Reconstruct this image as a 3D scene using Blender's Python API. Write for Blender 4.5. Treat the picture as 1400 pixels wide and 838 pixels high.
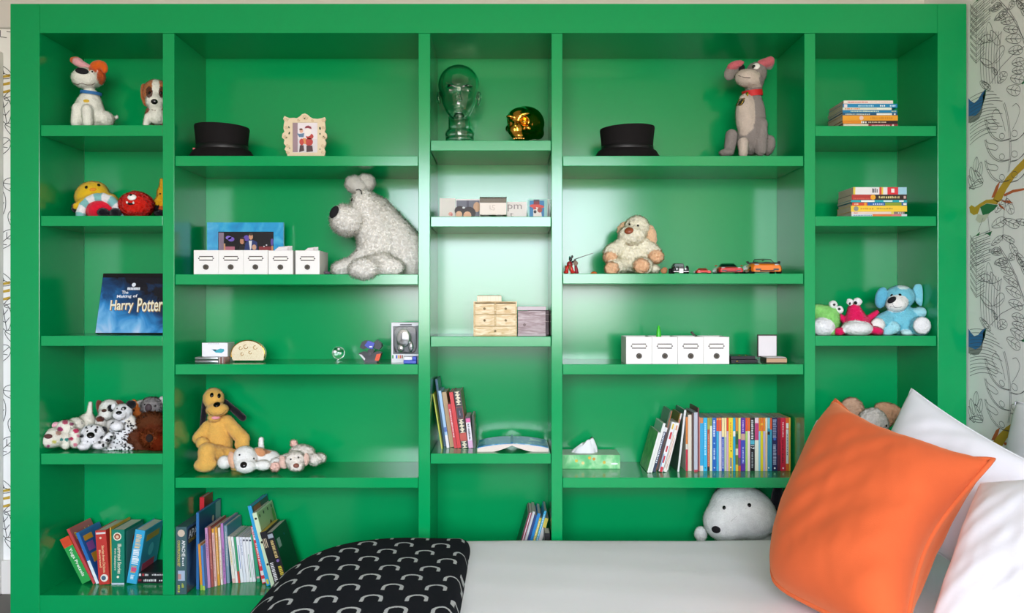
import bpy, bmesh, math, random
import numpy as np
from mathutils import Vector, Matrix
random.seed(7); rng = np.random.default_rng(7)
for o in list(bpy.data.objects): bpy.data.objects.remove(o)
SC = bpy.context.scene; COL = SC.collection
# ---------------------------------------------------------------- measures
F = 2.86                    # camera to the front of the bookcase, metres
K = 0.0024 / F              # metres per image pixel per metre of distance
ZC = 1.044                  # camera height
def S(y=0.0): return K * (F + y)
def W(px, py, y=0.0): s = S(y); return Vector(((px - 700) * s, y, ZC - (py - 419) * s))
def X(px, y=0.0): return (px - 700) * S(y)
def Z(py, y=0.0): return ZC - (py - 419) * S(y)
# ---------------------------------------------------------------- camera
cam = bpy.data.cameras.new('camera'); cam.sensor_width = 36; cam.lens = 36 * F / (1400 * 0.0024)
cam.clip_start = 0.05
camo = bpy.data.objects.new('camera', cam); COL.objects.link(camo)
camo.location = (0, -F, ZC); camo.rotation_euler = (math.pi / 2, 0, 0); SC.camera = camo
# ---------------------------------------------------------------- sky, daylight, exposure
SKY = 21.5
WIN = (-1.25, 1.10, 0.74, 2.34, -5.0)       # window opening: x0 x1 z0 z1, plane y
w = bpy.data.worlds.new('sky'); SC.world = w; w.use_nodes = True
wt = w.node_tree; wb = wt.nodes['Background']; wb.inputs[1].default_value = SKY
wc = wt.nodes.new('ShaderNodeTexCoord'); wx = wt.nodes.new('ShaderNodeSeparateXYZ'); wr_ = wt.nodes.new('ShaderNodeMapRange'); wr_.interpolation_type = 'SMOOTHSTEP'
wr_.inputs[1].default_value = -0.13; wr_.inputs[2].default_value = 0.12
wm = wt.nodes.new('ShaderNodeMix'); wm.data_type = 'RGBA'; wm.inputs[6].default_value = (0.56, 0.47, 0.33, 1); wm.inputs[7].default_value = (0.93, 1.0, 1.14, 1)   # sunlit ground below the horizon, bright cloud above
wt.links.new(wc.outputs['Generated'], wx.inputs[0]); wt.links.new(wx.outputs[2], wr_.inputs[0]); wt.links.new(wr_.outputs[0], wm.inputs[0]); wt.links.new(wm.outputs[2], wb.inputs[0])
pl = bpy.data.lights.new('window_daylight', 'AREA'); pl.shape = 'RECTANGLE'
pl.size = WIN[1] - WIN[0]; pl.size_y = WIN[3] - WIN[2]; pl.energy = 1; pl.cycles.is_portal = True
plo = bpy.data.objects.new('window_daylight', pl); COL.objects.link(plo)
plo.location = ((WIN[0] + WIN[1]) / 2, WIN[4] - 0.02, (WIN[2] + WIN[3]) / 2); plo.rotation_euler = (math.pi / 2, 0, 0)
vs = SC.view_settings; vs.view_transform = 'Standard'; vs.look = 'None'; vs.gamma = 1; vs.use_curve_mapping = False
vs.exposure = 0.10
# ---------------------------------------------------------------- materials
def lin(c):
    if isinstance(c, str): c = tuple(int(c[i:i + 2], 16) for i in (0, 2, 4))
    r = []
    for v in c[:3]:
        v = v / 255.0; r.append(v / 12.92 if v <= 0.04045 else ((v + 0.055) / 1.055) ** 2.4)
    return tuple(r)
MATS = {}
def M(c, rough=0.5, metal=0.0, spec=0.5, bump=0.0, bscale=200.0, var=0.0, vscale=60.0, sheen=0.0, coat=0.0, trans=0.0, ior=1.45, emit=0.0, stint=None):
    key = (c, rough, metal, spec, bump, bscale, var, vscale, sheen, coat, trans, ior, emit, stint)
    if key in MATS: return MATS[key]
    m = bpy.data.materials.new('paint_' + (c if isinstance(c, str) else 'x')); m.use_nodes = True
    nt = m.node_tree; b = nt.nodes['Principled BSDF']; L = lin(c)
    b.inputs['Base Color'].default_value = (*L, 1); b.inputs['Roughness'].default_value = rough
    b.inputs['Metallic'].default_value = metal; b.inputs['Specular IOR Level'].default_value = spec
    b.inputs['Sheen Weight'].default_value = sheen; b.inputs['Sheen Roughness'].default_value = 0.4
    b.inputs['Coat Weight'].default_value = coat; b.inputs['Transmission Weight'].default_value = trans; b.inputs['IOR'].default_value = ior
    if stint: b.inputs['Sheen Tint'].default_value = (*lin(stint), 1)
    if emit: b.inputs['Emission Color'].default_value = (*L, 1); b.inputs['Emission Strength'].default_value = emit
    if var or bump:
        tc = nt.nodes.new('ShaderNodeTexCoord')
    if var:
        n = nt.nodes.new('ShaderNodeTexNoise'); n.inputs['Scale'].default_value = vscale; n.inputs['Detail'].default_value = 4
        nt.links.new(tc.outputs['Object'], n.inputs['Vector'])
        mx = nt.nodes.new('ShaderNodeMix'); mx.data_type = 'RGBA'
        mx.inputs[6].default_value = (*[v * (1 - var) for v in L], 1); mx.inputs[7].default_value = (*[min(1, v * (1 + var)) for v in L], 1)
        nt.links.new(n.outputs['Fac'], mx.inputs[0]); nt.links.new(mx.outputs[2], b.inputs['Base Color'])
    if bump:
        n = nt.nodes.new('ShaderNodeTexNoise'); n.inputs['Scale'].default_value = bscale; n.inputs['Detail'].default_value = 3
        nt.links.new(tc.outputs['Object'], n.inputs['Vector'])
        bp = nt.nodes.new('ShaderNodeBump'); bp.inputs['Strength'].default_value = bump; bp.inputs['Distance'].default_value = 0.004
        nt.links.new(n.outputs['Fac'], bp.inputs['Height']); nt.links.new(bp.outputs[0], b.inputs['Normal'])
    MATS[key] = m; return m
def plush_mat(name, bscale, bump, sheen=0.25):
    m = bpy.data.materials.new(name); m.use_nodes = True; nt = m.node_tree; b = nt.nodes['Principled BSDF']
    at = nt.nodes.new('ShaderNodeVertexColor'); at.layer_name = 'Col'
    tc = nt.nodes.new('ShaderNodeTexCoord')
    n = nt.nodes.new('ShaderNodeTexNoise'); n.inputs['Scale'].default_value = bscale; n.inputs['Detail'].default_value = 4
    nt.links.new(tc.outputs['Object'], n.inputs['Vector'])
    n2 = nt.nodes.new('ShaderNodeTexNoise'); n2.inputs['Scale'].default_value = bscale * 0.16; n2.inputs['Detail'].default_value = 2
    nt.links.new(tc.outputs['Object'], n2.inputs['Vector'])
    ad = nt.nodes.new('ShaderNodeMath'); ad.operation = 'ADD'
    nt.links.new(n.outputs['Fac'], ad.inputs[0]); nt.links.new(n2.outputs['Fac'], ad.inputs[1])
    mr = nt.nodes.new('ShaderNodeMapRange'); mr.inputs[1].default_value = 0.6; mr.inputs[2].default_value = 1.4
    mr.inputs[3].default_value = 0.84; mr.inputs[4].default_value = 1.08; nt.links.new(ad.outputs[0], mr.inputs[0])
    vm = nt.nodes.new('ShaderNodeVectorMath'); vm.operation = 'SCALE'
    nt.links.new(at.outputs['Color'], vm.inputs[0]); nt.links.new(mr.outputs[0], vm.inputs['Scale'])
    nt.links.new(vm.outputs[0], b.inputs['Base Color'])
    b.inputs['Roughness'].default_value = 0.95; b.inputs['Specular IOR Level'].default_value = 0.15
    b.inputs['Sheen Weight'].default_value = sheen; b.inputs['Sheen Roughness'].default_value = 0.5
    bp = nt.nodes.new('ShaderNodeBump'); bp.inputs['Strength'].default_value = bump; bp.inputs['Distance'].default_value = 0.006
    nt.links.new(ad.outputs[0], bp.inputs['Height']); nt.links.new(bp.outputs[0], b.inputs['Normal'])
    return m
PLUSH = plush_mat('short_plush', 260, 0.55)
FLUFF = plush_mat('curly_plush', 150, 1.0)
def pile_mat():
    m = bpy.data.materials.new('plush_pile'); m.use_nodes = True; nt = m.node_tree; out = nt.nodes['Material Output']
    nt.nodes.remove(nt.nodes['Principled BSDF']); at = nt.nodes.new('ShaderNodeVertexColor'); at.layer_name = 'Col'
    d = nt.nodes.new('ShaderNodeBsdfDiffuse'); t = nt.nodes.new('ShaderNodeBsdfTranslucent'); mx = nt.nodes.new('ShaderNodeMixShader'); mx.inputs[0].default_value = 0.5
    nt.links.new(at.outputs[0], d.inputs[0]); nt.links.new(at.outputs[0], t.inputs[0]); nt.links.new(d.outputs[0], mx.inputs[1]); nt.links.new(t.outputs[0], mx.inputs[2]); nt.links.new(mx.outputs[0], out.inputs[0])
    return m
PILE = pile_mat()
def green_paint():
    m = bpy.data.materials.new('green_satin_paint'); m.use_nodes = True; nt = m.node_tree; b = nt.nodes['Principled BSDF']
    b.inputs['Base Color'].default_value = (*lin(GREEN), 1)
    b.inputs['Roughness'].default_value = GREEN_ROUGH; b.inputs['IOR'].default_value = 1.50
    tc = nt.nodes.new('ShaderNodeTexCoord'); n = nt.nodes.new('ShaderNodeTexNoise')
    n.inputs['Scale'].default_value = 90; n.inputs['Detail'].default_value = 2
    nt.links.new(tc.outputs['Object'], n.inputs['Vector'])
    bp = nt.nodes.new('ShaderNodeBump'); bp.inputs['Strength'].default_value = 0.03; bp.inputs['Distance'].default_value = 0.002
    nt.links.new(n.outputs['Fac'], bp.inputs['Height']); nt.links.new(bp.outputs[0], b.inputs['Normal'])
    return m
GREEN = (0, 154, 85); GREEN_ROUGH = 0.155
GP = green_paint()
# ---------------------------------------------------------------- geometry helpers (all in world metres)
def box(x0, x1, y0, y1, z0, z1):
    v = [(x, y, z) for x in (x0, x1) for y in (y0, y1) for z in (z0, z1)]
    return v, [(0, 1, 3, 2), (4, 6, 7, 5), (0, 4, 5, 1), (2, 3, 7, 6), (0, 2, 6, 4), (1, 5, 7, 3)]
def rbox(x0, x1, y0, y1, z0, z1, bev=0.002, seg=2):
    bm = bmesh.new(); v, f = box(x0, x1, y0, y1, z0, z1)
    vs_ = [bm.verts.new(p) for p in v]
    for q in f: bm.faces.new([vs_[i] for i in q])
    bmesh.ops.bevel(bm, geom=bm.edges[:], offset=bev, segments=seg, affect='EDGES', profile=0.5)
    bm.verts.index_update()
    out = [tuple(p.co) for p in bm.verts], [tuple(p.index for p in q.verts) for q in bm.faces]
    bm.free(); return out
def join(gs):
    V, Fc = [], []
    for v, f in gs:
        n = len(V); V += list(v); Fc += [tuple(i + n for i in q) for q in f]
    return V, Fc
def ball(c, r, frame=None, nu=16, nv=10):
    c = Vector(c); V = []; Fc = []
    fr = frame or (Vector((1, 0, 0)), Vector((0, 1, 0)), Vector((0, 0, 1)))
    for j in range(nv + 1):
        t = math.pi * j / nv
        for i in range(nu):
            a = 2 * math.pi * i / nu
            V.append(tuple(c + fr[0] * (r[0] * math.sin(t) * math.cos(a)) + fr[1] * (r[1] * math.sin(t) * math.sin(a)) + fr[2] * (r[2] * math.cos(t))))
    for j in range(nv):
        for i in range(nu):
            k = (i + 1) % nu; Fc.append((j * nu + i, j * nu + k, (j + 1) * nu + k, (j + 1) * nu + i))
    return V, Fc
def tube(pts, r, n=8, closed=False, cap=True):
    pts = [Vector(p) for p in pts]; V = []; Fc = []; m = len(pts); prev = None
    rs = r if isinstance(r, (list, tuple)) else [r] * m
    for i, p in enumerate(pts):
        a = pts[(i - 1) % m] if (closed or i) else p; b = pts[(i + 1) % m] if (closed or i < m - 1) else p
        t = (b - a); t = t.normalized() if t.length > 1e-9 else Vector((0, 0, 1))
        if prev is None:
            u = t.orthogonal().normalized()
        else:
            u = prev - t * prev.dot(t); u = u.normalized() if u.length > 1e-6 else t.orthogonal().normalized()
        prev = u; v = t.cross(u)
        for k in range(n):
            q = 2 * math.pi * k / n; V.append(tuple(p + (u * math.cos(q) + v * math.sin(q)) * rs[i]))
    for i in range(m if closed else m - 1):
        j = (i + 1) % m
        for k in range(n):
            l = (k + 1) % n; Fc.append((i * n + k, i * n + l, j * n + l, j * n + k))
    if cap and not closed: Fc += [tuple(range(n))[::-1], tuple((m - 1) * n + k for k in range(n))]
    return V, Fc
def prism(poly, y0, y1):                       # polygon in (x, z), extruded along y
    n = len(poly); V = [(x, y0, z) for x, z in poly] + [(x, y1, z) for x, z in poly]
    return V, [tuple(range(n)), tuple(range(2 * n - 1, n - 1, -1))] + [(i, i + n, (i + 1) % n + n, (i + 1) % n) for i in range(n)]
def lathe(c, prof, n=32, sx=1.0, sy=1.0, cap=True):
    V = []; Fc = []; m = len(prof)
    for r, z in prof:
        for k in range(n):
            a = 2 * math.pi * k / n; V.append((c[0] + r * sx * math.cos(a), c[1] + r * sy * math.sin(a), c[2] + z))
    for i in range(m - 1):
        for k in range(n):
            l = (k + 1) % n; Fc.append((i * n + k, i * n + l, (i + 1) * n + l, (i + 1) * n + k))
    if cap: Fc += [tuple(range(n))[::-1], tuple((m - 1) * n + k for k in range(n))]
    return V, Fc
def cyl(c, r, axis, h, n=20):
    c = Vector(c); a = Vector(axis).normalized(); return tube([c - a * h / 2, c + a * h / 2], r, n)
def xf(g, mat):                                 # transform geometry
    return [tuple(mat @ Vector(p)) for p in g[0]], g[1]
def disc(px, py, rx, ry, y, n=20, th=0.0012, rot=0):   # thin upright disc facing the room
    s = S(y); c = W(px, py, y); a = math.radians(rot); P = []
    for k in range(n):
        t = 2 * math.pi * k / n; u = rx * s * math.cos(t); v = ry * s * math.sin(t)
        P.append((c.x + u * math.cos(a) - v * math.sin(a), c.z + u * math.sin(a) + v * math.cos(a)))
    return prism(P, y - th, y)
def rect(px0, py0, px1, py1, y, th=0.0012):
    a = W(px0, py0, y); b = W(px1, py1, y); return box(min(a.x, b.x), max(a.x, b.x), y - th, y, min(a.z, b.z), max(a.z, b.z))
def poly(pts, y, th=0.0012):
    return prism([(W(x, z, y).x, W(x, z, y).z) for x, z in pts], y - th, y)
ORG = {}
def link(o, parent=None):
    COL.objects.link(o)
    if parent is not None: o.parent = parent
    ORG[o.name] = ORG[parent.name] if parent is not None else Vector((0, 0, 0))
    return o
def obj(name, g, m, parent=None, smooth=False, label=None):
    if isinstance(g, list): g = join(g)
    org = ORG[parent.name] if parent is not None else Vector((0, 0, 0))
    me = bpy.data.meshes.new(name)
    me.from_pydata([(p[0] - org.x, p[1] - org.y, p[2] - org.z) for p in g[0]], [], g[1]); me.validate()
    bm = bmesh.new(); bm.from_mesh(me); bmesh.ops.recalc_face_normals(bm, faces=bm.faces[:]); bm.to_mesh(me); bm.free()
    me.materials.append(m)
    if smooth:
        me.polygons.foreach_set('use_smooth', [True] * len(me.polygons))
        if smooth == 'auto': me.set_sharp_from_angle(angle=math.radians(40))
    o = bpy.data.objects.new(name, me); link(o, parent)
    if label: o['label'] = label
    return o
def tag(o, label, cat, group=None):
    o['label'] = label; o['category'] = cat
    if group: o['group'] = group
    return o
def thing(name, label, cat, loc, group=None):
    o = bpy.data.objects.new(name, None); o.empty_display_size = 0.02; o.location = Vector(loc); COL.objects.link(o)
    ORG[o.name] = Vector(loc); return tag(o, label, cat, group)
def struct(name, g, m, parent=None, label=None, smooth=False):
    o = obj(name, g, m, parent, smooth, label)
    if parent is None: o['kind'] = 'structure'
    return o
TXT = {}
def text_geo(s, bold=0.0):
    if (s, bold) in TXT: return TXT[(s, bold)]
    c = bpy.data.curves.new('t', 'FONT'); c.body = s; c.size = 1; c.resolution_u = 2; c.offset = bold; c.fill_mode = 'FRONT'
    o = bpy.data.objects.new('t', c); me = o.to_mesh()
    V = [tuple(v.co) for v in me.vertices]; Fc = [tuple(p.vertices) for p in me.polygons]
    o.to_mesh_clear(); bpy.data.objects.remove(o); bpy.data.curves.remove(c)
    xs = [v[0] for v in V]; ys = [v[1] for v in V]; bb = (min(xs), max(xs), min(ys), max(ys))
    TXT[(s, bold)] = (V, Fc, bb); return TXT[(s, bold)]
def text_fit(s, w_, h_, bold=0.0):             # centred text scaled to w_ x h_, in a (u, v) plane
    V, Fc, (a, b, c, d) = text_geo(s, bold)
    return [((p[0] - (a + b) / 2) / (b - a) * w_, (p[1] - (c + d) / 2) / (d - c) * h_) for p in V], Fc
def text_front(s, px0, py0, px1, py1, y, bold=0.01, tilt=0.0):   # lettering on an upright face
    a = W(px0, py0, y); b = W(px1, py1, y); uv, Fc = text_fit(s, b.x - a.x, a.z - b.z, bold)
    cx, cz = (a.x + b.x) / 2, (a.z + b.z) / 2
    return [(cx + u, y + tilt * v, cz + v) for u, v in uv], Fc
def srgb_noise_mat(name, stops, scale, rough=0.35, detail=5, distort=0.5, stretch=(1, 1, 1)):
    m = bpy.data.materials.new(name); m.use_nodes = True; nt = m.node_tree; b = nt.nodes['Principled BSDF']
    tc = nt.nodes.new('ShaderNodeTexCoord'); mp = nt.nodes.new('ShaderNodeMapping'); mp.inputs['Scale'].default_value = stretch
    n = nt.nodes.new('ShaderNodeTexNoise'); n.inputs['Scale'].default_value = scale; n.inputs['Detail'].default_value = detail
    n.inputs['Distortion'].default_value = distort
    cr = nt.nodes.new('ShaderNodeValToRGB'); el = cr.color_ramp.elements
    while len(el) > 1: el.remove(el[0])
    el[0].position = stops[0][0]; el[0].color = (*lin(stops[0][1]), 1)
    for p, c in stops[1:]:
        e = el.new(p); e.color = (*lin(c), 1)
    nt.links.new(tc.outputs['Object'], mp.inputs[0]); nt.links.new(mp.outputs[0], n.inputs['Vector'])
    nt.links.new(n.outputs['Fac'], cr.inputs[0]); nt.links.new(cr.outputs[0], b.inputs['Base Color'])
    b.inputs['Roughness'].default_value = rough
    return m
# ---------------------------------------------------------------- soft toys: smooth blends of rounded volumes, meshed on a grid
def f_ell(c, r, ax):
    c = np.array(c, np.float32); r = np.array(r, np.float32); A = np.array(ax, np.float32)
    def f(P):
        q = (P - c) @ A.T
        a = np.sqrt(((q / r) ** 2).sum(1)) + 1e-9; b = np.sqrt(((q / (r * r)) ** 2).sum(1)) + 1e-9
        return a * (a - 1) / b
    return f
def f_cap(p0, p1, r0, r1):
    p0 = np.array(p0, np.float32); d = np.array(p1, np.float32) - p0; L = float((d * d).sum()) + 1e-12
    def f(P):
        q = P - p0; t = np.clip((q @ d) / L, 0, 1)
        return np.sqrt(((q - t[:, None] * d) ** 2).sum(1)) - (r0 + (r1 - r0) * t)
    return f
def smin(a, b, k):
    h = np.clip(0.5 + 0.5 * (b - a) / k, 0, 1); return b * (1 - h) + a * h - k * h * (1 - h)
def surface_net(D, org, vox):
    nx, ny, nz = D.shape; ins = D < 0
    c = np.zeros((nx - 1, ny - 1, nz - 1), np.int8)
    for i in (0, 1):
        for j in (0, 1):
            for k in (0, 1): c += ins[i:nx - 1 + i, j:ny - 1 + j, k:nz - 1 + k]
    act = (c > 0) & (c < 8); I = np.argwhere(act); idx = np.full(act.shape, -1, np.int64); idx[act] = np.arange(len(I))
    acc = np.zeros((len(I), 3)); cnt = np.zeros(len(I))
    co = [(0, 0, 0), (1, 0, 0), (0, 1, 0), (1, 1, 0), (0, 0, 1), (1, 0, 1), (0, 1, 1), (1, 1, 1)]
    val = [D[I[:, 0] + a, I[:, 1] + b, I[:, 2] + d] for a, b, d in co]
    for e0, e1 in ((0, 1), (2, 3), (4, 5), (6, 7), (0, 2), (1, 3), (4, 6), (5, 7), (0, 4), (1, 5), (2, 6), (3, 7)):
        m = (val[e0] < 0) != (val[e1] < 0); t = np.where(m, val[e0] / np.where(m, val[e0] - val[e1], 1), 0)
        p = np.array(co[e0]) + t[:, None] * (np.array(co[e1]) - np.array(co[e0]))
        acc += p * m[:, None]; cnt += m
    V = (I + acc / cnt[:, None]) * vox + org
    Q = []
    for ax in range(3):
        u, v = (ax + 1) % 3, (ax + 2) % 3
        a = [slice(None)] * 3; b = [slice(None)] * 3; a[ax] = slice(0, -1); b[ax] = slice(1, None)
        s0, s1 = ins[tuple(a)], ins[tuple(b)]
        for sgn, mk in ((1, s0 & ~s1), (-1, ~s0 & s1)):
            E = np.argwhere(mk); E = E[(E[:, u] > 0) & (E[:, v] > 0) & (E[:, u] < D.shape[u] - 1) & (E[:, v] < D.shape[v] - 1)]
            if not len(E): continue
            def cell(du, dv):
                q = E.copy(); q[:, u] -= du; q[:, v] -= dv; return idx[q[:, 0], q[:, 1], q[:, 2]]
            f = np.stack([cell(1, 1), cell(0, 1), cell(0, 0), cell(1, 0)], 1)
            Q.append(f if sgn > 0 else f[:, ::-1])
    return V, np.concatenate(Q)
BAYS = {1: (54, 222), 2: (238, 572), 3: (588, 754), 4: (769, 1100), 5: (1115, 1282)}
TOYS = {}
def tl(c): return tuple(min(0.88, v * 1.14) for v in lin(c))
class Toy:
    def __init__(s, name, label, y, base, bay, cat='soft toy', group=None, k=4.0, overhang=False, mat=None, at=None, top=None):
        s.y = y; s.s = S(y); s.zs = Z(base, 0.006); s.k = k * s.s; s.groups = {'body': []}; s.subs = []; s.paints = []
        s.x0 = X(BAYS[bay][0]) + 0.002; s.x1 = X(BAYS[bay][1]) - 0.002; s.over = overhang; s.mat = mat or PLUSH
        s.args = (name, label, cat, group); s.at = at; s.key = (bay, base); s.ztop = Z(top, 0.006) - 0.0015 if top else 9.0; s.others = []; s.bb = [np.full(3, 9.0), np.full(3, -9.0)]
    def _bb(s, c, r):
        c = np.array(c); s.bb[0] = np.minimum(s.bb[0], c - r); s.bb[1] = np.maximum(s.bb[1], c + r)
    def e(s, cx, cy, rx, ry, col, dy=0.0, rd=None, rot=0, g='body', k=None, sub=False):
        c = W(cx, cy, s.y + dy); rd = (rx + ry) / 2 if rd is None else rd; a = math.radians(rot); q = s.s
        ax = [(math.cos(a), 0, math.sin(a)), (0, 1, 0), (-math.sin(a), 0, math.cos(a))]
        it = (f_ell(c, (rx * q, rd * q, ry * q), ax), tl(col) if col else None, (k * q if k is not None else None), np.array(c), max(rx, ry, rd) * q)
        if sub: s.subs.append((g, it)); return s
        s.groups.setdefault(g, []).append(it); s._bb(c, max(rx, ry, rd) * q); return s
    def c(s, x0, y0, r0, x1, y1, r1, col, d0=0.0, d1=None, g='body', k=None):
        d1 = d0 if d1 is None else d1; p0 = W(x0, y0, s.y + d0); p1 = W(x1, y1, s.y + d1); q = s.s
        it = (f_cap(p0, p1, r0 * q, r1 * q), tl(col), (k * q if k is not None else None), np.array((p0 + p1) / 2), (p1 - p0).length / 2 + max(r0, r1) * q)
        s.groups.setdefault(g, []).append(it); s._bb(p0, r0 * q); s._bb(p1, r1 * q); return s
    def p(s, cx, cy, rx, ry, col, rot=0):       # a patch of another colour of cloth
        s.paints.append((cx, cy, rx, ry, tl(col), rot)); return s
    def clip(s, P, d):
        fl = s.zs + 0.0004 - P[:, 2]
        if s.over: fl = np.where(P[:, 1] < 0.002, -1.0, fl)
        return np.maximum.reduce([d, fl, P[:, 2] - s.ztop, P[:, 1] - 0.295, s.x0 - P[:, 0], P[:, 0] - s.x1])
    def ev(s, g, P, want=False, raw=False):
        d = None; best = None; ci = None
        for i, (f, col, k, c, r) in enumerate(s.groups[g]):
            v = f(P)
            if want:
                if best is None: best = v.copy(); ci = np.zeros(len(P), int)
                else:
                    m = v < best; best = np.where(m, v, best); ci[m] = i
            d = v if d is None else smin(d, v, k if k is not None else s.k)
        for gg, (f, col, k, c, r) in s.subs:
            if gg == g: kk = k if k is not None else s.k * 0.5; d = -smin(-d, f(P), kk)
        d = s.clip(P, d)
        for o_ in (s.others if not raw else ()):
            m_ = np.all((P > o_.bb[0] - 0.004) & (P < o_.bb[1] + 0.004), 1)
            if m_.any(): d[m_] = np.maximum(d[m_], 0.0012 - o_.all(P[m_], True))
        return (d, ci) if want else d
    def all(s, P, raw=False):
        return np.minimum.reduce([s.ev(g, P, False, raw) for g in s.groups if s.groups[g]])
    def surf(s, px, py):
        o = np.array([0, -F, ZC], np.float32); d = np.array(W(px, py, 0) - Vector((0, -F, ZC)), np.float32); d /= np.linalg.norm(d)
        t = F + s.bb[0][1] - 0.02; t = max(t, 1.5)
        ok = False
        for _ in range(160):
            v = float(s.all((o + d * t)[None])[0])
            if v < 0.0004: ok = True; break
            t += max(v * 0.7, 0.0003)
            if t > 3.7: break
        if not ok: p = np.array(W(px, py, s.y)); return Vector(p), Vector((0, -1, 0))
        p = o + d * t; e = 0.0015; n = []
        for a in range(3):
            q = np.zeros(3, np.float32); q[a] = e; n.append(float(s.all((p + q)[None])[0] - s.all((p - q)[None])[0]))
        n = Vector(n); n = n.normalized() if n.length > 1e-9 else Vector((0, -1, 0))
        if n.y > -0.1: n = (n + Vector((0, -0.8, 0))).normalized()
        return Vector(p), n
    def build(s, vox=None, fur=None):
        fur = fur or {'n': 7000, 'len': 0.0045, 'w': 0.0009, 'on': ('body',)}
        if s.at is not None: loc = W(s.at, 419, s.y); loc.z = s.zs
        else: loc = Vector((float((s.bb[0][0] + s.bb[1][0]) / 2), s.y, s.zs))
        s.root = thing(s.args[0], s.args[1], s.args[2], loc, s.args[3])
        s.others = [o_ for o_ in TOYS.get(s.key, []) if np.all(o_.bb[0] < s.bb[1]) and np.all(s.bb[0] < o_.bb[1])]; TOYS.setdefault(s.key, []).append(s)
        size = float((s.bb[1] - s.bb[0]).max()); vox = vox or max(0.0017, min(0.0042, size / 62))
        s.meshes = {}
        for g, its in s.groups.items():
            if not its: continue
            lo = np.min([c - r for _, _, _, c, r in its], 0) - 3 * vox; hi = np.max([c + r for _, _, _, c, r in its], 0) + 3 * vox
            lo[2] = max(lo[2], s.zs - 3 * vox) if not s.over else lo[2]; hi[1] = min(hi[1], 0.295 + 3 * vox)
            lo[0] = max(lo[0], s.x0 - 3 * vox); hi[0] = min(hi[0], s.x1 + 3 * vox)
            vx = vox if g == 'body' else max(0.0013, min(vox, float((hi - lo).max()) / 26))
            n = np.ceil((hi - lo) / vx).astype(int) + 1
            gx = [lo[a] + np.arange(n[a]) * vx for a in range(3)]
            P = np.stack(np.meshgrid(*gx, indexing='ij'), -1).reshape(-1, 3).astype(np.float32)
            D = s.ev(g, P).reshape(n)
            V, Q = surface_net(D.astype(np.float64), lo, vx)
            _, ci = s.ev(g, V.astype(np.float32), True); cols = np.array([it[1] for it in its])[ci]
            px = 700 + V[:, 0] / (K * (F + V[:, 1])); py = 419 - (V[:, 2] - ZC) / (K * (F + V[:, 1]))
            if g == 'body' or g.startswith('ear'):
                for cx, cy, rx, ry, col, rot in s.paints:
                    a = math.radians(rot); u = (px - cx) * math.cos(a) - (py - cy) * math.sin(a); v = (px - cx) * math.sin(a) + (py - cy) * math.cos(a)
                    m = ((u / rx) ** 2 + (v / ry) ** 2 < 1) & (V[:, 1] < s.y + 0.03); cols[m] = col
            lump = 0.0018 if s.mat is FLUFF else 0.0007
            nv = np.zeros_like(V); fa = np.cross(V[Q[:, 2]] - V[Q[:, 0]], V[Q[:, 3]] - V[Q[:, 1]])
            for q_ in range(4): np.add.at(nv, Q[:, q_], fa)
            nv /= np.linalg.norm(nv, axis=1)[:, None] + 1e-12; w_ = np.zeros(len(V)); rs = np.random.default_rng(3); fq = 330.0 if s.mat is FLUFF else 420.0
            for q_ in range(7): dr = rs.normal(0, 1, 3); dr /= np.linalg.norm(dr); dr2 = rs.normal(0, 1, 3); dr2 /= np.linalg.norm(dr2); w_ += np.sin(V @ dr * fq * rs.uniform(0.5, 1.3) + q_) * np.sin(V @ dr2 * fq * rs.uniform(0.4, 1.1) + 2 * q_)
            keep = (V[:, 2] > s.zs + 0.004) & (V[:, 0] > s.x0 + 0.004) & (V[:, 0] < s.x1 - 0.004) & (V[:, 1] < 0.290) & (V[:, 2] < s.ztop - 0.004)
            V = V + nv * (w_ / 2.6 * lump * keep)[:, None]
            name = ''.join(ch for ch in g if not ch.isdigit()); me = bpy.data.meshes.new(name)
            me.from_pydata((V - np.array(loc)).tolist(), [], Q.tolist())
            at = me.color_attributes.new('Col', 'FLOAT_COLOR', 'POINT')
            at.data.foreach_set('color', np.concatenate([cols, np.ones((len(V), 1))], 1).astype(np.float32).ravel())
            me.polygons.foreach_set('use_smooth', [True] * len(me.polygons)); me.materials.append(s.mat)
            o = bpy.data.objects.new(name, me); link(o, s.root); s.meshes[g] = (o, V, Q, cols)
            if fur and g in fur.get('on', ('body',)): s.fur(g, fur['n'], fur['len'], fur.get('w', 0.0011))
        return s
    def fur(s, g, n, ln, wd):
        o, V, Q, cols = s.meshes[g]; A, B, C = V[Q[:, 0]], V[Q[:, 1]], V[Q[:, 2]]
        nr = np.cross(B - A, C - A); ar = np.linalg.norm(nr, axis=1); nr /= ar[:, None] + 1e-12
        f = rng.choice(len(Q), n, p=ar / ar.sum()); u, v = rng.random(n), rng.random(n)
        Dd = V[Q[f, 3]]; base = (A[f] * (1 - u[:, None]) + B[f] * u[:, None]) * (1 - v[:, None]) + (Dd * (1 - u[:, None]) + C[f] * u[:, None]) * v[:, None]
        tg = rng.normal(0, 1, (n, 3)); tg -= nr[f] * (tg * nr[f]).sum(1)[:, None]; tg /= np.linalg.norm(tg, axis=1)[:, None] + 1e-9
        d = nr[f] * 0.75 + tg * 0.7 + np.array([0, 0, -0.2]); d /= np.linalg.norm(d, axis=1)[:, None]
        sd = np.cross(d, nr[f]); sd /= np.linalg.norm(sd, axis=1)[:, None] + 1e-9
        L = ln * rng.uniform(0.5, 1.2, n)[:, None]; tip = base + d * L; base = base - nr[f] * 0.001
        tip[:, 2] = np.maximum(tip[:, 2], s.zs + 0.0005) if not s.over else tip[:, 2]; tip[:, 1] = np.minimum(tip[:, 1], 0.2955); tip[:, 2] = np.minimum(tip[:, 2], s.ztop + 0.0005)
        tip[:, 0] = np.clip(tip[:, 0], s.x0 - 0.001, s.x1 + 0.001)
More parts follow.
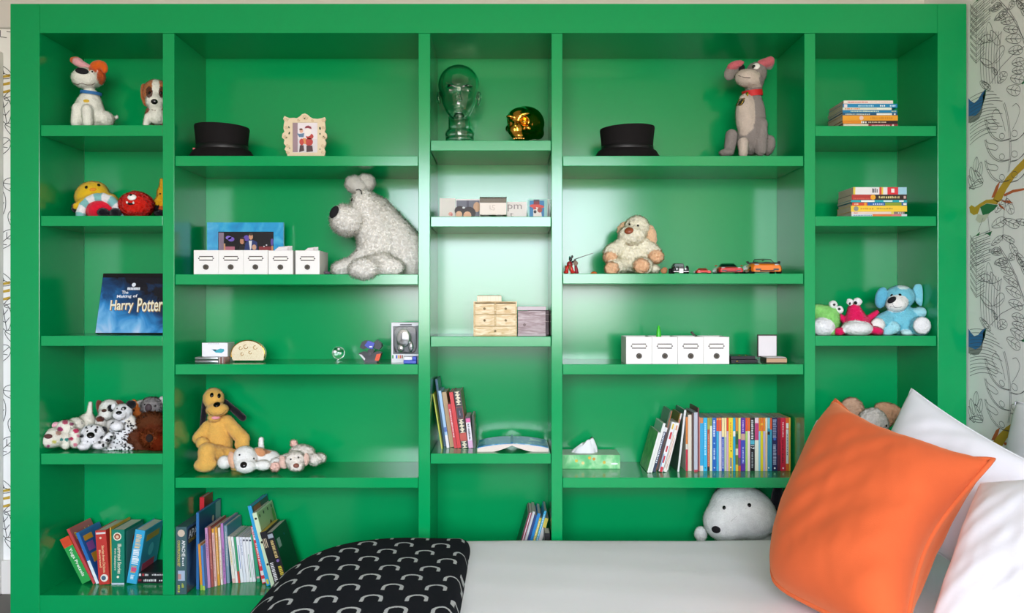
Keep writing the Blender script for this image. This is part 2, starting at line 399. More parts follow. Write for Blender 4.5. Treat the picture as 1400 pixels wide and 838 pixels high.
        VV = np.stack([base + sd * wd, tip, base - sd * wd], 1).reshape(-1, 3); T = np.arange(3 * n).reshape(-1, 3)
        me = bpy.data.meshes.new('pile'); org = np.array(ORG[s.root.name])
        me.from_pydata((VV - org).tolist(), [], T.tolist())
        cc = np.repeat(np.minimum(1, cols[Q[f, 0]] * rng.uniform(0.98, 1.22, (n, 1))), 3, 0)
        at = me.color_attributes.new('Col', 'FLOAT_COLOR', 'POINT'); at.data.foreach_set('color', np.concatenate([cc, np.ones((3 * n, 1))], 1).astype(np.float32).ravel())
        me.normals_split_custom_set_from_vertices(np.repeat(nr[f] + tg * 0.15, 3, 0).tolist())
        me.materials.append(PILE); q = bpy.data.objects.new('pile', me); link(q, s.root); q['kind'] = 'stuff'
    def feat(s, name, px, py, rx, ry, m, rot=0, th=None, lift=0.0):    # a bead, nose or button seated on the cloth
        p, n = s.surf(px, py); q = s.s; a = math.radians(rot)
        u = Vector((math.cos(a), 0, math.sin(a))); u = (u - n * u.dot(n)).normalized(); v = n.cross(u)
        return obj(name, ball(p + n * lift, (rx * q, ry * q, (th if th is not None else min(rx, ry) * 0.55) * q), (u, v, n)), m, s.root, True)
    def line(s, name, pts, r, m, lift=0.0):
        P = []
        for x, y in pts:
            p, n = s.surf(x, y); P.append(p + n * lift)
        return obj(name, tube(P, r * s.s, 6), m, s.root, True)
    def band(s, name, cx, cy, rx, ry, h, m, dy=0.0, rd=None, tilt=0, th=0.0022):   # collar: a flat ring round the neck
        c = W(cx, cy, s.y + dy); q = s.s; rd = rx if rd is None else rd; a = math.radians(tilt); V = []; Fc = []; n = 36
        for kk in range(n):
            t = 2 * math.pi * kk / n
            for rr, zz in ((0, -h / 2), (th / q, -h / 2), (th / q, h / 2), (0, h / 2)):
                x_ = (rx + rr) * math.cos(t); y_ = (rd + rr) * math.sin(t); z_ = zz + ry * math.sin(t)
                V.append((c.x + (x_ * math.cos(a) - z_ * math.sin(a)) * q, c.y + y_ * q, c.z + (x_ * math.sin(a) + z_ * math.cos(a)) * q))
        for kk in range(n):
            l = (kk + 1) % n
            for j in range(4): Fc.append((kk * 4 + j, l * 4 + j, l * 4 + (j + 1) % 4, kk * 4 + (j + 1) % 4))
        return obj(name, (V, Fc), m, s.root, 'auto')
BLACK = M('141315', 0.35); BEAD = M('0b0a0a', 0.12); WHITE = M('efece6', 0.6); FELT = M('17151a', 0.9)
# ================================================================ THE ROOM
from mathutils import noise as mnoise
WALLM = M('faf9f7', 0.85, var=0.015, vscale=3); TRIMW = M('efebe6', 0.5); CEILM = M('f3f1ee', 0.9)
XL, XR, YB, YF, ZT = -2.45, 1.497, 0.318, -5.0, 2.42
struct('floor', box(XL - 0.1, XR + 0.1, YF - 0.1, YB + 0.1, -0.06, 0.0), M('6a645f', 0.6, var=0.05, vscale=8))
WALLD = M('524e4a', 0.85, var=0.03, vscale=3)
struct('ceiling', box(XL - 0.1, XR + 0.1, YF - 0.1, YB + 0.1, ZT, ZT + 0.06), M('d4d0cb', 0.9))
wall_back = struct('wall_back', box(XL - 0.1, XR + 0.1, YB, YB + 0.1, 0, ZT), WALLM)
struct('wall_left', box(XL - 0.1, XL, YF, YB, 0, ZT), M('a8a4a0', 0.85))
wall_right = struct('wall_right', box(XR, XR + 0.1, YF, YB, 0, ZT), WALLM)
x0, x1, z0, z1, yw = WIN
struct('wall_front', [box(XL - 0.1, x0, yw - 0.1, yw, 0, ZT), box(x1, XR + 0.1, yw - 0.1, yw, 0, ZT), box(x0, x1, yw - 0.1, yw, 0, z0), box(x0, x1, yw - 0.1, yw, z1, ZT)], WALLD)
wn = struct('window_1', [box(x0, x0 + 0.05, yw - 0.08, yw - 0.03, z0, z1), box(x1 - 0.05, x1, yw - 0.08, yw - 0.03, z0, z1), box(x0, x1, yw - 0.08, yw - 0.03, z0, z0 + 0.05), box(x0, x1, yw - 0.08, yw - 0.03, z1 - 0.05, z1)], TRIMW)
struct('window_sill', rbox(x0 - 0.05, x1 + 0.05, yw - 0.03, yw + 0.08, z0 - 0.03, z0, 0.004), TRIMW, wn)
# trims at the left of the bookcase: panelled white frame, frieze above the wallpaper, skirting
struct('trim_1', [rbox(X(-60, YB), X(5, YB), YB - 0.03, YB, 0.0, Z(72, YB), 0.004), rbox(X(-60, YB), X(2, YB), YB - 0.045, YB - 0.03, 0.0, Z(74, YB), 0.003)], TRIMW)
struct('trim_2', rbox(XL, XR, YB - 0.02, YB, Z(40, YB), ZT, 0.004), M('dfdad6', 0.7))
struct('baseboard_back', rbox(X(5, YB), X(18), YB - 0.018, YB, 0.0, Z(765, YB), 0.004), TRIMW)
# ---- printed wallpaper on the right wall: fine ink drawing of jungle plants and birds
class Ink:
    def __init__(s): s.V = []; s.F = []
    def line(s, pts, w_=0.0011, closed=False):
        pts = [Vector(p) for p in pts]; n = len(pts)
        if closed: pts = pts + [pts[0]]; n += 1
        b = len(s.V)
        for i, p in enumerate(pts):
            t = pts[min(i + 1, n - 1)] - pts[max(i - 1, 0)]
            t = t.normalized() if t.length > 1e-9 else Vector((1, 0)); q = Vector((-t.y, t.x)) * w_
            s.V += [p + q, p - q]
        s.F += [(b + 2 * i, b + 2 * i + 2, b + 2 * i + 3, b + 2 * i + 1) for i in range(n - 1)]
    def fill(s, pts):
        b = len(s.V); s.V += [Vector(p) for p in pts]; s.F.append(tuple(range(b, b + len(pts))))
def R(p):                     # photograph crop coordinates on the right wall -> (along wall, height)
    px = 1260 + p[0] / 3.493; py = p[1] / 3.493; d = XR / ((px - 700) * K); return (d - F, ZC - (py - 419) * K * d)
PER = 0.755
def bez(a, b, c, n=14): return [tuple((1 - t) ** 2 * a[i] + 2 * t * (1 - t) * b[i] + t * t * c[i] for i in (0, 1)) for t in [k / n for k in range(n + 1)]]
def leaf(c, L, w_, ang, n=12):
    a = math.radians(ang); ux, uy = math.cos(a), math.sin(a); out = []
    for k in range(2 * n):
        t = math.pi * k / n; u = -math.cos(t) * L / 2; v = math.sin(t) * w_ / 2 * (1 - 0.25 * math.cos(t))
        out.append((c[0] + u * ux - v * uy, c[1] + u * uy + v * ux))
    mid = [(c[0] - L / 2 * ux, c[1] - L / 2 * uy), (c[0] + L / 2 * ux, c[1] + L / 2 * uy)]
    veins = []
    for q in (-0.2, 0.1):
        m_ = (c[0] + q * L * ux, c[1] + q * L * uy)
        for sg in (-1, 1): veins.append([m_, (m_[0] + 0.16 * L * ux - sg * 0.36 * w_ * uy, m_[1] + 0.16 * L * uy + sg * 0.36 * w_ * ux)])
    return out, mid, veins
INK = []                      # list of (points in crop coordinates, closed, grey)
def add(pts, closed=False, g=0): INK.append((pts, closed, g))
def add_leaf(c, L, w_, ang, veins=True):
    o_, m_, v_ = leaf(c, L, w_, ang); add(o_, True); add(m_)
    if veins:
        for q in v_: add(q)
# sprig of oval leaves hanging along a stem (upper right)
add([(372, 0), (420, 50), (455, 105), (480, 170), (500, 240)], False, 1)
for c, L, w_, a in (((358, 35), 58, 34, -40), ((382, 78), 60, 38, -25), ((410, 100), 62, 34, -15), ((427, 140), 70, 36, 5), ((440, 185), 74, 46, 0), ((450, 240), 68, 44, -10), ((470, 22), 46, 26, 50), ((495, 60), 50, 30, 45), ((430, 25), 44, 26, -60)): add_leaf(c, L, w_, a)
# second sprig going up to the right
add([(330, 400), (380, 320), (440, 258), (500, 215)], False, 1)
for c, L, w_, a in (((462, 296), 60, 40, -15), ((462, 335), 58, 36, -10), ((458, 377), 66, 46, 10), ((440, 430), 66, 52, 10), ((350, 340), 40, 20, 60), ((385, 370), 66, 36, -55), ((310, 410), 52, 26, 40)): add_leaf(c, L, w_, a)
# herringbone palm at the left edge
for k in range(9):
    y_ = 20 + k * 30; add([(236 - 4, y_), (262, y_ + 32), (300, y_ - 14)], False); add([(234, y_ + 9), (262, y_ + 42), (304, y_ - 6)], False)
add([(262, 20), (262, 300)], False, 1)
# tall petalled cactus
for k in range(8):
    x_ = 286 + k * 13; add(bez((x_ + 6, 150), (x_ - 12, 260), (x_ + 2, 400)), False, 1)
for c, L, w_, a in (((300, 190), 74, 30, -35), ((350, 180), 80, 30, 62), ((325, 150), 90, 32, 85), ((310, 300), 70, 30, 35), ((372, 260), 90, 30, -65), ((300, 405), 50, 30, 40)):
    o_, _, _ = leaf(c, L, w_, a); add(o_, True)
add(bez((270, 180), (320, 240), (385, 150))); add(bez((285, 290), (325, 350), (392, 240)))
# tufts of long grass
for k in range(14):
    y_ = 430 + k * 15; add(bez((232, y_ + 40 + 2 * k), (300, y_ - 6 + 4 * (k % 3)), (345 + 14 * (k % 4), y_ + 8)))
# monstera leaf with slits and holes
def R2(c): return ((1090 + c[0] / 2.206 - 1260) * 3.493, (100 + c[1] / 2.206) * 3.493)
def sm(pts, n=6):             # smooth curve through points
    out = []; P_ = [pts[0]] + list(pts) + [pts[-1]]
    for k in range(1, len(P_) - 2):
        p0, p1, p2, p3 = P_[k - 1:k + 3]
        for q in range(n):
            t = q / n; out.append(tuple(0.5 * (2 * p1[m] + (p2[m] - p0[m]) * t + (2 * p0[m] - 5 * p1[m] + 4 * p2[m] - p3[m]) * t * t + (3 * p1[m] - p0[m] - 3 * p2[m] + p3[m]) * t ** 3) for m in (0, 1)))
    return out + [pts[-1]]
def a2(pts, closed=False, g=0, dup=False):
    add([R2(p) for p in sm(pts)], closed, g)
    if dup: add([R2((p[0] + 4, p[1] - 3)) for p in sm(pts)], closed, g)
a2([(622, 92), (632, 130), (640, 190), (641, 250), (636, 300)], g=1, dup=True)
for dy in (0, 62, 124):
    a2([(640, 200 + dy), (612, 205 + dy), (588, 192 + dy), (572, 165 + dy), (566, 140 + dy)], dup=True)
    a2([(566, 140 + dy), (580, 150 + dy), (596, 152 + dy), (606, 160 + dy), (600, 170 + dy), (584, 168 + dy), (572, 165 + dy)])
    a2([(642, 206 + dy), (664, 200 + dy), (684, 180 + dy), (700, 150 + dy)], dup=True)
    for x_, y_, r_ in ((618, 190 + dy, 8), (656, 182 + dy, 9)): add([R2((x_ + r_ * math.cos(t * 0.5), y_ + r_ * 1.1 * math.sin(t * 0.5))) for t in range(13)], True)
a2([(590, 120), (600, 108), (612, 120), (622, 150), (628, 175)]); a2([(650, 100), (662, 92), (672, 110), (664, 140), (650, 170)]); a2([(590, 120), (588, 135), (598, 148)])
# small fern at the left, below the monstera
a2([(520, 350), (540, 325), (560, 318)], g=1)
for x_, y_, a_ in ((526, 330, 70), (540, 338, -20), (548, 312, 60), (528, 305, 80), (540, 275, 95), (552, 290, 100)):
    add_leaf(R2((x_, y_)), 70, 24, a_, False)
add([(295, 1040), (270, 1105)], False, 1); add([(318, 1035), (326, 1110)], False, 1)
# sprigs under the yellow bird
add([(388, 1150), (396, 1000), (412, 920)], False, 1); add([(380, 1200), (440, 1300), (489, 1420)], False, 1)
for c, L, w_, a in (((372, 985), 70, 34, -60), ((420, 985), 80, 36, 70), ((370, 1065), 76, 44, -30), ((430, 1065), 80, 40, 25), ((480, 1060), 60, 30, 15), ((360, 1150), 66, 26, -40), ((415, 1140), 66, 26, 30), ((352, 1200), 60, 24, 5), ((440, 1190), 66, 30, 60), ((380, 1250), 66, 34, -15), ((475, 1240), 74, 34, 60)): add_leaf(c, L, w_, a)
for k in range(6):
    y_ = 1120 + k * 26; add([(232, y_ + 30), (250, y_ + 10), (330, y_ - 20)]); add([(232, y_ + 38), (250, y_ + 20), (330, y_ - 10)])
inkd, inkg = Ink(), Ink(); PX = 3.493
for rep in range(-2, 3):
    for pts, closed, g in INK:
        q = [R(p) for p in pts]
        q = [(a, b + rep * PER) for a, b in q]
        if max(b for a, b in q) > 2.40 or min(b for a, b in q) < 0.12: continue
        (inkg if g else inkd).line(q, 0.0009 if g else 0.0007, closed)
def wall_obj(name, ink, m, dx=0.0008):
    o = obj(name, ([(XR - dx, p[0], p[1]) for p in ink.V], ink.F), m, wall_right); o['kind'] = 'stuff'; return o
wall_obj('wallpaper_ink_drawing', inkd, M('4a494c', 0.8)); wall_obj('wallpaper_ink_stems', inkg, M('77757a', 0.8))
def B(*pts): return [R2(p) for p in pts]
birds = {'3573b0': [B((517, 76), (524, 84), (534, 90), (546, 80), (556, 62), (568, 48), (566, 72), (560, 95), (550, 116), (538, 128), (517, 130))],
         '8f918f': [B((517, 130), (538, 128), (550, 116), (560, 95), (558, 118), (548, 138), (534, 148), (517, 150))],
         '2f7f4e': [B((560, 66), (571, 46), (567, 74), (560, 96), (555, 108), (560, 84)), B((676, 30), (690, 18), (690, 26), (680, 34)), B((552, 404), (572, 393), (606, 398), (594, 412), (578, 424), (560, 428)), B((536, 492), (552, 478), (548, 490)), B((566, 484), (588, 476), (582, 492), (576, 486))],
         'dcd9c8': [B((545, 425), (560, 428), (580, 424), (566, 446), (550, 452), (538, 442))],
         'cfa733': [B((519, 404), (526, 398), (536, 404), (550, 394), (570, 382), (592, 380), (606, 386), (604, 396), (572, 392), (552, 404), (545, 424), (532, 428), (522, 420)), B((590, 381), (606, 352), (630, 316), (660, 282), (690, 252), (690, 282), (656, 314), (632, 350), (616, 384), (606, 390))],
         'c8683a': [B((586, 376), (600, 340), (612, 326), (606, 350), (596, 374)), B((622, 366), (650, 352), (690, 346), (690, 352), (652, 360), (626, 372)), B((612, 384), (640, 384), (652, 392), (632, 392)), B((606, 392), (622, 404), (628, 414), (612, 404))]}
for c, ps in birds.items():
    ik = Ink()
    for rep in range(-2, 3):
        for pts in ps:
            q = [R(p) for p in pts]; q = [(a, b + rep * PER) for a, b in q]
            if max(b for a, b in q) > 2.40 or min(b for a, b in q) < 0.12: continue
            ik.fill(q)
    wall_obj('wallpaper_bird_print', ik, M(c, 0.8), 0.0005)
# the same paper on the strip of back wall left of the case
ik = Ink(); yk = Ink()
for rep in range(-3, 4):
    zc_ = 1.62 + rep * PER
    for k in range(5):
        zz = zc_ + k * 0.14
        for q in (leaf((-1.87 + 0.02 * (k % 2), zz), 0.1, 0.05, 40 + 60 * (k % 3)), leaf((-1.80, zz + 0.06), 0.11, 0.05, -30 + 50 * k)):
            for ln_ in [q[0] + q[0][:1], q[1]] + q[2]:
                if min(b for a, b in ln_) > 0.13 and max(b for a, b in ln_) < 2.055 and max(a for a, b in ln_) < -1.70: ik.line(ln_, 0.0012)
    for k in range(3):
        if 0.13 < zc_ + 0.2 < 2.0: yk.fill([(-1.86, zc_ + 0.2 + 0.028 * k), (-1.83, zc_ + 0.205 + 0.028 * k), (-1.83, zc_ + 0.216 + 0.028 * k), (-1.86, zc_ + 0.208 + 0.028 * k)])
for nm, k_, c in (('wallpaper_ink_drawing', ik, '3a393c'), ('wallpaper_bird_print', yk, 'c9a53a')):
    o = obj(nm, ([(p[0], YB - 0.0008, p[1]) for p in k_.V], k_.F), M(c, 0.8), wall_back); o['kind'] = 'stuff'
# ================================================================ THE BOOKCASE
bc = thing('bookcase', 'wide built-in bookcase in glossy green paint with five bays of shelves', 'bookcase', (X(668), 0.15, 0))
zt, zb = Z(5), 0.0; zi0, zi1 = Z(814), Z(45); DEP = 0.30
obj('side_stile', rbox(X(14), X(54), 0, DEP, zb, zt, 0.0015), GP, bc); obj('side_stile', rbox(X(1282), X(1321.5), 0, DEP, zb, zt, 0.0015), GP, bc)
obj('top_rail', rbox(X(54) + 0.0004, X(1282) - 0.0004, 0.0006, DEP, zi1, zt, 0.0012), GP, bc)
obj('bottom_rail', rbox(X(54) + 0.0004, X(1282) - 0.0004, 0.0006, DEP, zb, zi0, 0.0012), GP, bc)
obj('back_panel', box(X(54), X(1282), DEP, DEP + 0.014, 0.02, zt - 0.01), GP, bc)
for a, b in ((222, 238), (572, 588), (754, 769), (1100, 1115)): obj('divider', rbox(X(a), X(b), 0.002, DEP - 0.0004, zi0 + 0.0004, zi1 - 0.0004, 0.0015), GP, bc)
SH = {1: [(171, 186), (295, 309), (459, 473), (620, 635)], 2: [(213, 227), (375, 389), (498, 512), (653, 667)], 3: [(192, 206), (296, 310), (460, 474), (620, 634)],
      4: [(213, 227), (374, 388), (498, 512), (653, 667)], 5: [(172, 186), (295.5, 309), (459, 473), (620, 635)]}
for bay, rows in SH.items():
    for t_, b_ in rows:
        obj('shelf', rbox(X(BAYS[bay][0]) + 0.0015, X(BAYS[bay][1]) - 0.0015, 0.006, DEP - 0.0004, Z(b_, 0.006), Z(t_, 0.006), 0.0015), GP, bc)
def ZS(py): return Z(py, 0.006) + 0.0003        # standing height on the shelf whose front edge is at row py
ZF = zi0 + 0.0003
# ================================================================ THE BED
BZ = 0.292
def soft_slab(xa, xb, ya, yb, zlo, zhi, r, plan_r, nx=70, ny=44, wob=0.0, ph=0.0, bulge=0.0):
    """A soft quilt or mattress: rounded in plan, rolled over its edges."""
    V, Fc = [], []; cx, cy, hx, hy = (xa + xb) / 2, (ya + yb) / 2, (xb - xa) / 2, (yb - ya) / 2
    def edge(u, v):
        sx, sy = u * hx, v * hy
        return sx, sy
    top, bot = [], []
    for j in range(ny + 1):
        for i in range(nx + 1):
            u = -1 + 2 * i / nx; v = -1 + 2 * j / ny
            u = math.copysign(abs(u) ** 0.8, u) if u else 0; v = math.copysign(abs(v) ** 0.8, v) if v else 0
            x_, y_ = u * hx, v * hy
            ax_, ay_ = abs(x_) - (hx - plan_r), abs(y_) - (hy - plan_r)
            if ax_ > 0 and ay_ > 0:
                l = math.hypot(ax_, ay_); m_ = max(ax_, ay_)
                ax2, ay2 = ax_ * m_ / l, ay_ * m_ / l
                x_ = math.copysign(hx - plan_r + ax2, x_); y_ = math.copysign(hy - plan_r + ay2, y_); dist = plan_r - m_
            else: dist = min(hx - abs(x_), hy - abs(y_))
            t = max(0, min(1, dist / r)); roll = math.sqrt(max(0, 1 - (1 - t) ** 2))
            mid = (zlo + zhi) / 2; h = (zhi - zlo) / 2
            n_ = wob * (math.sin(9 * x_ + 5 * y_ + ph) + 0.6 * math.sin(17 * x_ - 11 * y_ + 2 * ph) + 0.4 * math.sin(31 * y_ + 7 * x_))
            top.append((cx + x_, cy + y_, mid + h * roll + (n_ + bulge * (1 - u * u) * (1 - v * v)) * roll)); bot.append((cx + x_, cy + y_, mid - h * roll))
    V = top + bot; N = (nx + 1) * (ny + 1)
    for j in range(ny):
        for i in range(nx):
            a = j * (nx + 1) + i; q = (a, a + 1, a + nx + 2, a + nx + 1); Fc.append(q); Fc.append(tuple(N + k for k in q[::-1]))
    per = [i for i in range(nx + 1)] + [j * (nx + 1) + nx for j in range(1, ny + 1)] + [ny * (nx + 1) + i for i in range(nx - 1, -1, -1)] + [j * (nx + 1) for j in range(ny - 1, 0, -1)]
    for a, b in zip(per, per[1:] + per[:1]): Fc.append((b, a, N + a, N + b))
    return V, Fc
LINEN = M('eeeef4', 0.85, bump=0.06, bscale=60, sheen=0.15)
bx0, bx1, by0, by1 = -0.60, 1.485, -1.27, -0.035
bed = thing('bed', 'low single bed with white covers standing along the bookcase', 'bed', ((bx0 + bx1) / 2, (by0 + by1) / 2, 0))
obj('base', rbox(bx0 + 0.03, bx1, by0 + 0.02, by1 - 0.01, 0.0, 0.12, 0.01), M('dcd8d2', 0.8), bed)
obj('mattress', soft_slab(bx0 + 0.01, bx1, by0 + 0.01, by1, 0.12, 0.262, 0.05, 0.16), LINEN, bed, True)
dv = obj('duvet', soft_slab(bx0 - 0.005, 1.488, by0 - 0.02, by1 + 0.004, 0.2625, BZ, 0.05, 0.2, 110, 60, 0.0012, 1.3, 0.004), M('fafaff', 0.85, bump=0.05, bscale=40, sheen=0.1), None, True)
tag(dv, 'smooth white duvet spread over the bed', 'duvet')
# throw with woven arches
def throw_mat():
    m = bpy.data.materials.new('black_wool_with_arches'); m.use_nodes = True; nt = m.node_tree; b = nt.nodes['Principled BSDF']; N = nt.nodes; L = nt.links
    uv = N.new('ShaderNodeUVMap'); uv.uv_map = 'weave'
    nz = N.new('ShaderNodeTexNoise'); nz.inputs['Scale'].default_value = 300; L.new(uv.outputs[0], nz.inputs['Vector'])
    sub = N.new('ShaderNodeVectorMath'); sub.operation = 'SUBTRACT'; sub.inputs[1].default_value = (0.5, 0.5, 0.5); L.new(nz.outputs['Color'], sub.inputs[0])
    scl = N.new('ShaderNodeVectorMath'); scl.operation = 'SCALE'; scl.inputs['Scale'].default_value = 0.005; L.new(sub.outputs[0], scl.inputs[0])
    av = N.new('ShaderNodeVectorMath'); av.operation = 'ADD'; L.new(uv.outputs[0], av.inputs[0]); L.new(scl.outputs[0], av.inputs[1])
    sp = N.new('ShaderNodeSeparateXYZ'); L.new(av.outputs[0], sp.inputs[0])
    def mth(op, a, b_=None, c=None):
        n = N.new('ShaderNodeMath'); n.operation = op
        for i, q in enumerate((a, b_, c)):
            if q is None: continue
            if isinstance(q, (int, float)): n.inputs[i].default_value = q
            else: L.new(q, n.inputs[i])
        return n.outputs[0]
    CU, CV = 0.108, 0.082
    v = mth('DIVIDE', sp.outputs[1], CV); row = mth('FLOOR', v); fv = mth('MULTIPLY', mth('SUBTRACT', mth('SUBTRACT', v, row), 0.5), CV)
    u = mth('ADD', mth('DIVIDE', sp.outputs[0], CU), mth('MULTIPLY', row, -0.36)); fu = mth('MULTIPLY', mth('SUBTRACT', mth('SUBTRACT', u, mth('FLOOR', u)), 0.5), CU)
    yy = mth('MAXIMUM', mth('SUBTRACT', fv, 0.0), 0.0); ln = mth('SQRT', mth('ADD', mth('MULTIPLY', fu, fu), mth('MULTIPLY', yy, yy)))
    dd = mth('ABSOLUTE', mth('SUBTRACT', ln, 0.0225)); ins = mth('LESS_THAN', dd, 0.0046); leg = mth('GREATER_THAN', fv, -0.022)
    fac = mth('MULTIPLY', ins, leg)
    mx = N.new('ShaderNodeMix'); mx.data_type = 'RGBA'; mx.inputs[6].default_value = (*lin('1e1f26'), 1); mx.inputs[7].default_value = (*lin('c3c6c8'), 1)
    L.new(fac, mx.inputs[0]); L.new(mx.outputs[2], b.inputs['Base Color']); b.inputs['Roughness'].default_value = 1.0; b.inputs['Specular IOR Level'].default_value = 0.1
    bp = N.new('ShaderNodeBump'); bp.inputs['Strength'].default_value = 0.5; bp.inputs['Distance'].default_value = 0.002
    L.new(nz.outputs['Fac'], bp.inputs['Height']); L.new(bp.outputs[0], b.inputs['Normal'])
    return m
def make_throw():
    ty0, ty1 = by0 - 0.04, by1 + 0.006; xr = -0.128; xl = -0.70; nx, ny = 70, 60; V = []; UV = []; Fc = []
    def top(x_, y_):
        px_ = x_; dl = px_ - xl; db = ty1 - y_; df = y_ - ty0; r = 0.42
        ax_, ay_ = r - dl, r - db
        if ax_ > 0 and ay_ > 0: dist = r - math.hypot(ax_, ay_)
        else: dist = min(dl, db)
        dist = min(dist, df); t = max(0, min(1, dist / 0.20)); roll = math.sqrt(max(0, 1 - (1 - t) ** 2))
        er = max(0, min(1, (xr - x_) / 0.035)); er = math.sqrt(max(0, 1 - (1 - er) ** 2))
        z_ = 0.300 + 0.042 * er + 0.006 * math.sin(6 * x_ + 4 * y_)
        z_ = 0.17 + (z_ - 0.17) * roll
        if dist < 0: z_ = 0.17 + dist * 1.5
        return z_
    for j in range(ny + 1):
        for i in range(nx + 1):
            x_ = xl + (xr - xl) * (i / nx); y_ = ty0 + (ty1 - ty0) * j / ny
            # keep the rounded corner in plan
            dl, db = x_ - xl, ty1 - y_; r = 0.42; ax_, ay_ = r - dl, r - db
            if ax_ > 0 and ay_ > 0:
                l = math.hypot(ax_, ay_); m_ = max(ax_, ay_); x_ = xl + r - ax_ * m_ / l; y_ = ty1 - r + ay_ * m_ / l
            z_ = top(x_, y_); V.append((x_, y_, z_)); UV.append((x_ * 1.0, y_))
    N = len(V)
    for j in range(ny):
        for i in range(nx): a = j * (nx + 1) + i; Fc.append((a, a + 1, a + nx + 2, a + nx + 1))
    # hanging sides: drop to below the mattress top, and the underside closes the sheet
    per = [i for i in range(nx + 1)] + [j * (nx + 1) + nx for j in range(1, ny + 1)] + [ny * (nx + 1) + i for i in range(nx - 1, -1, -1)] + [j * (nx + 1) for j in range(ny - 1, 0, -1)]
    low = {}
    for a in per:
        x_, y_, z_ = V[a]; right = abs(x_ - xr) < 1e-6
        zb_ = 0.283 if right else 0.03; low[a] = len(V); dirx = -0.012 if (x_ < xr - 0.3) else 0.0
        V.append((x_ + dirx + (0.004 if right else 0), y_, min(zb_, z_ - 0.001))); UV.append((UV[a][0] + dirx * 4 + (0.03 if right else -0.05), UV[a][1] + (0.17 if (y_ > ty1 - 0.01) else (-0.17 if y_ < ty0 + 0.01 else 0))))
    for a, b in zip(per, per[1:] + per[:1]): Fc.append((a, low[a], low[b], b))
    me = bpy.data.meshes.new('throw_blanket'); me.from_pydata(V, [], Fc); ul = me.uv_layers.new(name='weave')
    for lp in me.loops: ul.data[lp.index].uv = UV[lp.vertex_index]
    me.polygons.foreach_set('use_smooth', [True] * len(me.polygons)); me.materials.append(throw_mat())
    o = bpy.data.objects.new('throw_blanket', me); link(o)
    tag(o, 'black woven throw with pale arch motifs covering the foot of the bed', 'throw')
    sd = o.modifiers.new('thickness', 'SOLIDIFY'); sd.thickness = 0.006; sd.offset = -1
make_throw()
def cushion(P, thick, nu=48, pinch=0.10, wr=0.0025, seed=1, front=0.5, full=2.6, asym=False):
    """Square cushion on four corner points (P1 top far, P2 top near, P3 bottom near, P4 bottom far)."""
    P1, P2, P3, P4 = [Vector(p) for p in P]; n = (P2 - P1).cross(P4 - P1).normalized()
    if n.y > 0: n = -n
    ctr = (P1 + P2 + P3 + P4) / 4; V = []; Fc = []; R_ = random.Random(seed); ph = [R_.uniform(0, 6) for _ in range(6)]
    for sg in (1, -1):
        for j in range(nu + 1):
            for i in range(nu + 1):
                u = i / nu; v = j / nu; a = 2 * u - 1; b = 2 * v - 1
                p = P1 * (1 - u) * (1 - v) + P2 * u * (1 - v) + P3 * u * v + P4 * (1 - u) * v
                inw = pinch * ((1 - a * a) * abs(b) ** 3 * ((1.5 if b < 0 else 0.6) if asym else 1) + (1 - b * b) * abs(a) ** 3 * ((1.4 if a > 0 else -0.35) if asym else 1)) + (0.30 * ((1 - u) * v) ** 5 if asym else 0)      # edges draw in between the corners
                p = p + (ctr - p) * inw * 0.6
                h = ((1 - abs(a) ** full) * (1 - abs(b) ** full)) ** 0.5
                wv = wr * (2.2 * mnoise.noise((a * 1.3 + ph[0], b * 1.3, ph[1])) + 1.3 * mnoise.noise((a * 1.2 + 3 * b + ph[2], 3.6 * (a + b), ph[3])) + 0.5 * mnoise.noise((a * 7 + ph[4], b * 5, ph[5]))) * h
                p = p + n * (sg * thick * (front if sg > 0 else 1 - front) * h + wv); V.append(tuple(p))
    N = (nu + 1) ** 2
    for j in range(nu):
        for i in range(nu):
            a = j * (nu + 1) + i; q = (a, a + 1, a + nu + 2, a + nu + 1); Fc.append(q); Fc.append(tuple(N + k for k in q[::-1]))
    rim = [i for i in range(nu + 1)] + [j * (nu + 1) + nu for j in range(1, nu + 1)] + [nu * (nu + 1) + i for i in range(nu - 1, -1, -1)] + [j * (nu + 1) for j in range(nu - 1, 0, -1)]
    for a, b in zip(rim, rim[1:] + rim[:1]): Fc.append((a, b, N + b, N + a))
    return (V, Fc), [V[k] for k in rim]
def corner(px, py, d): return W(px, py, d - F)
VEL = M('d65e2e', 0.9, bump=0.12, bscale=500, var=0.12, vscale=9, sheen=0.5, stint='f0a070')
P = [corner(1142, 547, 2.54), corner(1358, 628, 2.14), corner(1230, 905, 1.82), corner(1032, 812, 2.20)]
g, rim = cushion(P, 0.27, pinch=0.30, wr=0.006, seed=3, front=0.56, full=3.0, asym=True)
cu = thing('cushion', 'orange velvet cushion with corded edge leaning on the white pillows', 'cushion', (P[2] + P[3]) / 2)
obj('cover', g, VEL, cu, True); obj('piping', tube(rim, 0.0065, 8, True), M('d96636', 0.85, sheen=0.3, stint='f0a070'), cu, True)
obj('care_label', xf(box(-0.012, 0.012, -0.0008, 0.0008, -0.02, 0.006), Matrix.Translation(corner(1121, 579, 2.52)) @ Matrix.Rotation(0.5, 4, 'Y')), M('e8e8e8', 0.8), cu)
def pillow(P, thick, label, seed, grp):
    g, rim = cushion(P, thick, pinch=0.10, wr=0.004, seed=seed); c = (Vector(P[2]) + Vector(P[3])) / 2
    t = thing('pillow', label, 'pillow', c, grp); obj('pillowcase', g, LINEN, t, True); obj('seam', tube(rim, 0.0022, 6, True), LINEN, t, True)
PG = 'white pillows at the head of the bed'
pillow([corner(1246, 531, 2.62), corner(1420, 638, 2.16), corner(1345, 800, 2.12), corner(1170, 690, 2.56)], 0.14, 'white pillow with raised corner directly behind the orange cushion', 5, PG)
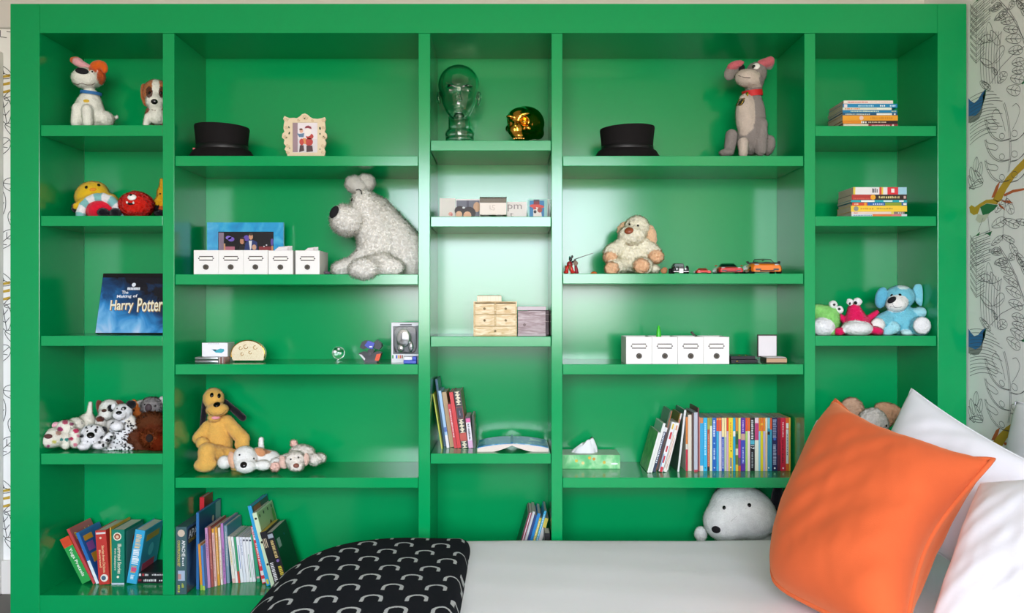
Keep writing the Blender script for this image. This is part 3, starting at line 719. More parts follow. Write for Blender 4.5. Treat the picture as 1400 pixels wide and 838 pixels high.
pillow([(1.462, -0.33, 0.77), (1.455, -1.02, 0.76), (1.37, -1.02, 0.33), (1.365, -0.36, 0.33)], 0.13, 'white pillow propped against the wallpapered wall', 8, PG)
pillow([corner(1340, 660, 2.08), corner(1560, 640, 1.72), corner(1490, 930, 1.62), corner(1262, 890, 1.86)], 0.13, 'white pillow lying lowest, tucked beside the orange cushion', 11, PG)
# ================================================================ SOFT TOYS
PK = M('e79aa4', 0.9); ORA = M('d9601c', 0.9)
# ---- bay 1, top shelf
t = Toy('plush_dog', 'white plush terrier with orange ear patches and a blue collar', 0.12, 171, 1)
Wt = 'eae4da'; Og = 'd9601c'
t.e(122, 152, 19, 26, Wt, rd=17).e(124, 133, 11, 12, Wt).c(106, 148, 7, 104, 168, 6.5, Wt, -0.035).c(119, 150, 7, 120, 168, 6.5, Wt, -0.045).e(144, 163, 11, 11, Wt, 0.01, 14)
t.e(117, 107, 18, 14, Wt, -0.02, 17).e(131, 104, 12, 15, Wt, 0.01, 13).c(146, 168, 4, 160, 160, 2.5, Wt, 0.05)
t.e(104, 83, 9, 5.5, Og, 0.0, 4, -12, g='ear1').c(122, 94, 5, 106, 85, 5.5, 'e9a3ab', -0.006, -0.006, g='ear1')
t.e(134, 89, 11, 6.5, Og, -0.012, 5, 8, g='ear2').e(143, 94, 4.5, 6.5, Og, -0.014, 4, g='ear2')
t.p(140, 104, 8, 12, Og).p(128, 94, 7, 5, Og)
t.build(); t.feat('nose', 112, 97, 9, 5, FELT, -8); t.feat('eye', 126, 98.5, 3.2, 3.4, WHITE, th=1.5); t.feat('pupil', 125.6, 98.8, 1.5, 1.8, BEAD, th=2.4)
t.line('mouth', [(101, 114), (106, 115.5), (112, 113.5), (119, 116), (126, 116), (130, 113)], 0.55, M('6b5248', 0.9))
t.band('collar', 124.5, 127.5, 12.8, 1.2, 4.2, M('2b6aa8', 0.7), -0.004, 13.2, -6); t.feat('name_tag', 118, 138, 4, 2.4, M('d9b12c', 0.4), th=0.9)
t = Toy('plush_beagle', 'brown and white plush puppy peeking beside the terrier on the top shelf', 0.12, 171, 1)
Br = '9b5330'
t.e(214, 128, 18, 19, 'b3703f', rd=16).e(212, 139, 12, 11, 'ece5da', -0.03, 11).e(216, 157, 16, 16, Br, 0.0, 14).e(214, 158, 9, 12, 'ece5da', -0.025, 9).c(203, 160, 5, 200, 169, 4, 'ece5da', -0.035).e(228, 165, 9, 8, Br)
t.e(198, 130, 5.5, 16, 'a55f33', -0.005, 5, 8, g='ear1').e(231, 130, 5.5, 16, 'a55f33', -0.005, 5, -8, g='ear2')
t.p(213, 124, 5.5, 20, 'ece5da').p(204, 126, 4.5, 8, '5a3322').p(221, 126, 4.5, 8, '5a3322').p(206, 166, 7, 3.5, 'ece5da')
t.build(); t.feat('nose', 211, 139, 4.5, 3.6, BEAD); t.feat('eye', 204.5, 127, 1.8, 2.2, BEAD); t.feat('eye', 220.5, 127, 1.8, 2.2, BEAD); t.line('mouth', [(207, 150), (212, 151), (222, 150)], 0.5, M('7a6250', 0.9))
# ---- bay 1, second shelf
Ye = 'e3b923'
t = Toy('plush_swimmer', 'yellow plush toy in red shorts wearing a white and teal swim ring', 0.13, 295, 1)
t.e(126, 268, 23, 20, Ye, 0.05, 20, 24).e(133, 279, 20, 14, Ye, 0.02, 18).e(139, 288, 20, 15, 'd81834', -0.02, 17).e(141, 291, 7, 6.5, '15131a', -0.07, 8).e(158, 291, 7, 6.5, '15131a', -0.06, 8).e(104, 284, 6, 7, '15131a', 0.01, 6)
t.e(147, 274, 14, 10, Ye, 0.05, 12).c(112, 276, 4, 105, 282, 4, Ye, 0.0)
for i, a in enumerate(range(-8, 190, 22)):
    a0, a1 = math.radians(a), math.radians(a + 22)
    q = [(137 + 27 * math.cos(b), 296 - 26 * math.sin(b)) for b in (a0, a1)]
    t.c(*q[0], 6.2, *q[1], 6.2, 'e9e2e2' if i % 2 else '7fb9b8', -0.035, -0.035, g='swim_ring', k=0.6)
t.build(); t.feat('eye', 118, 256, 2.2, 2.6, BEAD, 24); t.feat('eye', 135, 253, 2.2, 2.6, BEAD, 24); t.feat('beak', 127, 259, 4.5, 2.6, M('e8932a', 0.8), 18)
t = Toy('plush_monster', 'round red furry one-eyed plush ball with two little fangs', 0.10, 295, 1, mat=FLUFF)
t.e(186.5, 280.5, 22.5, 18, 'd0281b', rd=20)
t.build(fur={'n': 9000, 'len': 0.006, 'w': 0.0009}); t.feat('eye', 180.8, 270.5, 6, 4.7, WHITE, th=2.6, lift=0.003); t.feat('pupil', 180, 269, 1.9, 1.8, BEAD, th=3.6, lift=0.006)
t.feat('mouth', 178.8, 278.8, 4, 1.4, FELT, th=1.6, lift=0.004); t.feat('fang', 175, 277.2, 1.3, 1.8, WHITE, th=1.5, lift=0.006); t.feat('fang', 183, 277.6, 1.3, 1.8, WHITE, th=1.5, lift=0.006)
t = Toy('plush_figure', 'yellow and orange pointed plush figure with dark mitten beside the red ball', 0.16, 295, 1)
t.c(221, 246, 2, 224, 264, 7, 'd9a91f').c(224, 264, 8, 225, 280, 10, 'd9a91f').e(226, 287, 11, 10, 'bb5a2a').c(218, 272, 4, 213, 280, 5, 'd9a91f', -0.02).e(213, 283, 5, 8, '17151b', -0.02, 5).e(219, 292, 8, 4, '17151b', -0.03)
t.build(); t.feat('eye', 219, 265, 1.3, 1.3, BEAD)
# ---- bay 1, fourth shelf: the heap of small animals
t = Toy('plush_spotted_hound', 'long white plush hound dotted with pink, teal and yellow spots', 0.09, 620, 1)
Cw = 'e2ddd0'
t.e(74, 598, 15, 13, Cw, -0.03, 15).e(68, 602, 11, 9.5, Cw, -0.05, 11).e(90, 586, 13, 12, Cw, 0.0, 12).e(104, 582, 12, 11.5, Cw, 0.04, 12).e(119, 577, 12, 12, Cw, 0.08, 12)
t.c(122, 572, 4.5, 123.5, 551, 2.6, Cw, 0.08).c(102, 592, 7, 103, 606, 6.5, Cw, -0.03).c(91, 600, 6, 90, 608, 6, Cw, -0.02).e(75, 581, 7, 4, 'e7a7b4', -0.005, 6, 15, g='ear1').e(87, 592, 5, 8, Cw, -0.02, 5, g='ear2').c(124, 585, 8, 128, 600, 7, Cw, 0.06)
for x_, y_, r_, c_ in ((82, 587, 4.2, 'a8386a'), (80, 592, 4, 'b08a78'), (84, 601, 2.4, '2f8278'), (74, 604, 3, 'c9c56a'), (66, 610, 2.2, 'b04a78'), (89, 577, 4, 'b04460'), (98, 580, 3, 'a05070'), (115, 577, 4, '3e3438'), (104, 589, 4, 'b83058'), (97, 600, 3, 'b83058'), (91, 601, 3, '2f8278'), (103, 608, 3, 'd08090'), (122, 565, 2, '3c9088'), (120, 557, 1.6, 'c9c56a'), (112, 571, 2.5, '2f8278'), (125, 572, 3, '8d78a8'), (107, 596, 2.5, 'd890a0'), (60, 596, 2, 'd0a0a8')): t.p(x_, y_, r_, r_ * 0.8, c_)
t.build(); t.feat('nose', 66, 596.5, 5.2, 3.5, M('5b3330', 0.8)); t.line('seam', [(95, 578), (97, 586), (95, 594)], 0.5, M('8a7c70', 0.9))
t = Toy('plush_dalmatian', 'white plush dalmatian puppy lying down with a black nose', 0.07, 620, 1)
Dw = 'e6e6e6'
t.e(127, 593, 16, 13, Dw, -0.01, 14).e(124, 599, 12, 9, Dw, -0.035, 11).e(137, 604, 15, 10, Dw, 0.03, 16).e(115, 610, 8, 5, Dw, -0.05, 9).e(137, 609, 9, 5, Dw, -0.05, 9).c(140, 606, 4, 150, 595, 4, Dw, -0.03)
t.e(113, 594, 5, 6, Dw, 0.0, 5, 20, g='ear1').e(141, 588, 5.5, 5, '1d1d20', 0.0, 5, -20, g='ear2')
for x_, y_, r_ in ((118, 585, 1.6), (125, 583, 1.3), (133, 584, 1.4), (131, 588, 2), (112, 596, 2.5), (139, 598, 2.3), (136, 605, 2), (147, 602, 2.4), (141, 609, 2.2), (120, 604, 1), (128, 604, 1), (152, 597, 1.8)): t.p(x_, y_, r_, r_, '1d1d20')
t.build(); t.feat('nose', 124, 595, 5, 4.6, BEAD, -10); t.feat('eye', 119.5, 589.5, 1.4, 1.6, BEAD); t.feat('eye', 131, 590.5, 1.4, 1.6, BEAD)
t = Toy('plush_spaniel', 'white plush puppy with chestnut ears and a black eye patch', 0.17, 620, 1)
t.e(150, 560, 13.5, 14, 'e6e2da', 0, 13).e(145, 566, 9, 8, 'e6e2da', -0.03, 9).e(149, 592, 19, 26, 'dedad2', 0.02, 16).c(138, 574, 7, 136, 590, 7, 'dedad2', -0.02).e(139, 560, 6, 14, '6b3527', 0.012, 6, 22, g='ear1').e(163, 553, 8, 6, '6b3527', 0.012, 6, -30, g='ear2')
t.p(152.5, 558.5, 6.5, 5, '19181a', -10).p(137, 573, 6, 4, '6b3527')
t.build(); t.feat('nose', 142.3, 561.3, 3.4, 2.6, M('4a2b20', 0.5)); t.feat('eye', 153, 558, 1.4, 1.4, BEAD)
t = Toy('plush_speckled_puppy', 'white-faced plush puppy with black speckled body and one black ear', 0.11, 620, 1)
t.e(168, 563, 12, 11, 'e9e8e6', -0.01, 12).e(163, 567, 8, 7, 'e9e8e6', -0.035, 8).e(167, 593, 17, 23, 'e2e2e2', 0, 15).e(160, 583, 9, 6.5, 'e9e8e6', -0.045, 7).c(178, 576, 8, 184, 586, 6, 'dedad0', 0.0).e(150, 613, 10, 6, 'e2e2e2', -0.03, 9).e(172, 612, 12, 6, 'e2e2e2', -0.03, 9)
t.e(179, 553, 7, 6, '121114', -0.005, 5, 0, g='ear1').e(156, 556, 3.5, 5, 'e9e8e6', 0.0, 4, g='ear2'); rr = random.Random(5)
for k in range(120):
    x_, y_ = rr.uniform(146, 186), rr.uniform(576, 619)
    if (x_ - 160) ** 2 / 90 + (y_ - 583) ** 2 / 45 > 1: t.p(x_, y_, rr.uniform(0.7, 1.9), rr.uniform(0.7, 1.7), '1b1c22')
t.p(169, 558.5, 4, 2.4, '151416', 20)
t.build(vox=0.0022); t.feat('nose', 162.5, 564.3, 3.9, 2.7, BEAD, 10); t.feat('eye', 168.5, 559, 1.2, 1.2, WHITE); t.feat('eye', 160, 558.5, 1.1, 1.1, BEAD)
t = Toy('plush_fox', 'orange plush animal tucked behind the speckled puppy and the koala', 0.215, 620, 1)
t.e(187, 562, 9, 12, 'd97f3c', 0, 9).e(188, 590, 11, 28, 'd0742f', 0.01, 11).e(191, 553, 4, 6, 'd8d0c4', 0.0, 4, -20).e(183, 550, 3, 4, 'd97f3c')
t.build(); t.feat('eye', 183, 561, 1.3, 1.6, BEAD)
t = Toy('plush_koala', 'grey plush koala with a large dark nose', 0.19, 620, 1, mat=FLUFF)
Kg = '98928f'
t.e(208, 556, 14, 13, Kg, 0, 13).e(208, 588, 17, 30, Kg, 0.015, 14).e(195, 553, 5.5, 7, 'b3adaa', 0.01, 4, g='ear1').e(221, 549, 6, 7, 'cfc9c4', 0.01, 4, g='ear2')
t.build(fur={'n': 9000, 'len': 0.008, 'w': 0.0014}); t.feat('nose', 203, 557.5, 4.8, 5.6, M('4a3b3e', 0.7), th=3); t.feat('eye', 212, 555, 1.7, 1.8, BEAD); t.feat('eye', 198, 553, 1.2, 1.5, BEAD)
t = Toy('plush_bear', 'shaggy rust-brown plush bear slumped below the koala', 0.10, 620, 1, mat=FLUFF)
t.e(207, 578, 17, 13, '7d4a2e', 0.02, 14).e(211, 599, 20, 21, '86442a', 0.01, 18).e(205, 599, 10, 9, '8d4a28', -0.035, 9).e(186, 598, 9, 10, '7a4a34', 0.0, 9).e(193, 609, 8, 9, '7a4a34', -0.01, 8).e(219, 606, 13, 13, '7d3016', -0.02, 12)
t.build(fur={'n': 14000, 'len': 0.015, 'w': 0.0018}); t.feat('nose', 204.5, 599, 4.5, 5.5, M('24130e', 0.9), th=3, lift=0.006); t.feat('eye', 198, 571, 1.6, 1.6, BEAD, lift=0.006)
# ---- bay 2: the big white dog, second shelf
t = Toy('plush_terrier', 'large fluffy white plush terrier with black nose, sitting', 0.12, 375, 2, mat=FLUFF, overhang=True, k=8)
Sn = 'e6e1da'
t.e(500, 283, 18, 24, Sn, -0.01, 20, 20).e(476, 302, 22, 19, Sn, -0.04, 20, 15).e(468, 296, 13, 13, Sn, -0.05, 14, 30).e(508, 310, 19, 32, Sn, 0.02, 20, 15)
t.c(508, 292, 22, 518, 345, 27, Sn, 0.01).c(516, 288, 18, 562, 345, 24, Sn, 0.03).e(543, 346, 34, 32, Sn, 0.04, 26, -20).e(560, 356, 30, 26, Sn, 0.03, 24).c(505, 345, 13, 480, 365, 10, Sn, -0.03).e(468, 367, 14, 10, Sn, -0.03, 14, 20).e(497, 368, 19, 13, Sn, -0.112, 15).c(520, 360, 14, 502, 366, 12, Sn, -0.06, -0.1).e(530, 366, 22, 14, Sn, -0.06, 16)
t.e(484, 251, 9, 8, Sn, -0.02, 8, g='ear1').e(500, 250, 9.5, 9.5, Sn, 0.0, 9, g='ear2').e(493, 257, 8, 6, Sn, -0.01, 8, g='ear1')
t.build(vox=0.004, fur={'n': 30000, 'len': 0.012, 'w': 0.0016, 'on': ('body', 'ear1', 'ear2')})
t.feat('nose', 458.5, 291, 9, 5.6, FELT, 65, th=5, lift=0.006); t.feat('eye', 484, 274, 2.4, 1.4, BEAD, 70, lift=0.009)
t.line('eyebrow', [(489, 263), (492, 262), (494.5, 264), (495, 268)], 0.6, FELT, 0.010)
# ---- bay 2, fourth shelf
Yd = 'd9a955'
t = Toy('plush_hound', 'tall yellow plush hound with long black ears sitting upright', 0.19, 653, 2, k=2.2)
t.e(292, 545, 14, 15, Yd, -0.01, 14).e(297, 560, 15, 9.5, Yd, -0.04, 13, 5, k=4).e(293, 571, 9, 6, Yd, -0.03, 9).c(296, 572, 11, 298, 590, 17, Yd, 0.0).e(298, 606, 20, 25, Yd, 0.0, 18, k=5)
t.c(284, 583, 8, 272, 599, 8.5, Yd, -0.01, -0.035).e(277, 606, 9, 8.5, Yd, -0.06, 8).c(310, 576, 9, 332, 600, 9.5, Yd, 0.0, -0.03).e(331, 608, 10, 8, Yd, -0.04, 8)
t.c(304, 622, 12, 283, 617, 11, Yd, -0.04, -0.10).e(281, 635, 15, 10, Yd, -0.11, 11, 8).c(283, 617, 11, 281, 632, 10, Yd, -0.10, -0.11).c(312, 624, 12, 328, 628, 10, Yd, -0.03, -0.06).e(326, 640, 10, 8, Yd, -0.05, 9)
t.c(281, 548, 4.5, 277, 580, 4, '17141a', 0.0, -0.01, g='ear1').c(307, 549, 4, 332, 571, 5, '17141a', 0.01, 0.0, g='ear2')
t.build(); t.feat('nose', 296.5, 553, 4.6, 5.4, BEAD); t.feat('eye', 289.5, 540, 2.4, 3.4, BEAD); t.feat('eye', 299.5, 541, 2.4, 3.4, BEAD); t.feat('tongue', 295, 571, 5.6, 2.6, PK, -4, th=2)
t.line('mouth', [(284, 562), (288, 566.5), (296, 568), (304, 566), (309, 561)], 0.5, M('7a5a2c', 0.9))
t = Toy('plush_puppy', 'white plush puppy with tan ear and tan back patch lying flat', 0.10, 653, 2)
Pw = 'e6e3de'
t.e(335, 626, 16, 16, Pw, -0.02, 15).e(336, 637, 14, 9.5, Pw, -0.045, 12).e(366, 628, 18, 13, Pw, 0.04, 16).e(352, 624, 16, 12, Pw, 0.02, 14).e(307, 632, 9, 9, Pw, -0.02, 10).e(378, 634, 9, 8, Pw, 0.0, 10).e(360, 636, 10, 7, Pw, -0.03, 9).c(357, 614, 4, 357, 600, 3.2, Pw, 0.05)
t.e(317.5, 629, 5.5, 12, 'd9a98a', -0.03, 5, 10, g='ear1').e(355, 618, 8, 6, 'c98d62', -0.005, 5, -20, g='ear2').p(364, 616, 12, 5, 'c98d62', 25)
t.build(); t.feat('nose', 333, 635.5, 4.6, 4.4, BEAD); t.feat('eye', 327.5, 622, 1.3, 1.4, BEAD); t.feat('eye', 347, 627, 1.3, 1.6, BEAD)
t = Toy('plush_lamb', 'small blush and cream plush puppy lying flat with brown nose', 0.10, 653, 2, mat=FLUFF)
Lw = 'e8ddd4'
t.e(404, 629, 13.5, 12, Lw, -0.02, 12).e(405, 637, 10, 7, Lw, -0.04, 9).e(413, 619, 17, 11, Lw, 0.04, 15).e(430, 628, 9, 8, Lw, 0.02, 9).e(438, 626, 8, 7, Lw, 0.04, 8).e(376.5, 638, 7, 6.5, 'e3bfb2', -0.02, 9).c(378, 632, 6, 394, 626, 6, Lw, 0.0, 0.02).e(402, 606, 5, 4.5, 'e3bfb2', 0.05, 4)
t.e(387, 632, 5, 10, 'dcb8a8', -0.02, 5, 12, g='ear1').e(418.5, 628, 4.5, 9, 'dcb8a8', -0.02, 5, -8, g='ear2')
t.build(fur={'n': 8000, 'len': 0.006, 'w': 0.0012}); t.feat('nose', 405, 636.5, 4, 3.2, M('7d4534', 0.5)); t.feat('eye', 397.5, 628, 1.3, 1.4, BEAD); t.feat('eye', 408, 625.5, 1.3, 1.4, BEAD)
# ---- bay 4, top shelf
t = Toy('plush_mutt', 'tall grey plush mutt with red collar and pink-lined ears', 0.13, 213, 4)
Gy, Gl = '877f7b', 'c0b2a6'
t.e(1022, 107, 17, 12, Gl, -0.03, 14, -8).e(1034, 100, 14, 15, Gy, 0.0, 14).e(1030, 112, 14, 9, Gl, -0.015, 13).c(1031, 112, 11, 1029, 132, 11, Gy, 0.0).e(1027, 160, 19, 35, Gy, 0.0, 17).e(1019, 158, 13, 30, Gl, -0.025, 12).e(1028, 190, 22, 22, Gy, 0.0, 18).c(1000, 185, 8, 997, 206, 7, Gy, -0.03).e(993, 209, 10, 5, Gy, -0.05, 9).c(1040, 170, 9, 1040, 205, 8, Gy, -0.035).e(1051, 199, 8, 14, Gy, 0.0, 12, -12).c(1016, 195, 7, 1016, 210, 6, Gl, -0.045)
t.e(1000, 98, 9, 13, Gy, 0.0, 5, -35, g='ear1').e(1006, 88, 12, 5, 'c0616a', -0.015, 4, 15, g='ear1').c(1040, 88, 6, 1053, 83, 6, 'c0616a', -0.012, -0.012, g='ear2').e(1052, 88, 6, 8, Gy, 0.0, 4, -20, g='ear2')
t.p(1043, 108, 5, 10, '7f7672').p(1024, 150, 8, 24, Gl)
t.build(); t.feat('nose', 1011.5, 93, 7.2, 5, FELT, 15); t.feat('eye', 1034, 90.5, 5, 5, WHITE, th=2); t.feat('pupil', 1031, 91.5, 2.6, 2.6, BEAD, th=3.2); t.line('mouth', [(1004, 105), (1010, 103.5), (1018, 106), (1026, 106.5)], 0.55, M('4a3d3b', 0.9))
t.band('collar', 1028.5, 128, 13, 1.5, 8, M('c41f22', 0.6), 0.0, 13, 6); t.feat('buckle', 1021.5, 129, 1.6, 3.6, M('d4a83c', 0.3, 1.0), 0, th=3.4)
t.feat('name_tag', 1013.5, 140, 5.2, 3.8, M('2b2c22', 0.4), 35, th=1); t.line('tag_rim', [(1007, 145), (1012, 136.5), (1018.5, 135), (1014, 143), (1007, 145)], 0.6, M('d4a83c', 0.3, 1.0), 0.004)
# ---- bay 4, second shelf
t = Toy('plush_dog', 'cream plush dog with tan ears, paws and soles sitting by the toy cars', 0.10, 374, 4, k=3.5, mat=FLUFF)
Cr, Ta = 'f2dfcb', 'dab48e'
t.e(871, 312, 17, 17, Cr, 0.0, 16).e(864, 322, 18.5, 13.5, Cr, -0.02, 16).e(866, 353, 21, 21, Cr, 0.0, 18).c(850, 336, 10, 836, 346, 11, Cr, -0.01, -0.03).e(834, 352, 9, 8, Ta, -0.045, 8).c(882, 336, 10, 893, 346, 11, Cr, -0.01, -0.02).e(897, 351, 10, 9, Ta, -0.04, 8)
t.c(855, 362, 10, 839, 366, 10, Cr, -0.02, -0.06).e(836, 367, 9, 8.5, Ta, -0.09, 7).c(872, 362, 11, 880, 364, 11.5, Cr, -0.02, -0.07).e(877, 363.5, 10, 9.5, Ta, -0.105, 6).e(893, 368, 9, 6, Cr, -0.03, 9)
t.e(890, 323, 8.5, 15, Ta, -0.005, 6, 8, g='ear1').e(851, 312, 6.5, 10, Ta, 0.02, 6, -30, g='ear2')
t.build(fur={'n': 14000, 'len': 0.007, 'w': 0.0013}); t.feat('nose', 860, 316, 6.2, 5, M('8a4526', 0.4), 8, lift=0.003); t.feat('eye', 861, 307.5, 1.4, 2, BEAD, lift=0.003); t.feat('eye', 872, 309, 1.6, 1.6, BEAD, lift=0.003)
t.line('mouth', [(855, 333), (862, 335.5), (872, 335)], 0.5, M('a08a6c', 0.9), 0.002)
# ---- bay 5, third shelf
t = Toy('plush_frog', 'lime green plush frog with white belly and bulging eyes', 0.09, 459, 5)
t.e(1129, 440, 18, 20, '8fd075', 0.0, 17, -20).c(1118, 424, 8, 1138, 428, 9, '8fd075').e(1125, 447, 15, 12, 'e6e6e4', -0.03, 11).e(1138, 454, 6, 4.5, '8fd075', -0.03, 6)
t.e(1139, 416.5, 6, 5.5, 'e9ece2', -0.012, 5, -25, g='eye1').e(1147.5, 423.5, 5.5, 5.5, 'e9ece2', -0.012, 5, g='eye2')
t.build(); t.feat('pupil', 1140.5, 416.5, 1.8, 1.6, BEAD, th=1); t.feat('pupil', 1147.5, 422.5, 1.8, 1.8, BEAD, th=1)
t = Toy('plush_frog', 'hot pink plush frog with white belly and one raised arm', 0.08, 459, 5)
Pk = 'd81a5c'
t.c(1168, 424, 9, 1171, 446, 20, Pk, 0.0).e(1171, 449, 20, 10, 'e8e4e2', -0.03, 15).c(1187, 436, 4.5, 1199, 427, 3, Pk, 0.0).c(1152, 436, 4, 1148, 431, 3, Pk, 0.01).e(1147, 453.5, 7, 5.5, Pk, -0.03, 8).e(1198, 452.5, 9, 5.5, Pk, -0.03, 9, -10)
t.e(1162, 413, 4.5, 5, 'f0e6e2', -0.012, 4, 25, g='eye1').e(1172.5, 412.5, 6, 5.5, 'f0e6e2', -0.012, 5, -10, g='eye2').p(1171, 450, 18.5, 9.5, 'e8e4e2')
t.build(); t.feat('pupil', 1162, 415, 1.2, 2, BEAD, th=1); t.feat('pupil', 1169.8, 414, 2.4, 2.4, BEAD, th=1); t.line('mouth', [(1152, 446), (1159, 440), (1171, 437.5), (1183, 440.5), (1190, 447)], 0.4, M('9c1040', 0.9))
t = Toy('plush_dog', 'turquoise plush puppy with floppy ears and white soles', 0.11, 459, 5, k=3.5)
Bl = '74bfd0'
t.e(1230, 406, 20, 16, Bl, 0.0, 17).e(1226, 415, 14.5, 11, 'e6e2de', -0.03, 12, 10).e(1236, 439, 23, 20, Bl, 0.0, 18).c(1218, 432, 9, 1204, 440, 10, Bl, -0.01, -0.03).e(1199.5, 445, 9.5, 10, 'e6e2de', -0.055, 6, 20).e(1258, 427, 11, 7, '9fd4de', -0.02, 9).c(1250, 446, 11, 1258, 446, 13, Bl, -0.02, -0.06).e(1260.5, 445, 11.5, 11.5, 'ece6e4', -0.09, 6).c(1222, 448, 8, 1212, 454, 6, '9fd4de', -0.04).e(1240, 455, 8, 4, 'c4e2e6', -0.04, 7)
t.e(1205, 407, 8.5, 15, '5fb0cc', 0.0, 6, -12, g='ear1').e(1259, 404, 10.5, 17, '7cc6d8', 0.0, 6, 22, g='ear2').p(1236, 392, 9, 3.5, 'cfe4e6').p(1255, 411, 4, 4, '8ed0de')
t.build(); t.feat('nose', 1219.3, 410, 6.2, 4.3, FELT, 18, th=3); t.feat('eye', 1219, 403.5, 2, 1.6, BEAD, 20); t.feat('eye', 1230.5, 403, 2, 2, BEAD); t.line('mouth', [(1220, 415), (1223, 420), (1217, 419)], 0.4, M('777', 0.9) if False else M('777777', 0.9)); t.line('mouth', [(1223, 420.5), (1231, 420), (1238, 415)], 0.4, M('777777', 0.9))
# ---- bay 5, fourth shelf, showing above the cushion
t = Toy('plush_elephant', 'beige and white plush elephant showing above the orange cushion', 0.12, 620, 5, mat=FLUFF)
t.e(1193, 580, 20, 22, 'd4cfc8', -0.03, 18).e(1190, 606, 28, 20, 'c9b39a', 0.0, 20).e(1165, 560, 16, 17, 'c7a98f', 0.02, 7, 30, g='ear1').e(1172, 572, 13, 18, 'c7a98f', 0.02, 7, 20, g='ear1').e(1214, 561, 19, 10, 'd3ae8c', 0.02, 6, -12, g='ear2').e(1210, 570, 14, 14, 'd3ae8c', 0.02, 6, g='ear2').c(1190, 592, 8, 1176, 612, 5, 'c9c3bc', -0.07)
t.build(fur={'n': 12000, 'len': 0.005, 'w': 0.0008, 'on': ('body', 'ear1', 'ear2')}); t.feat('eye', 1211, 582, 1.4, 1.8, BEAD, lift=0.003); t.feat('eye', 1189.5, 591, 1.4, 1.6, BEAD, lift=0.003)
# ---- bay 4, floor: behind the bed
t = Toy('plush_sleeper', 'big white plush dog with black ears wedged under the lowest shelf', 0.15, 814, 4, k=6, top=667)
Sw = 'e6e4e0'
t.e(1016, 700, 46, 36, Sw, 0.0, 42, -20).e(992, 712, 30, 28, Sw, -0.02, 30).e(1030, 775, 44, 55, Sw, 0.03, 40).e(958, 730, 9, 11, Sw, 0.03, 9).c(1000, 770, 14, 960, 790, 14, Sw, -0.02)
t.e(984, 676, 8, 12, '15141a', 0.05, 8, -35, g='ear1').e(1062, 684, 8, 26, '15141a', 0.0, 8, -6, g='ear2')
t.build(); t.feat('nose', 979, 724, 6.5, 5, FELT, 15, th=3.5); t.feat('eye', 1024.5, 690.5, 2.6, 2.8, BEAD); t.feat('eye', 990, 694, 2.4, 2.8, BEAD); t.line('seam', [(1045, 676), (1020, 695), (1000, 712), (993, 728)], 0.35, M('cfcdc9', 0.9))
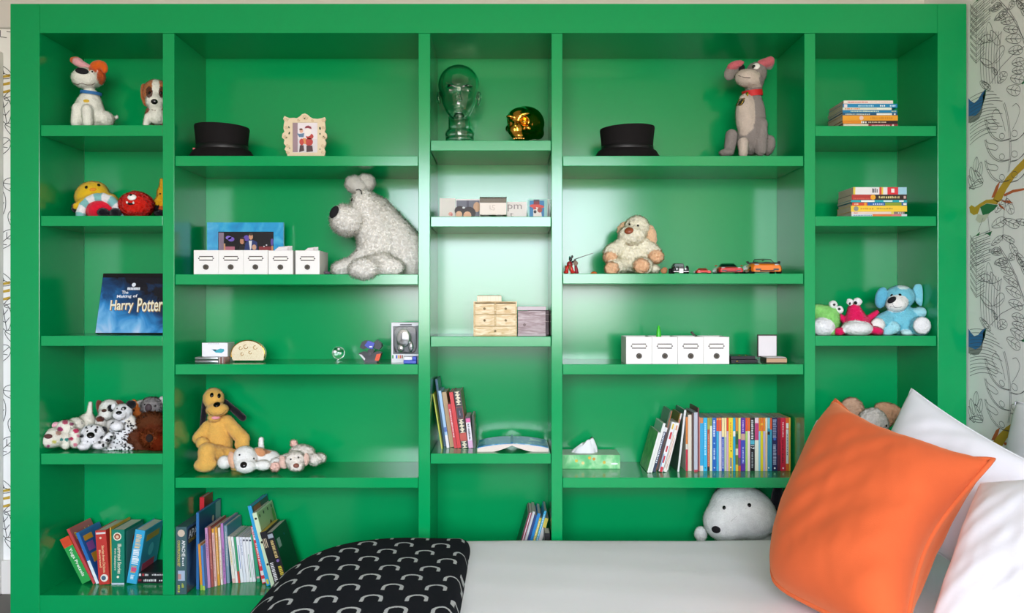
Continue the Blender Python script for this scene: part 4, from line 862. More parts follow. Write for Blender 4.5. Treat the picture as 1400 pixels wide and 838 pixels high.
# ================================================================ BOOKS
PAPER = M('cfc9bd', 0.9, var=0.10, vscale=180); PAPER2 = M('cdbfa8', 0.9, var=0.12, vscale=200)
def bookmat(c): return M(c, 0.38, var=0.03, vscale=25)
class Chain:
    """Keeps leaning neighbours touching without passing into one another (world metres)."""
    def __init__(s, x0): s.x = x0; s.prev = None
    def put(s, t, h, lean):
        a = math.radians(abs(lean)); w_ = t / math.cos(a); H = h * math.cos(a)
        if s.prev is None: left = s.x
        else:
            a0, H0, l0 = s.prev; m_ = min(H, H0); tl = math.tan(math.radians(lean)); t0 = math.tan(math.radians(l0))
            left = s.x + max(0.0, m_ * (tl - t0)) + 0.0007
        s.prev = (a, H, lean); s.x = left + w_
        return left if lean >= 0 else left + w_
    def skip(s, m_): s.x += m_; return s
def book(x, y, zf, t, h, dep, lean, col, label, group, deco=(), side=(), pages=None, hard=True, inset=0.0022, name='book', yaw=0.0):
    """Upright book, spine to the room. x: pixel column of the corner it stands on; t, h pixels; lean degrees, + = top to the left."""
    s = S(y); t *= s; h *= s; a = math.radians(lean)
    if isinstance(x, Chain): px = x.put(t, h, lean)
    else: px = X(x, y)
    def T(p):
        u = p[0] if lean >= 0 else p[0] - t
        xx = u * math.cos(a) - p[2] * math.sin(a); zz = u * math.sin(a) + p[2] * math.cos(a)
        return (px + xx + p[1] * yaw, y + p[1], zf + zz)
    def G(g): return [T(p) for p in g[0]], g[1]
    root = thing(name, label, 'book', T((t / 2, dep / 2, 0)), group)
    b = min(0.0022 if hard else 0.0009, t * 0.28); ins = inset if hard else 0.0006
    cv = obj('cover', [G(box(0, b, 0, dep, 0, h)), G(box(t - b, t, 0, dep, 0, h)), G(box(b, t - b, 0, b, 0, h))], bookmat(col), root)
    obj('pages', G(box(b + 0.0001, t - b - 0.0001, b + 0.0001, dep - ins - 0.001, ins, h - ins)), pages or PAPER, root)
    for di, d in enumerate(deco):
        k = d[0]; E = 0.0003 + 0.00012 * di
        if k == 'band':                          # band, z0, z1 (fractions), colour [, x0, x1]
            x0_, x1_ = (d[4], d[5]) if len(d) > 4 else (0.0, 1.0)
            obj('spine_band', G(box(t * x0_ + 0.0001, t * x1_ - 0.0001, -E, 0.0, h * d[1], h * d[2])), M(d[3], 0.4), root)
        elif k == 'text':                        # text, string, z0, z1, colour, width fraction
            w_ = (d[3] - d[2]) * h; uv, Fc = text_fit(d[1], w_, t * (d[5] if len(d) > 5 else 0.55), 0.012); zc_ = (d[2] + d[3]) / 2 * h; xo = d[6] if len(d) > 6 else 0.5
            obj('spine_lettering', G(([(t * xo + v, -E - 0.0003, zc_ - u) for u, v in uv], Fc)), M(d[4], 0.5), root)
        elif k == 'marks':                       # fine print too small to read: a run of strokes
            rr_ = random.Random(hash_(label) + int(d[1] * 100)); z_ = h * d[1]; gs = []; x0_, x1_ = (d[4], d[5]) if len(d) > 4 else (0.3, 0.7)
            while z_ < h * d[2]:
                l_ = 0.0028 * rr_.uniform(0.6, 1.5); gs.append(box(t * x0_, t * x1_ * rr_.uniform(0.85, 1.0), -E - 0.0001, -E + 0.0001, z_, min(z_ + l_, h * d[2]))); z_ += l_ + 0.0014 * rr_.uniform(0.7, 2.4)
            obj('spine_lettering', G(join(gs)), M(d[3], 0.5), root)
        elif k == 'dot':                         # dot, x, z, r(px), colour
            c = (t * d[1], h * d[2]); r_ = d[3] * s
            obj('spine_emblem', G(prism([(c[0] + r_ * math.cos(q * 0.5236), c[1] + r_ * math.sin(q * 0.5236)) for q in range(12)], -E - 0.0003, 0.0)), M(d[4], 0.5), root)
        elif k == 'tri':
            gs = [G(prism([(t * q[0], h * q[1]) for q in tr], -E - 0.0001, 0.0)) for tr in d[2]]
            obj('spine_pattern', join(gs), M(d[1], 0.5), root)
    for si, d in enumerate(side):                                # printed covers; 'R' faces right, 'L' faces left
        ee = 0.0003 + 0.00012 * si; xs, e = (t, ee) if d[0] == 'R' else (0.0, -ee)
        if d[1] == 'rect': obj('cover_print', G(box(min(xs, xs + e), max(xs, xs + e), dep * d[2], dep * d[3], h * d[4], h * d[5])), d[6] if not isinstance(d[6], str) else M(d[6], 0.35), root)
        elif d[1] == 'text':
            uv, Fc = text_fit(d[2], (d[4] - d[3]) * dep, (d[6] - d[5]) * h, 0.012); yc_, zc_ = (d[3] + d[4]) / 2 * dep, (d[5] + d[6]) / 2 * h
            sg = 1 if d[0] == 'R' else -1
            if len(d) > 8: g_ = [(xs + 2 * e, yc_ + sg * v, zc_ - u) for u, v in [(u_ * (d[6] - d[5]) * h / ((d[4] - d[3]) * dep), v_ * (d[4] - d[3]) * dep / ((d[6] - d[5]) * h)) for u_, v_ in uv]]
            else: g_ = [(xs + 2 * e, yc_ + sg * u, zc_ + v) for u, v in uv]
            obj('cover_lettering', G((g_, Fc)), M(d[7], 0.4), root)
        elif d[1] == 'disc':
            obj('cover_print', G(([(xs + 1.5 * e, dep * d[2] + d[4] * s * math.cos(q * 0.45), h * d[3] + d[4] * s * math.sin(q * 0.45) * (d[6] if len(d) > 6 else 1)) for q in range(14)], [tuple(range(14))])), M(d[5], 0.4), root)
    return root
def hash_(s_): return sum(ord(c) * (i + 1) for i, c in enumerate(s_))
def flat_book(x0, x1, y, dep, z, t, col, label, group, deco=(), pages=None, hard=False):
    """Book lying flat, spine to the room; t in metres."""
    a, b = X(x0, y), X(x1, y); root = thing('book', label, 'book', ((a + b) / 2, y + dep / 2, z), group); k = min(0.0009 if not hard else 0.002, t * 0.25)
    obj('cover', [box(a, b, y, y + dep, z, z + k), box(a, b, y, y + dep, z + t - k, z + t), box(a, b, y, y + k, z + k, z + t - k)], bookmat(col), root)
    obj('pages', box(a + 0.001, b - 0.001, y + k + 0.0001, y + dep - 0.0015, z + k + 0.0001, z + t - k - 0.0001), pages or PAPER2, root)
    W_ = b - a
    for di, d in enumerate(deco):
        E = 0.0003 + 0.00012 * di
        if d[0] == 'band': z0_, z1_ = (d[4], d[5]) if len(d) > 4 else (0, 1); obj('spine_band', box(a + W_ * d[1], a + W_ * d[2], y - E, y, z + t * z0_ + 0.0001, z + t * z1_ - 0.0001), M(d[3], 0.4), root)
        elif d[0] == 'text':
            uv, Fc = text_fit(d[1], (d[3] - d[2]) * W_, t * (d[5] if len(d) > 5 else 0.55), 0.012); xc_ = a + (d[2] + d[3]) / 2 * W_
            obj('spine_lettering', ([(xc_ + u, y - E - 0.0003, z + t / 2 + v) for u, v in uv], Fc), M(d[4], 0.5), root)
        elif d[0] == 'marks':
            rr_ = random.Random(hash_(label) + int(d[1] * 100)); x_ = a + W_ * d[1]; gs = []; z0_, z1_ = (d[4], d[5]) if len(d) > 4 else (0.28, 0.72)
            while x_ < a + W_ * d[2]:
                l_ = 0.003 * rr_.uniform(0.6, 1.5); gs.append(box(x_, x_ + l_, y - E - 0.0001, y - E + 0.0001, z + t * z0_, z + t * z1_ * rr_.uniform(0.85, 1))); x_ += l_ + 0.0014 * rr_.uniform(0.7, 2.4)
            obj('spine_lettering', join(gs), M(d[3], 0.5), root)
        elif d[0] == 'dot': obj('spine_emblem', prism([(a + W_ * d[1] + d[2] * math.cos(q * 0.4488), z + t / 2 + d[2] * math.sin(q * 0.4488)) for q in range(14)], y - E - 0.0003, y), M(d[3], 0.5), root)
    return z + t + 0.0003
# ---- bay 1, floor
G1 = 'picture books in the lower corner bay'
yb = 0.115; C1 = Chain(X(112.5, yb))
book(C1, yb, ZF, 13, 68, 0.09, 27, '2fa04f', 'green and red boxed card set leaning against its neighbours', G1, [('band', 0.80, 1.0, 'd64a2c'), ('text', 'Yoga Pretzels', 0.14, 0.76, 'f2f4ec', 0.42)], [('R', 'rect', 0.0, 1.0, 0.0, 0.98, 'd9541f'), ('R', 'rect', 0.0, 1.0, 0.0, 0.13, '6fae3a')], pages=M('d64a2c', 0.5), name='card_box')
book(C1, yb, ZF, 3.6, 83, 0.15, 26, 'c2474c', 'thin rose-red book leaning left, cover lettered Best Joke', G1, (), [('R', 'rect', 0.04, 1, 0.02, 0.98, 'a8464e'), ('R', 'text', 'Best Joke', 0.10, 0.96, 0.74, 0.90, 'ecd34a'), ('R', 'rect', 0.1, 0.5, 0.3, 0.6, 'dfd8c8')])
book(C1, yb, ZF, 4.2, 75, 0.15, 22, '2a6fb8', 'thin blue cartoon book leaning left behind the red storybook', G1, [('band', 0, 0.45, 'dfe6ee')], [('R', 'rect', 0.05, 0.98, 0.02, 0.97, '2461ad'), ('R', 'rect', 0.1, 0.5, 0.8, 0.9, 'e0a22e'), ('R', 'rect', 0.12, 0.42, 0.6, 0.76, 'a05bb0'), ('R', 'rect', 0.15, 0.5, 0.38, 0.55, 'd7a02f'), ('R', 'rect', 0.4, 0.6, 0.1, 0.25, '8fae3a')])
book(C1, yb - 0.006, ZF, 14.5, 74, 0.155, 4, 'c23a34', 'thick red hardback storybook with white medallion at the foot of its spine', G1, [('band', 0.93, 0.965, 'd9d2d2', 0.05, 0.95), ('dot', 0.45, 0.86, 1.6, 'e6c9b0'), ('text', 'Stories from Dickens', 0.22, 0.72, 'eecf9c', 0.26, 0.62), ('text', 'Illustrated', 0.32, 0.64, 'eecf9c', 0.2, 0.3), ('dot', 0.55, 0.12, 5.2, 'ece6dc'), ('dot', 0.5, 0.12, 3.2, '46627a', 1)])
book(C1, yb + 0.004, ZF, 1.8, 77, 0.15, 1.5, 'd9a53e', 'thin orange book between the red and green storybooks', G1)
book(C1, yb - 0.004, ZF, 17.5, 75, 0.155, 0, '14806a', 'thick green hardback storybook with cream portrait oval on its spine', G1, [('dot', 0.45, 0.875, 5.6, 'efe7d2'), ('dot', 0.45, 0.875, 4.2, '9a4a30', 1), ('dot', 0.45, 0.87, 2.2, 'e8c8a6', 1), ('text', 'Illustrated Stories', 0.2, 0.74, 'efe7d2', 0.3, 0.62), ('text', 'from Shakespeare', 0.26, 0.66, 'efe7d2', 0.18, 0.28), ('dot', 0.5, 0.14, 1.7, 'efe7d2'), ('band', 0.0, 0.03, 'c4cfe0')], [('R', 'rect', 0.1, 0.95, 0.04, 0.95, '4d8a86'), ('R', 'disc', 0.5, 0.72, 7, '8a4a3a'), ('R', 'disc', 0.5, 0.42, 9, '7d87a0', 1.6)])
book(C1.skip(0.004), yb, ZF, 13.5, 74, 0.155, -9.5, '37a7d4', 'light blue comic hardback leaning right with colourful lettered cover', G1, [('marks', 0.66, 0.92, 'e0c48a', 0.2, 0.8), ('marks', 0.36, 0.64, 'eef2f2', 0.15, 0.85), ('marks', 0.2, 0.34, 'd79a3c', 0.2, 0.8), ('band', 0.22, 0.3, 'cf4f7c', 0.25, 0.75), ('marks', 0.08, 0.16, 'cfe6ee', 0.3, 0.7)], [('R', 'rect', 0.04, 0.97, 0.02, 0.98, '3a93b8'), ('R', 'rect', 0.15, 0.85, 0.76, 0.88, 'c9922e'), ('R', 'disc', 0.5, 0.55, 9, '5fc4d8'), ('R', 'rect', 0.15, 0.8, 0.2, 0.34, 'b8405a'), ('R', 'rect', 0.25, 0.7, 0.12, 0.2, 'd2892e')])
GF1 = 'black paperbacks lying flat'
zq = flat_book(187.5, 241.3, 0.125, 0.15, ZF, 0.0205, '15161c', 'black paperback lying flat at the bottom of the pair, white capitals on spine', GF1, [('band', 0.02, 0.11, '7a2430', 0.35, 0.7), ('marks', 0.17, 0.5, 'e6e6e6', 0.3, 0.7), ('marks', 0.56, 0.96, 'd8d8d8', 0.35, 0.65)])
flat_book(187.5, 241.3, 0.125, 0.15, zq, 0.0165, '1a1b20', 'black paperback lying flat on top of the pair, red emblem on spine', GF1, [('band', 0.04, 0.10, 'e6e6e6', 0.25, 0.75), ('band', 0.13, 0.18, 'a8323c', 0.25, 0.75), ('marks', 0.20, 0.28, 'dcdcdc'), ('marks', 0.38, 0.96, 'e6e6e6', 0.35, 0.7)])
# ---- bay 2, floor
G2 = 'books and magazines beside the bed foot'
C2 = Chain(X(238) + 0.0015)
book(C2, 0.012, ZF, 14.5, 92, 0.19, 0, '3f5f62', 'grey-green boxed helicopter construction set with yellow lettering', G2, [('dot', 0.5, 0.905, 5, 'c9b9a4'), ('band', 0.885, 0.925, 'b0383c', 0.2, 0.8), ('text', 'APACHE', 0.56, 0.80, 'eef0ee', 0.32, 0.72), ('marks', 0.42, 0.55, 'dfe3e3', 0.6, 0.8), ('text', 'CONSTRUCTION SET', 0.41, 0.80, 'd6c84a', 0.24, 0.28), ('band', 0.20, 0.35, 'a4b6cc', 0.2, 0.85), ('band', 0.22, 0.30, 'b98c84', 0.2, 0.5), ('marks', 0.10, 0.16, 'b9c23e', 0.55, 0.8), ('marks', 0.03, 0.14, 'b9c23e', 0.18, 0.42)],
     [('R', 'rect', 0.03, 0.97, 0.02, 0.98, srgb_noise_mat('boxed_photo_print', [(0.30, '23282c'), (0.45, '2e4c74'), (0.55, '4f7196'), (0.68, '8a5a3c')], 9)), ('R', 'rect', 0.05, 0.95, 0.72, 0.95, '262c2e'), ('R', 'text', 'APACHE', 0.08, 0.9, 0.80, 0.92, 'e6e8e6'), ('R', 'text', 'CONSTRUCTION', 0.08, 0.9, 0.74, 0.785, 'c9b23e')], pages=M('3f5f62', 0.5), hard=False, name='construction_set_box')
C2.x = X(268, 0.06)
book(C2, 0.06, ZF, 3.6, 105, 0.22, 0, '2c6ca6', 'tall thin dark blue hardback next to the boxed set', G2, (), [('R', 'rect', 0.02, 0.98, 0.01, 0.99, '1f4a6e'), ('R', 'rect', 0.75, 0.98, 0.55, 0.99, '8fa3ae'), ('R', 'disc', 0.62, 0.80, 4.5, 'c9b9a0')])
book(273, 0.203, ZF, 6, 108, 0.088, 0, 'c9202c', 'tall bright red hardback standing behind the blue one', G2, (), [('R', 'rect', 0.02, 0.98, 0.01, 0.99, '8d2f2c')])
mag = [('d8902e', 3.2, 63, 'thin orange magazine beside the tall blue hardback', [('band', 0, 0.12, '8fb843')]), ('4a86c4', 2.8, 61, 'thin sky-blue magazine next to the orange one', [('band', 0, 0.10, 'a8c850')]), ('c58fb8', 3.4, 82, 'lilac magazine taller than its neighbours', [('marks', 0.5, 0.9, '7a4a70')]), ('a0524a', 3.0, 83, 'brown-red magazine beside the lilac one', [('marks', 0.3, 0.8, 'd9a08a')]), ('e0bfb6', 3.0, 79, 'pale pink magazine with red fine print', [('marks', 0.1, 0.9, 'b0302c'), ('band', 0.93, 1.0, 'd8a03a')]),
       ('d69a35', 2.8, 80, 'amber magazine with pale fine print', [('marks', 0.2, 0.9, 'f0dcc0')]), ('e6e2da', 2.6, 78, 'ivory magazine with orange fine print', [('marks', 0.1, 0.85, 'c86a2c')]), ('b078b4', 3.2, 83, 'violet magazine with dark fine print', [('marks', 0.1, 0.6, '4a2c60')]), ('7e98a6', 3.6, 79, 'blue-grey brochure with painted cover', [('marks', 0.3, 0.9, 'c9c9c0')])]
for i, (c, t_, h_, lb, dc) in enumerate(mag):
    if i == 2: C2.skip(-0.0)

    yy_ = 0.060 + 0.008 * i if i > 1 else 0.05
    book(C2, yy_, ZF, t_, h_, 0.16, 3, c, lb, G2, dc, [('R', 'rect', 0.02, 0.98, 0.02, 0.98, ('4f8fa6', '8d6a9a', 'b07a6a', '4f8fa6')[i % 4])] if i > 6 else (), hard=False)
wh = [('e4ded2', 4.0, 'cream booklet with pale pink foot', [('band', 0, 0.1, 'd8b0a8'), ('marks', 0.4, 0.9, 'd6c27a')]), ('e9e9e6', 3.0, 'white booklet with fine green line', [('band', 0.25, 0.8, '3fa070', 0.3, 0.5)]), ('3a9a6c', 2.6, 'thin green booklet with red foot', [('band', 0, 0.25, 'c94a3a')]), ('e6e8ec', 4.0, 'white booklet with blue stroke down its spine', [('band', 0.3, 0.82, '3a6cb8', 0.4, 0.6)]), ('dfe2ea', 3.4, 'white booklet with grey-blue print', [('marks', 0.6, 0.95, '7a86a8')]), ('e8e8ea', 3.6, 'white booklet with dark crest at head of spine', [('dot', 0.5, 0.93, 1.4, '2c3048')]), ('e6e8e8', 3.8, 'white booklet with green stroke down its spine', [('dot', 0.5, 0.93, 1.4, '2c3048'), ('band', 0.1, 0.62, '2f9050', 0.4, 0.6)]), ('e4e6ea', 3.6, 'white booklet, last of the pale row before the green book', [('band', 0.1, 0.5, '3fa060', 0.45, 0.6), ('dot', 0.5, 0.93, 1.4, '2c3048')])]
for i, (c, t_, lb, dc) in enumerate(wh):
    book(C2, 0.125 + 0.002 * i, ZF, t_, 64 - 0.4 * i, 0.15, 6, c, lb, G2, dc, hard=False)
book(C2, 0.135, ZF, 4.2, 66, 0.15, 8, '2f9a72', 'green paperback standing between white booklets and red spine', G2, [('band', 0.08, 0.12, 'd8a0a0')], hard=False)
book(C2, 0.12, ZF, 5.6, 80, 0.15, 11.5, 'd23440', 'red book with white blocks on its spine', G2, [('band', 0.76, 0.98, 'e6e0dc', 0.1, 0.9), ('marks', 0.80, 0.96, 'c43040', 0.2, 0.8), ('band', 0.14, 0.22, 'e6e0dc', 0.1, 0.9), ('marks', 0.3, 0.7, 'f0d8d8', 0.25, 0.7), ('band', 0.02, 0.08, 'e6e0dc', 0.1, 0.9)])
book(C2, 0.095, ZF, 5.0, 112, 0.19, 13.5, '2fa0d4', 'tall turquoise-blue hardback leaning left', G2, [('band', 0.02, 0.08, 'c9c23e', 0.2, 0.8)], [('R', 'rect', 0.02, 0.98, 0.02, 0.98, '3c4448'), ('R', 'rect', 0.1, 0.5, 0.9, 0.97, 'a0583a')])
book(C2, 0.085, ZF, 6.0, 104, 0.19, 14.5, 'cfe0bc', 'pale green hardback with cockerel-like drawing and lettered cover', G2, [('dot', 0.5, 0.92, 1.6, '1c2418'), ('dot', 0.5, 0.6, 1.6, '1c2418'), ('dot', 0.5, 0.3, 1.6, '1c2418')], [('R', 'rect', 0.02, 0.98, 0.02, 0.98, 'a9bf8e'), ('R', 'disc', 0.12, 0.93, 2.4, '1c2418'), ('R', 'disc', 0.36, 0.94, 2.4, '1c2418'), ('R', 'disc', 0.62, 0.94, 2.4, '1c2418'), ('R', 'disc', 0.86, 0.94, 2.4, '1c2418'), ('R', 'disc', 0.62, 0.72, 5, '4a2c22', 1.4), *[('R', 'rect', 0.30 + 0.02 * (k % 3), 0.46 - 0.02 * (k % 2), 0.64 - 0.055 * k, 0.672 - 0.055 * k, '6a4a34') for k in range(10)], ('R', 'disc', 0.84, 0.80, 5.5, '5f9a3c', 2.2)])
book(C2, 0.065, ZF, 8.5, 80, 0.17, 16, '16161a', 'black paperback with cream stripes at the head of its spine', G2, [('band', 0.72, 0.88, 'd8c8a8', 0.1, 0.2), ('band', 0.72, 0.88, 'd8c8a8', 0.35, 0.45), ('band', 0.72, 0.88, 'd8c8a8', 0.6, 0.7), ('marks', 0.1, 0.45, 'e4e4e4', 0.2, 0.8)], hard=False, pages=M('d8b64a', 0.8))
book(C2, 0.06, ZF, 9.0, 80, 0.17, 17, '111316', 'black paperback with barcode panel on its back cover', G2, [('band', 0.90, 0.97, '9aa4ac', 0.1, 0.9), ('marks', 0.55, 0.86, 'c9b070', 0.25, 0.75), ('dot', 0.5, 0.5, 2, '7a5ca0'), ('marks', 0.08, 0.4, 'd8c23e', 0.25, 0.8)], [('R', 'rect', 0.0, 1, 0.0, 1, '11181a'), ('R', 'rect', 0.10, 0.30, 0.68, 0.84, 'a4acb0'), ('R', 'disc', 0.62, 0.82, 1.6, '3a6a9a')], hard=False)
# ---- bay 3, fourth shelf
G3 = 'books leaning on the shelf over the bed'; z3 = ZS(620); y3 = 0.115; C3 = Chain(X(603.5, 0.095))
book(C3, y3 - 0.02, z3, 1.6, 76, 0.16, 9, 'b9c23c', 'very thin yellow-green book at the end of the leaning row', G3)
book(C3, y3 + 0.03, z3, 3.0, 93, 0.13, 7.5, '2f5a78', 'tall dark blue book leaning on the side panel', G3, (), [('R', 'rect', 0.03, 0.97, 0.02, 0.98, '3f6a74')])
book(C3, y3, z3, 3.8, 79, 0.15, 8.5, '9cc0e0', 'light blue book with white foot', G3, [('band', 0, 0.22, 'e2dce0'), ('band', 0.28, 0.36, '4a6ab0')])
book(C3, y3 + 0.015, z3, 6, 76, 0.15, 8.5, 'b39468', 'plain tan cloth-bound book in the leaning row', G3)
book(C3, y3 - 0.008, z3, 4, 61, 0.15, 8.5, 'c22c36', 'short red book with white lettering strokes', G3, [('marks', 0.25, 0.9, 'ecd6d6', 0.3, 0.7)])
book(C3, y3 - 0.004, z3, 5, 77, 0.16, 8.5, 'd02a2c', 'plain bright red hardback beside the patterned spine', G3)
tri = []
for k, z_ in enumerate([0.975, 0.915, 0.855, 0.795, 0.48, 0.42, 0.36, 0.30, 0.09, 0.03]):
    tri += [[(0.12, z_ + 0.025), (0.88, z_ + 0.025), (0.5, z_ - 0.005)], [(0.12, z_ - 0.03), (0.88, z_ - 0.03), (0.5, z_ - 0.002)]]
book(C3, y3 - 0.004, z3, 9.5, 77.5, 0.16, 8, '8d3a30', 'red book with black and cream triangle pattern on its spine', G3, [('band', 0.73, 1.0, '1d1a1a'), ('band', 0.27, 0.52, '1d1a1a'), ('band', 0.0, 0.12, '1d1a1a'), ('band', 0.53, 0.72, '2c2632', 0.08, 0.92), ('marks', 0.58, 0.66, '9a8fb0', 0.4, 0.6), ('band', 0.13, 0.26, 'c04a3c', 0.05, 0.95), ('tri', 'e8dcc0', tri)], [('R', 'rect', 0.05, 0.98, 0.02, 0.98, '9a5a40')])
book(C3, y3 - 0.004, z3, 6.2, 43, 0.13, 6, 'e4dce2', 'short white paperback with pink ends and black lettering', G3, [('band', 0.82, 0.95, 'd85a96'), ('band', 0.95, 1.0, '2a2a2e'), ('band', 0, 0.24, 'd8a8cc'), ('marks', 0.28, 0.80, '3a3a40', 0.3, 0.7)], hard=False)
book(C3, y3 - 0.002, z3, 3.2, 45, 0.12, 3, '2f3a2c', 'short dark green paperback with painted landscape cover', G3, (), [('R', 'rect', 0.03, 0.98, 0.02, 0.98, srgb_noise_mat('painted_cover', [(0.35, '2a3524'), (0.5, '8a8a54'), (0.6, 'b9ae7c'), (0.7, '3a4a50')], 60)), ('R', 'rect', 0.05, 0.95, 0.84, 0.94, 'b8402c')], hard=False)
# open book lying face down
def open_book():
    y0_, y1_ = 0.035, 0.20; xs = [X(652.5, y0_), X(700, y0_), X(750, y0_)]; r = thing('open_book', 'open paperback lying face down like a low tent, blue cover up', 'book', (xs[1], 0.12, z3)); n = 14
    def prof(u): return z3 + 0.004 + 0.019 * math.sin(math.pi * min(1, max(0, u)) / 2) ** 0.8
    for sg, (xa, xb) in ((0, (xs[0], xs[1])), (1, (xs[2], xs[1]))):
        V = []; Fc = []; P_ = []; Q_ = []
        for i in range(n + 1):
            u = i / n; x_ = xa + (xb - xa) * u; zt_ = prof(u) + 0.0095 * (1 - 0.5 * u); zb_ = z3 + 0.0 + max(0, (u - 0.45) / 0.55) ** 1.3 * 0.021
            P_.append((x_, zt_, zb_))
        def strip(t0, t1, ya, yb_):
            V = []; Fc = []
            for x_, a, b in P_:
                zz = [b + (a - b) * q for q in (t0, t1)]
                V += [(x_, ya, zz[0]), (x_, ya, zz[1]), (x_, yb_, zz[1]), (x_, yb_, zz[0])]
            for i in range(n):
                for k in range(4): Fc.append((4 * i + k, 4 * i + (k + 1) % 4, 4 * (i + 1) + (k + 1) % 4, 4 * (i + 1) + k))
            return V, Fc + [(0, 1, 2, 3), (4 * n + 3, 4 * n + 2, 4 * n + 1, 4 * n)]
        obj('pages', strip(0.0, 0.86, y0_ + 0.003, y1_ - 0.003), M('e4d6cc', 0.9, var=0.08, vscale=220), r)
        obj('cover', strip(0.88, 1.0, y0_, y1_), srgb_noise_mat('sea_cover_print', [(0.48, '0f7cc0'), (0.58, '1f8cc8'), (0.64, '8cbcd4'), (0.76, 'd4e0e4')], 26, 0.3, 5, 0.4, (1, 0.5, 1)), r)
    obj('spine', rbox(xs[1] - 0.004, xs[1] + 0.004, y0_, y1_, z3 + 0.0295, z3 + 0.0325, 0.001), M('2f7fae', 0.35), r)
open_book()
# ---- bay 3, floor: behind the bed
G4 = 'thin books half hidden behind the bed'
dat = [('1c4a34', 1.4, 100, 'thin dark green book leaning at the open end behind the bed', []), ('8d3048', 4, 100, 'maroon book with white stripe leaning right behind the bed', [('band', 0, 1, 'e0d4d8', 0.35, 0.65)]), ('cfd2d4', 3.4, 101, 'grey and white book leaning right behind the bed', [('band', 0, 1, '8f979c', 0.1, 0.3)]), ('22407c', 3.2, 97, 'navy book leaning right behind the bed', []), ('1f86c9', 4.0, 99, 'bright blue book leaning right behind the bed', []), ('d9c43c', 3.2, 92, 'yellow book leaning right behind the bed', [('marks', 0.6, 0.95, 'f0f0e0')]), ('38a9d2', 3.2, 103, 'cyan book leaning right behind the bed', [('marks', 0.6, 0.95, 'e8f0f0')]), ('dcdad4', 5.0, 92, 'white book with yellow head leaning right behind the bed', [('band', 0.85, 1, 'd8c450')])]
C4 = Chain(X(694, 0.12))
for i, (c, t_, h_, lb, dc) in enumerate(dat):
    book(C4, 0.12 + 0.004 * (i % 3), ZF, t_, h_, 0.15, -16, c, lb, G4, dc, hard=False)
book(750.6, 0.035, ZF, 7.5, 80, 0.078, -1, '1a1718', 'black book with pale pink spine label standing against the divider', G4, [('band', 0.55, 0.86, 'd8a8b4', 0.15, 0.85)])
# ---- bay 4, fourth shelf: leaning group
G5 = 'leaning books beside the tissue box'; z4 = ZS(653); y4 = 0.085
C5 = Chain(X(884.5, y4))
L5 = [('e6e6e0', 3.0, 57, 0.165, 15.5, 0.0, 'thin booklet with green photo cover at the end of the leaning row', (), [('L', 'rect', 0.0, 1, 0.0, 1, srgb_noise_mat('leafy_cover_print', [(0.35, '3a7a34'), (0.55, '5fa046'), (0.7, '86b85c')], 40))]),
      ('e2e2dc', 3.4, 70, 0.14, 15.5, 0.0, 'thin white booklet with pale table printed on its cover', (), [('L', 'rect', 0.05, 1, 0.55, 0.98, '8fae9a')]),
      ('22344c', 5.0, 63, 0.13, 15.5, 0.012, 'navy paperback with white lettering leaning right', [('marks', 0.2, 0.88, 'dfe4ea', 0.3, 0.7), ('band', 0.9, 1.0, 'd8d8d8')], ()),
      ('4f5a46', 3.0, 84, 0.13, 15.0, 0.05, 'tall olive-grey book with orange spine edge', [('band', 0, 1, 'c9682c', 0.7, 1.0)], [('L', 'rect', 0.0, 1, 0.0, 1, '4a5a4c')]),
      ('e6e4e4', 5.4, 70, 0.13, 15.0, 0.014, 'white paperback with red blocks and a blue line', [('band', 0.05, 0.35, '3a8ac0', 0.1, 0.3), ('band', 0.66, 0.8, 'c9303c', 0.3, 0.8), ('band', 0.4, 0.52, 'c9303c', 0.3, 0.7), ('band', 0.18, 0.32, 'c9303c', 0.3, 0.7), ('band', 0, 0.1, 'c9303c', 0.2, 0.9), ('band', 0.86, 0.97, 'd8b83c', 0.3, 0.7)], ()),
      ('e8e4dc', 4.6, 69, 0.13, 14.5, 0.014, 'white paperback with orange stripes', [('band', 0.08, 0.75, 'c98a4a', 0.2, 0.35), ('band', 0.05, 0.7, 'c04a34', 0.6, 0.72), ('band', 0.85, 0.95, 'd88a5a', 0.3, 0.7)], ()),
      ('8a6a1c', 3.0, 80, 0.13, 14.0, 0.045, 'tall mustard book with white and red spine', [('band', 0, 1, 'e6ded8', 0.4, 1.0), ('band', 0.6, 0.9, 'c9302c', 0.5, 0.9)], [('L', 'rect', 0, 1, 0, 1, '8a6a1c')])]
for c, t_, h_, dp, ln_, dy_, lb, dc, sd_ in L5:
    book(C5, y4 + dy_, z4, t_, h_, dp, -ln_, c, lb, G5, dc, sd_, hard=False)
book(C5, y4 + 0.02, z4, 2.6, 85, 0.15, -6.5, 'dfe0de', 'tall thin white book with grey-green cover leaning slightly', G5, (), [('L', 'rect', 0, 1, 0, 1, '4c6a5c')], hard=False)
G6 = 'long row of children\'s paperbacks'; yr = 0.12
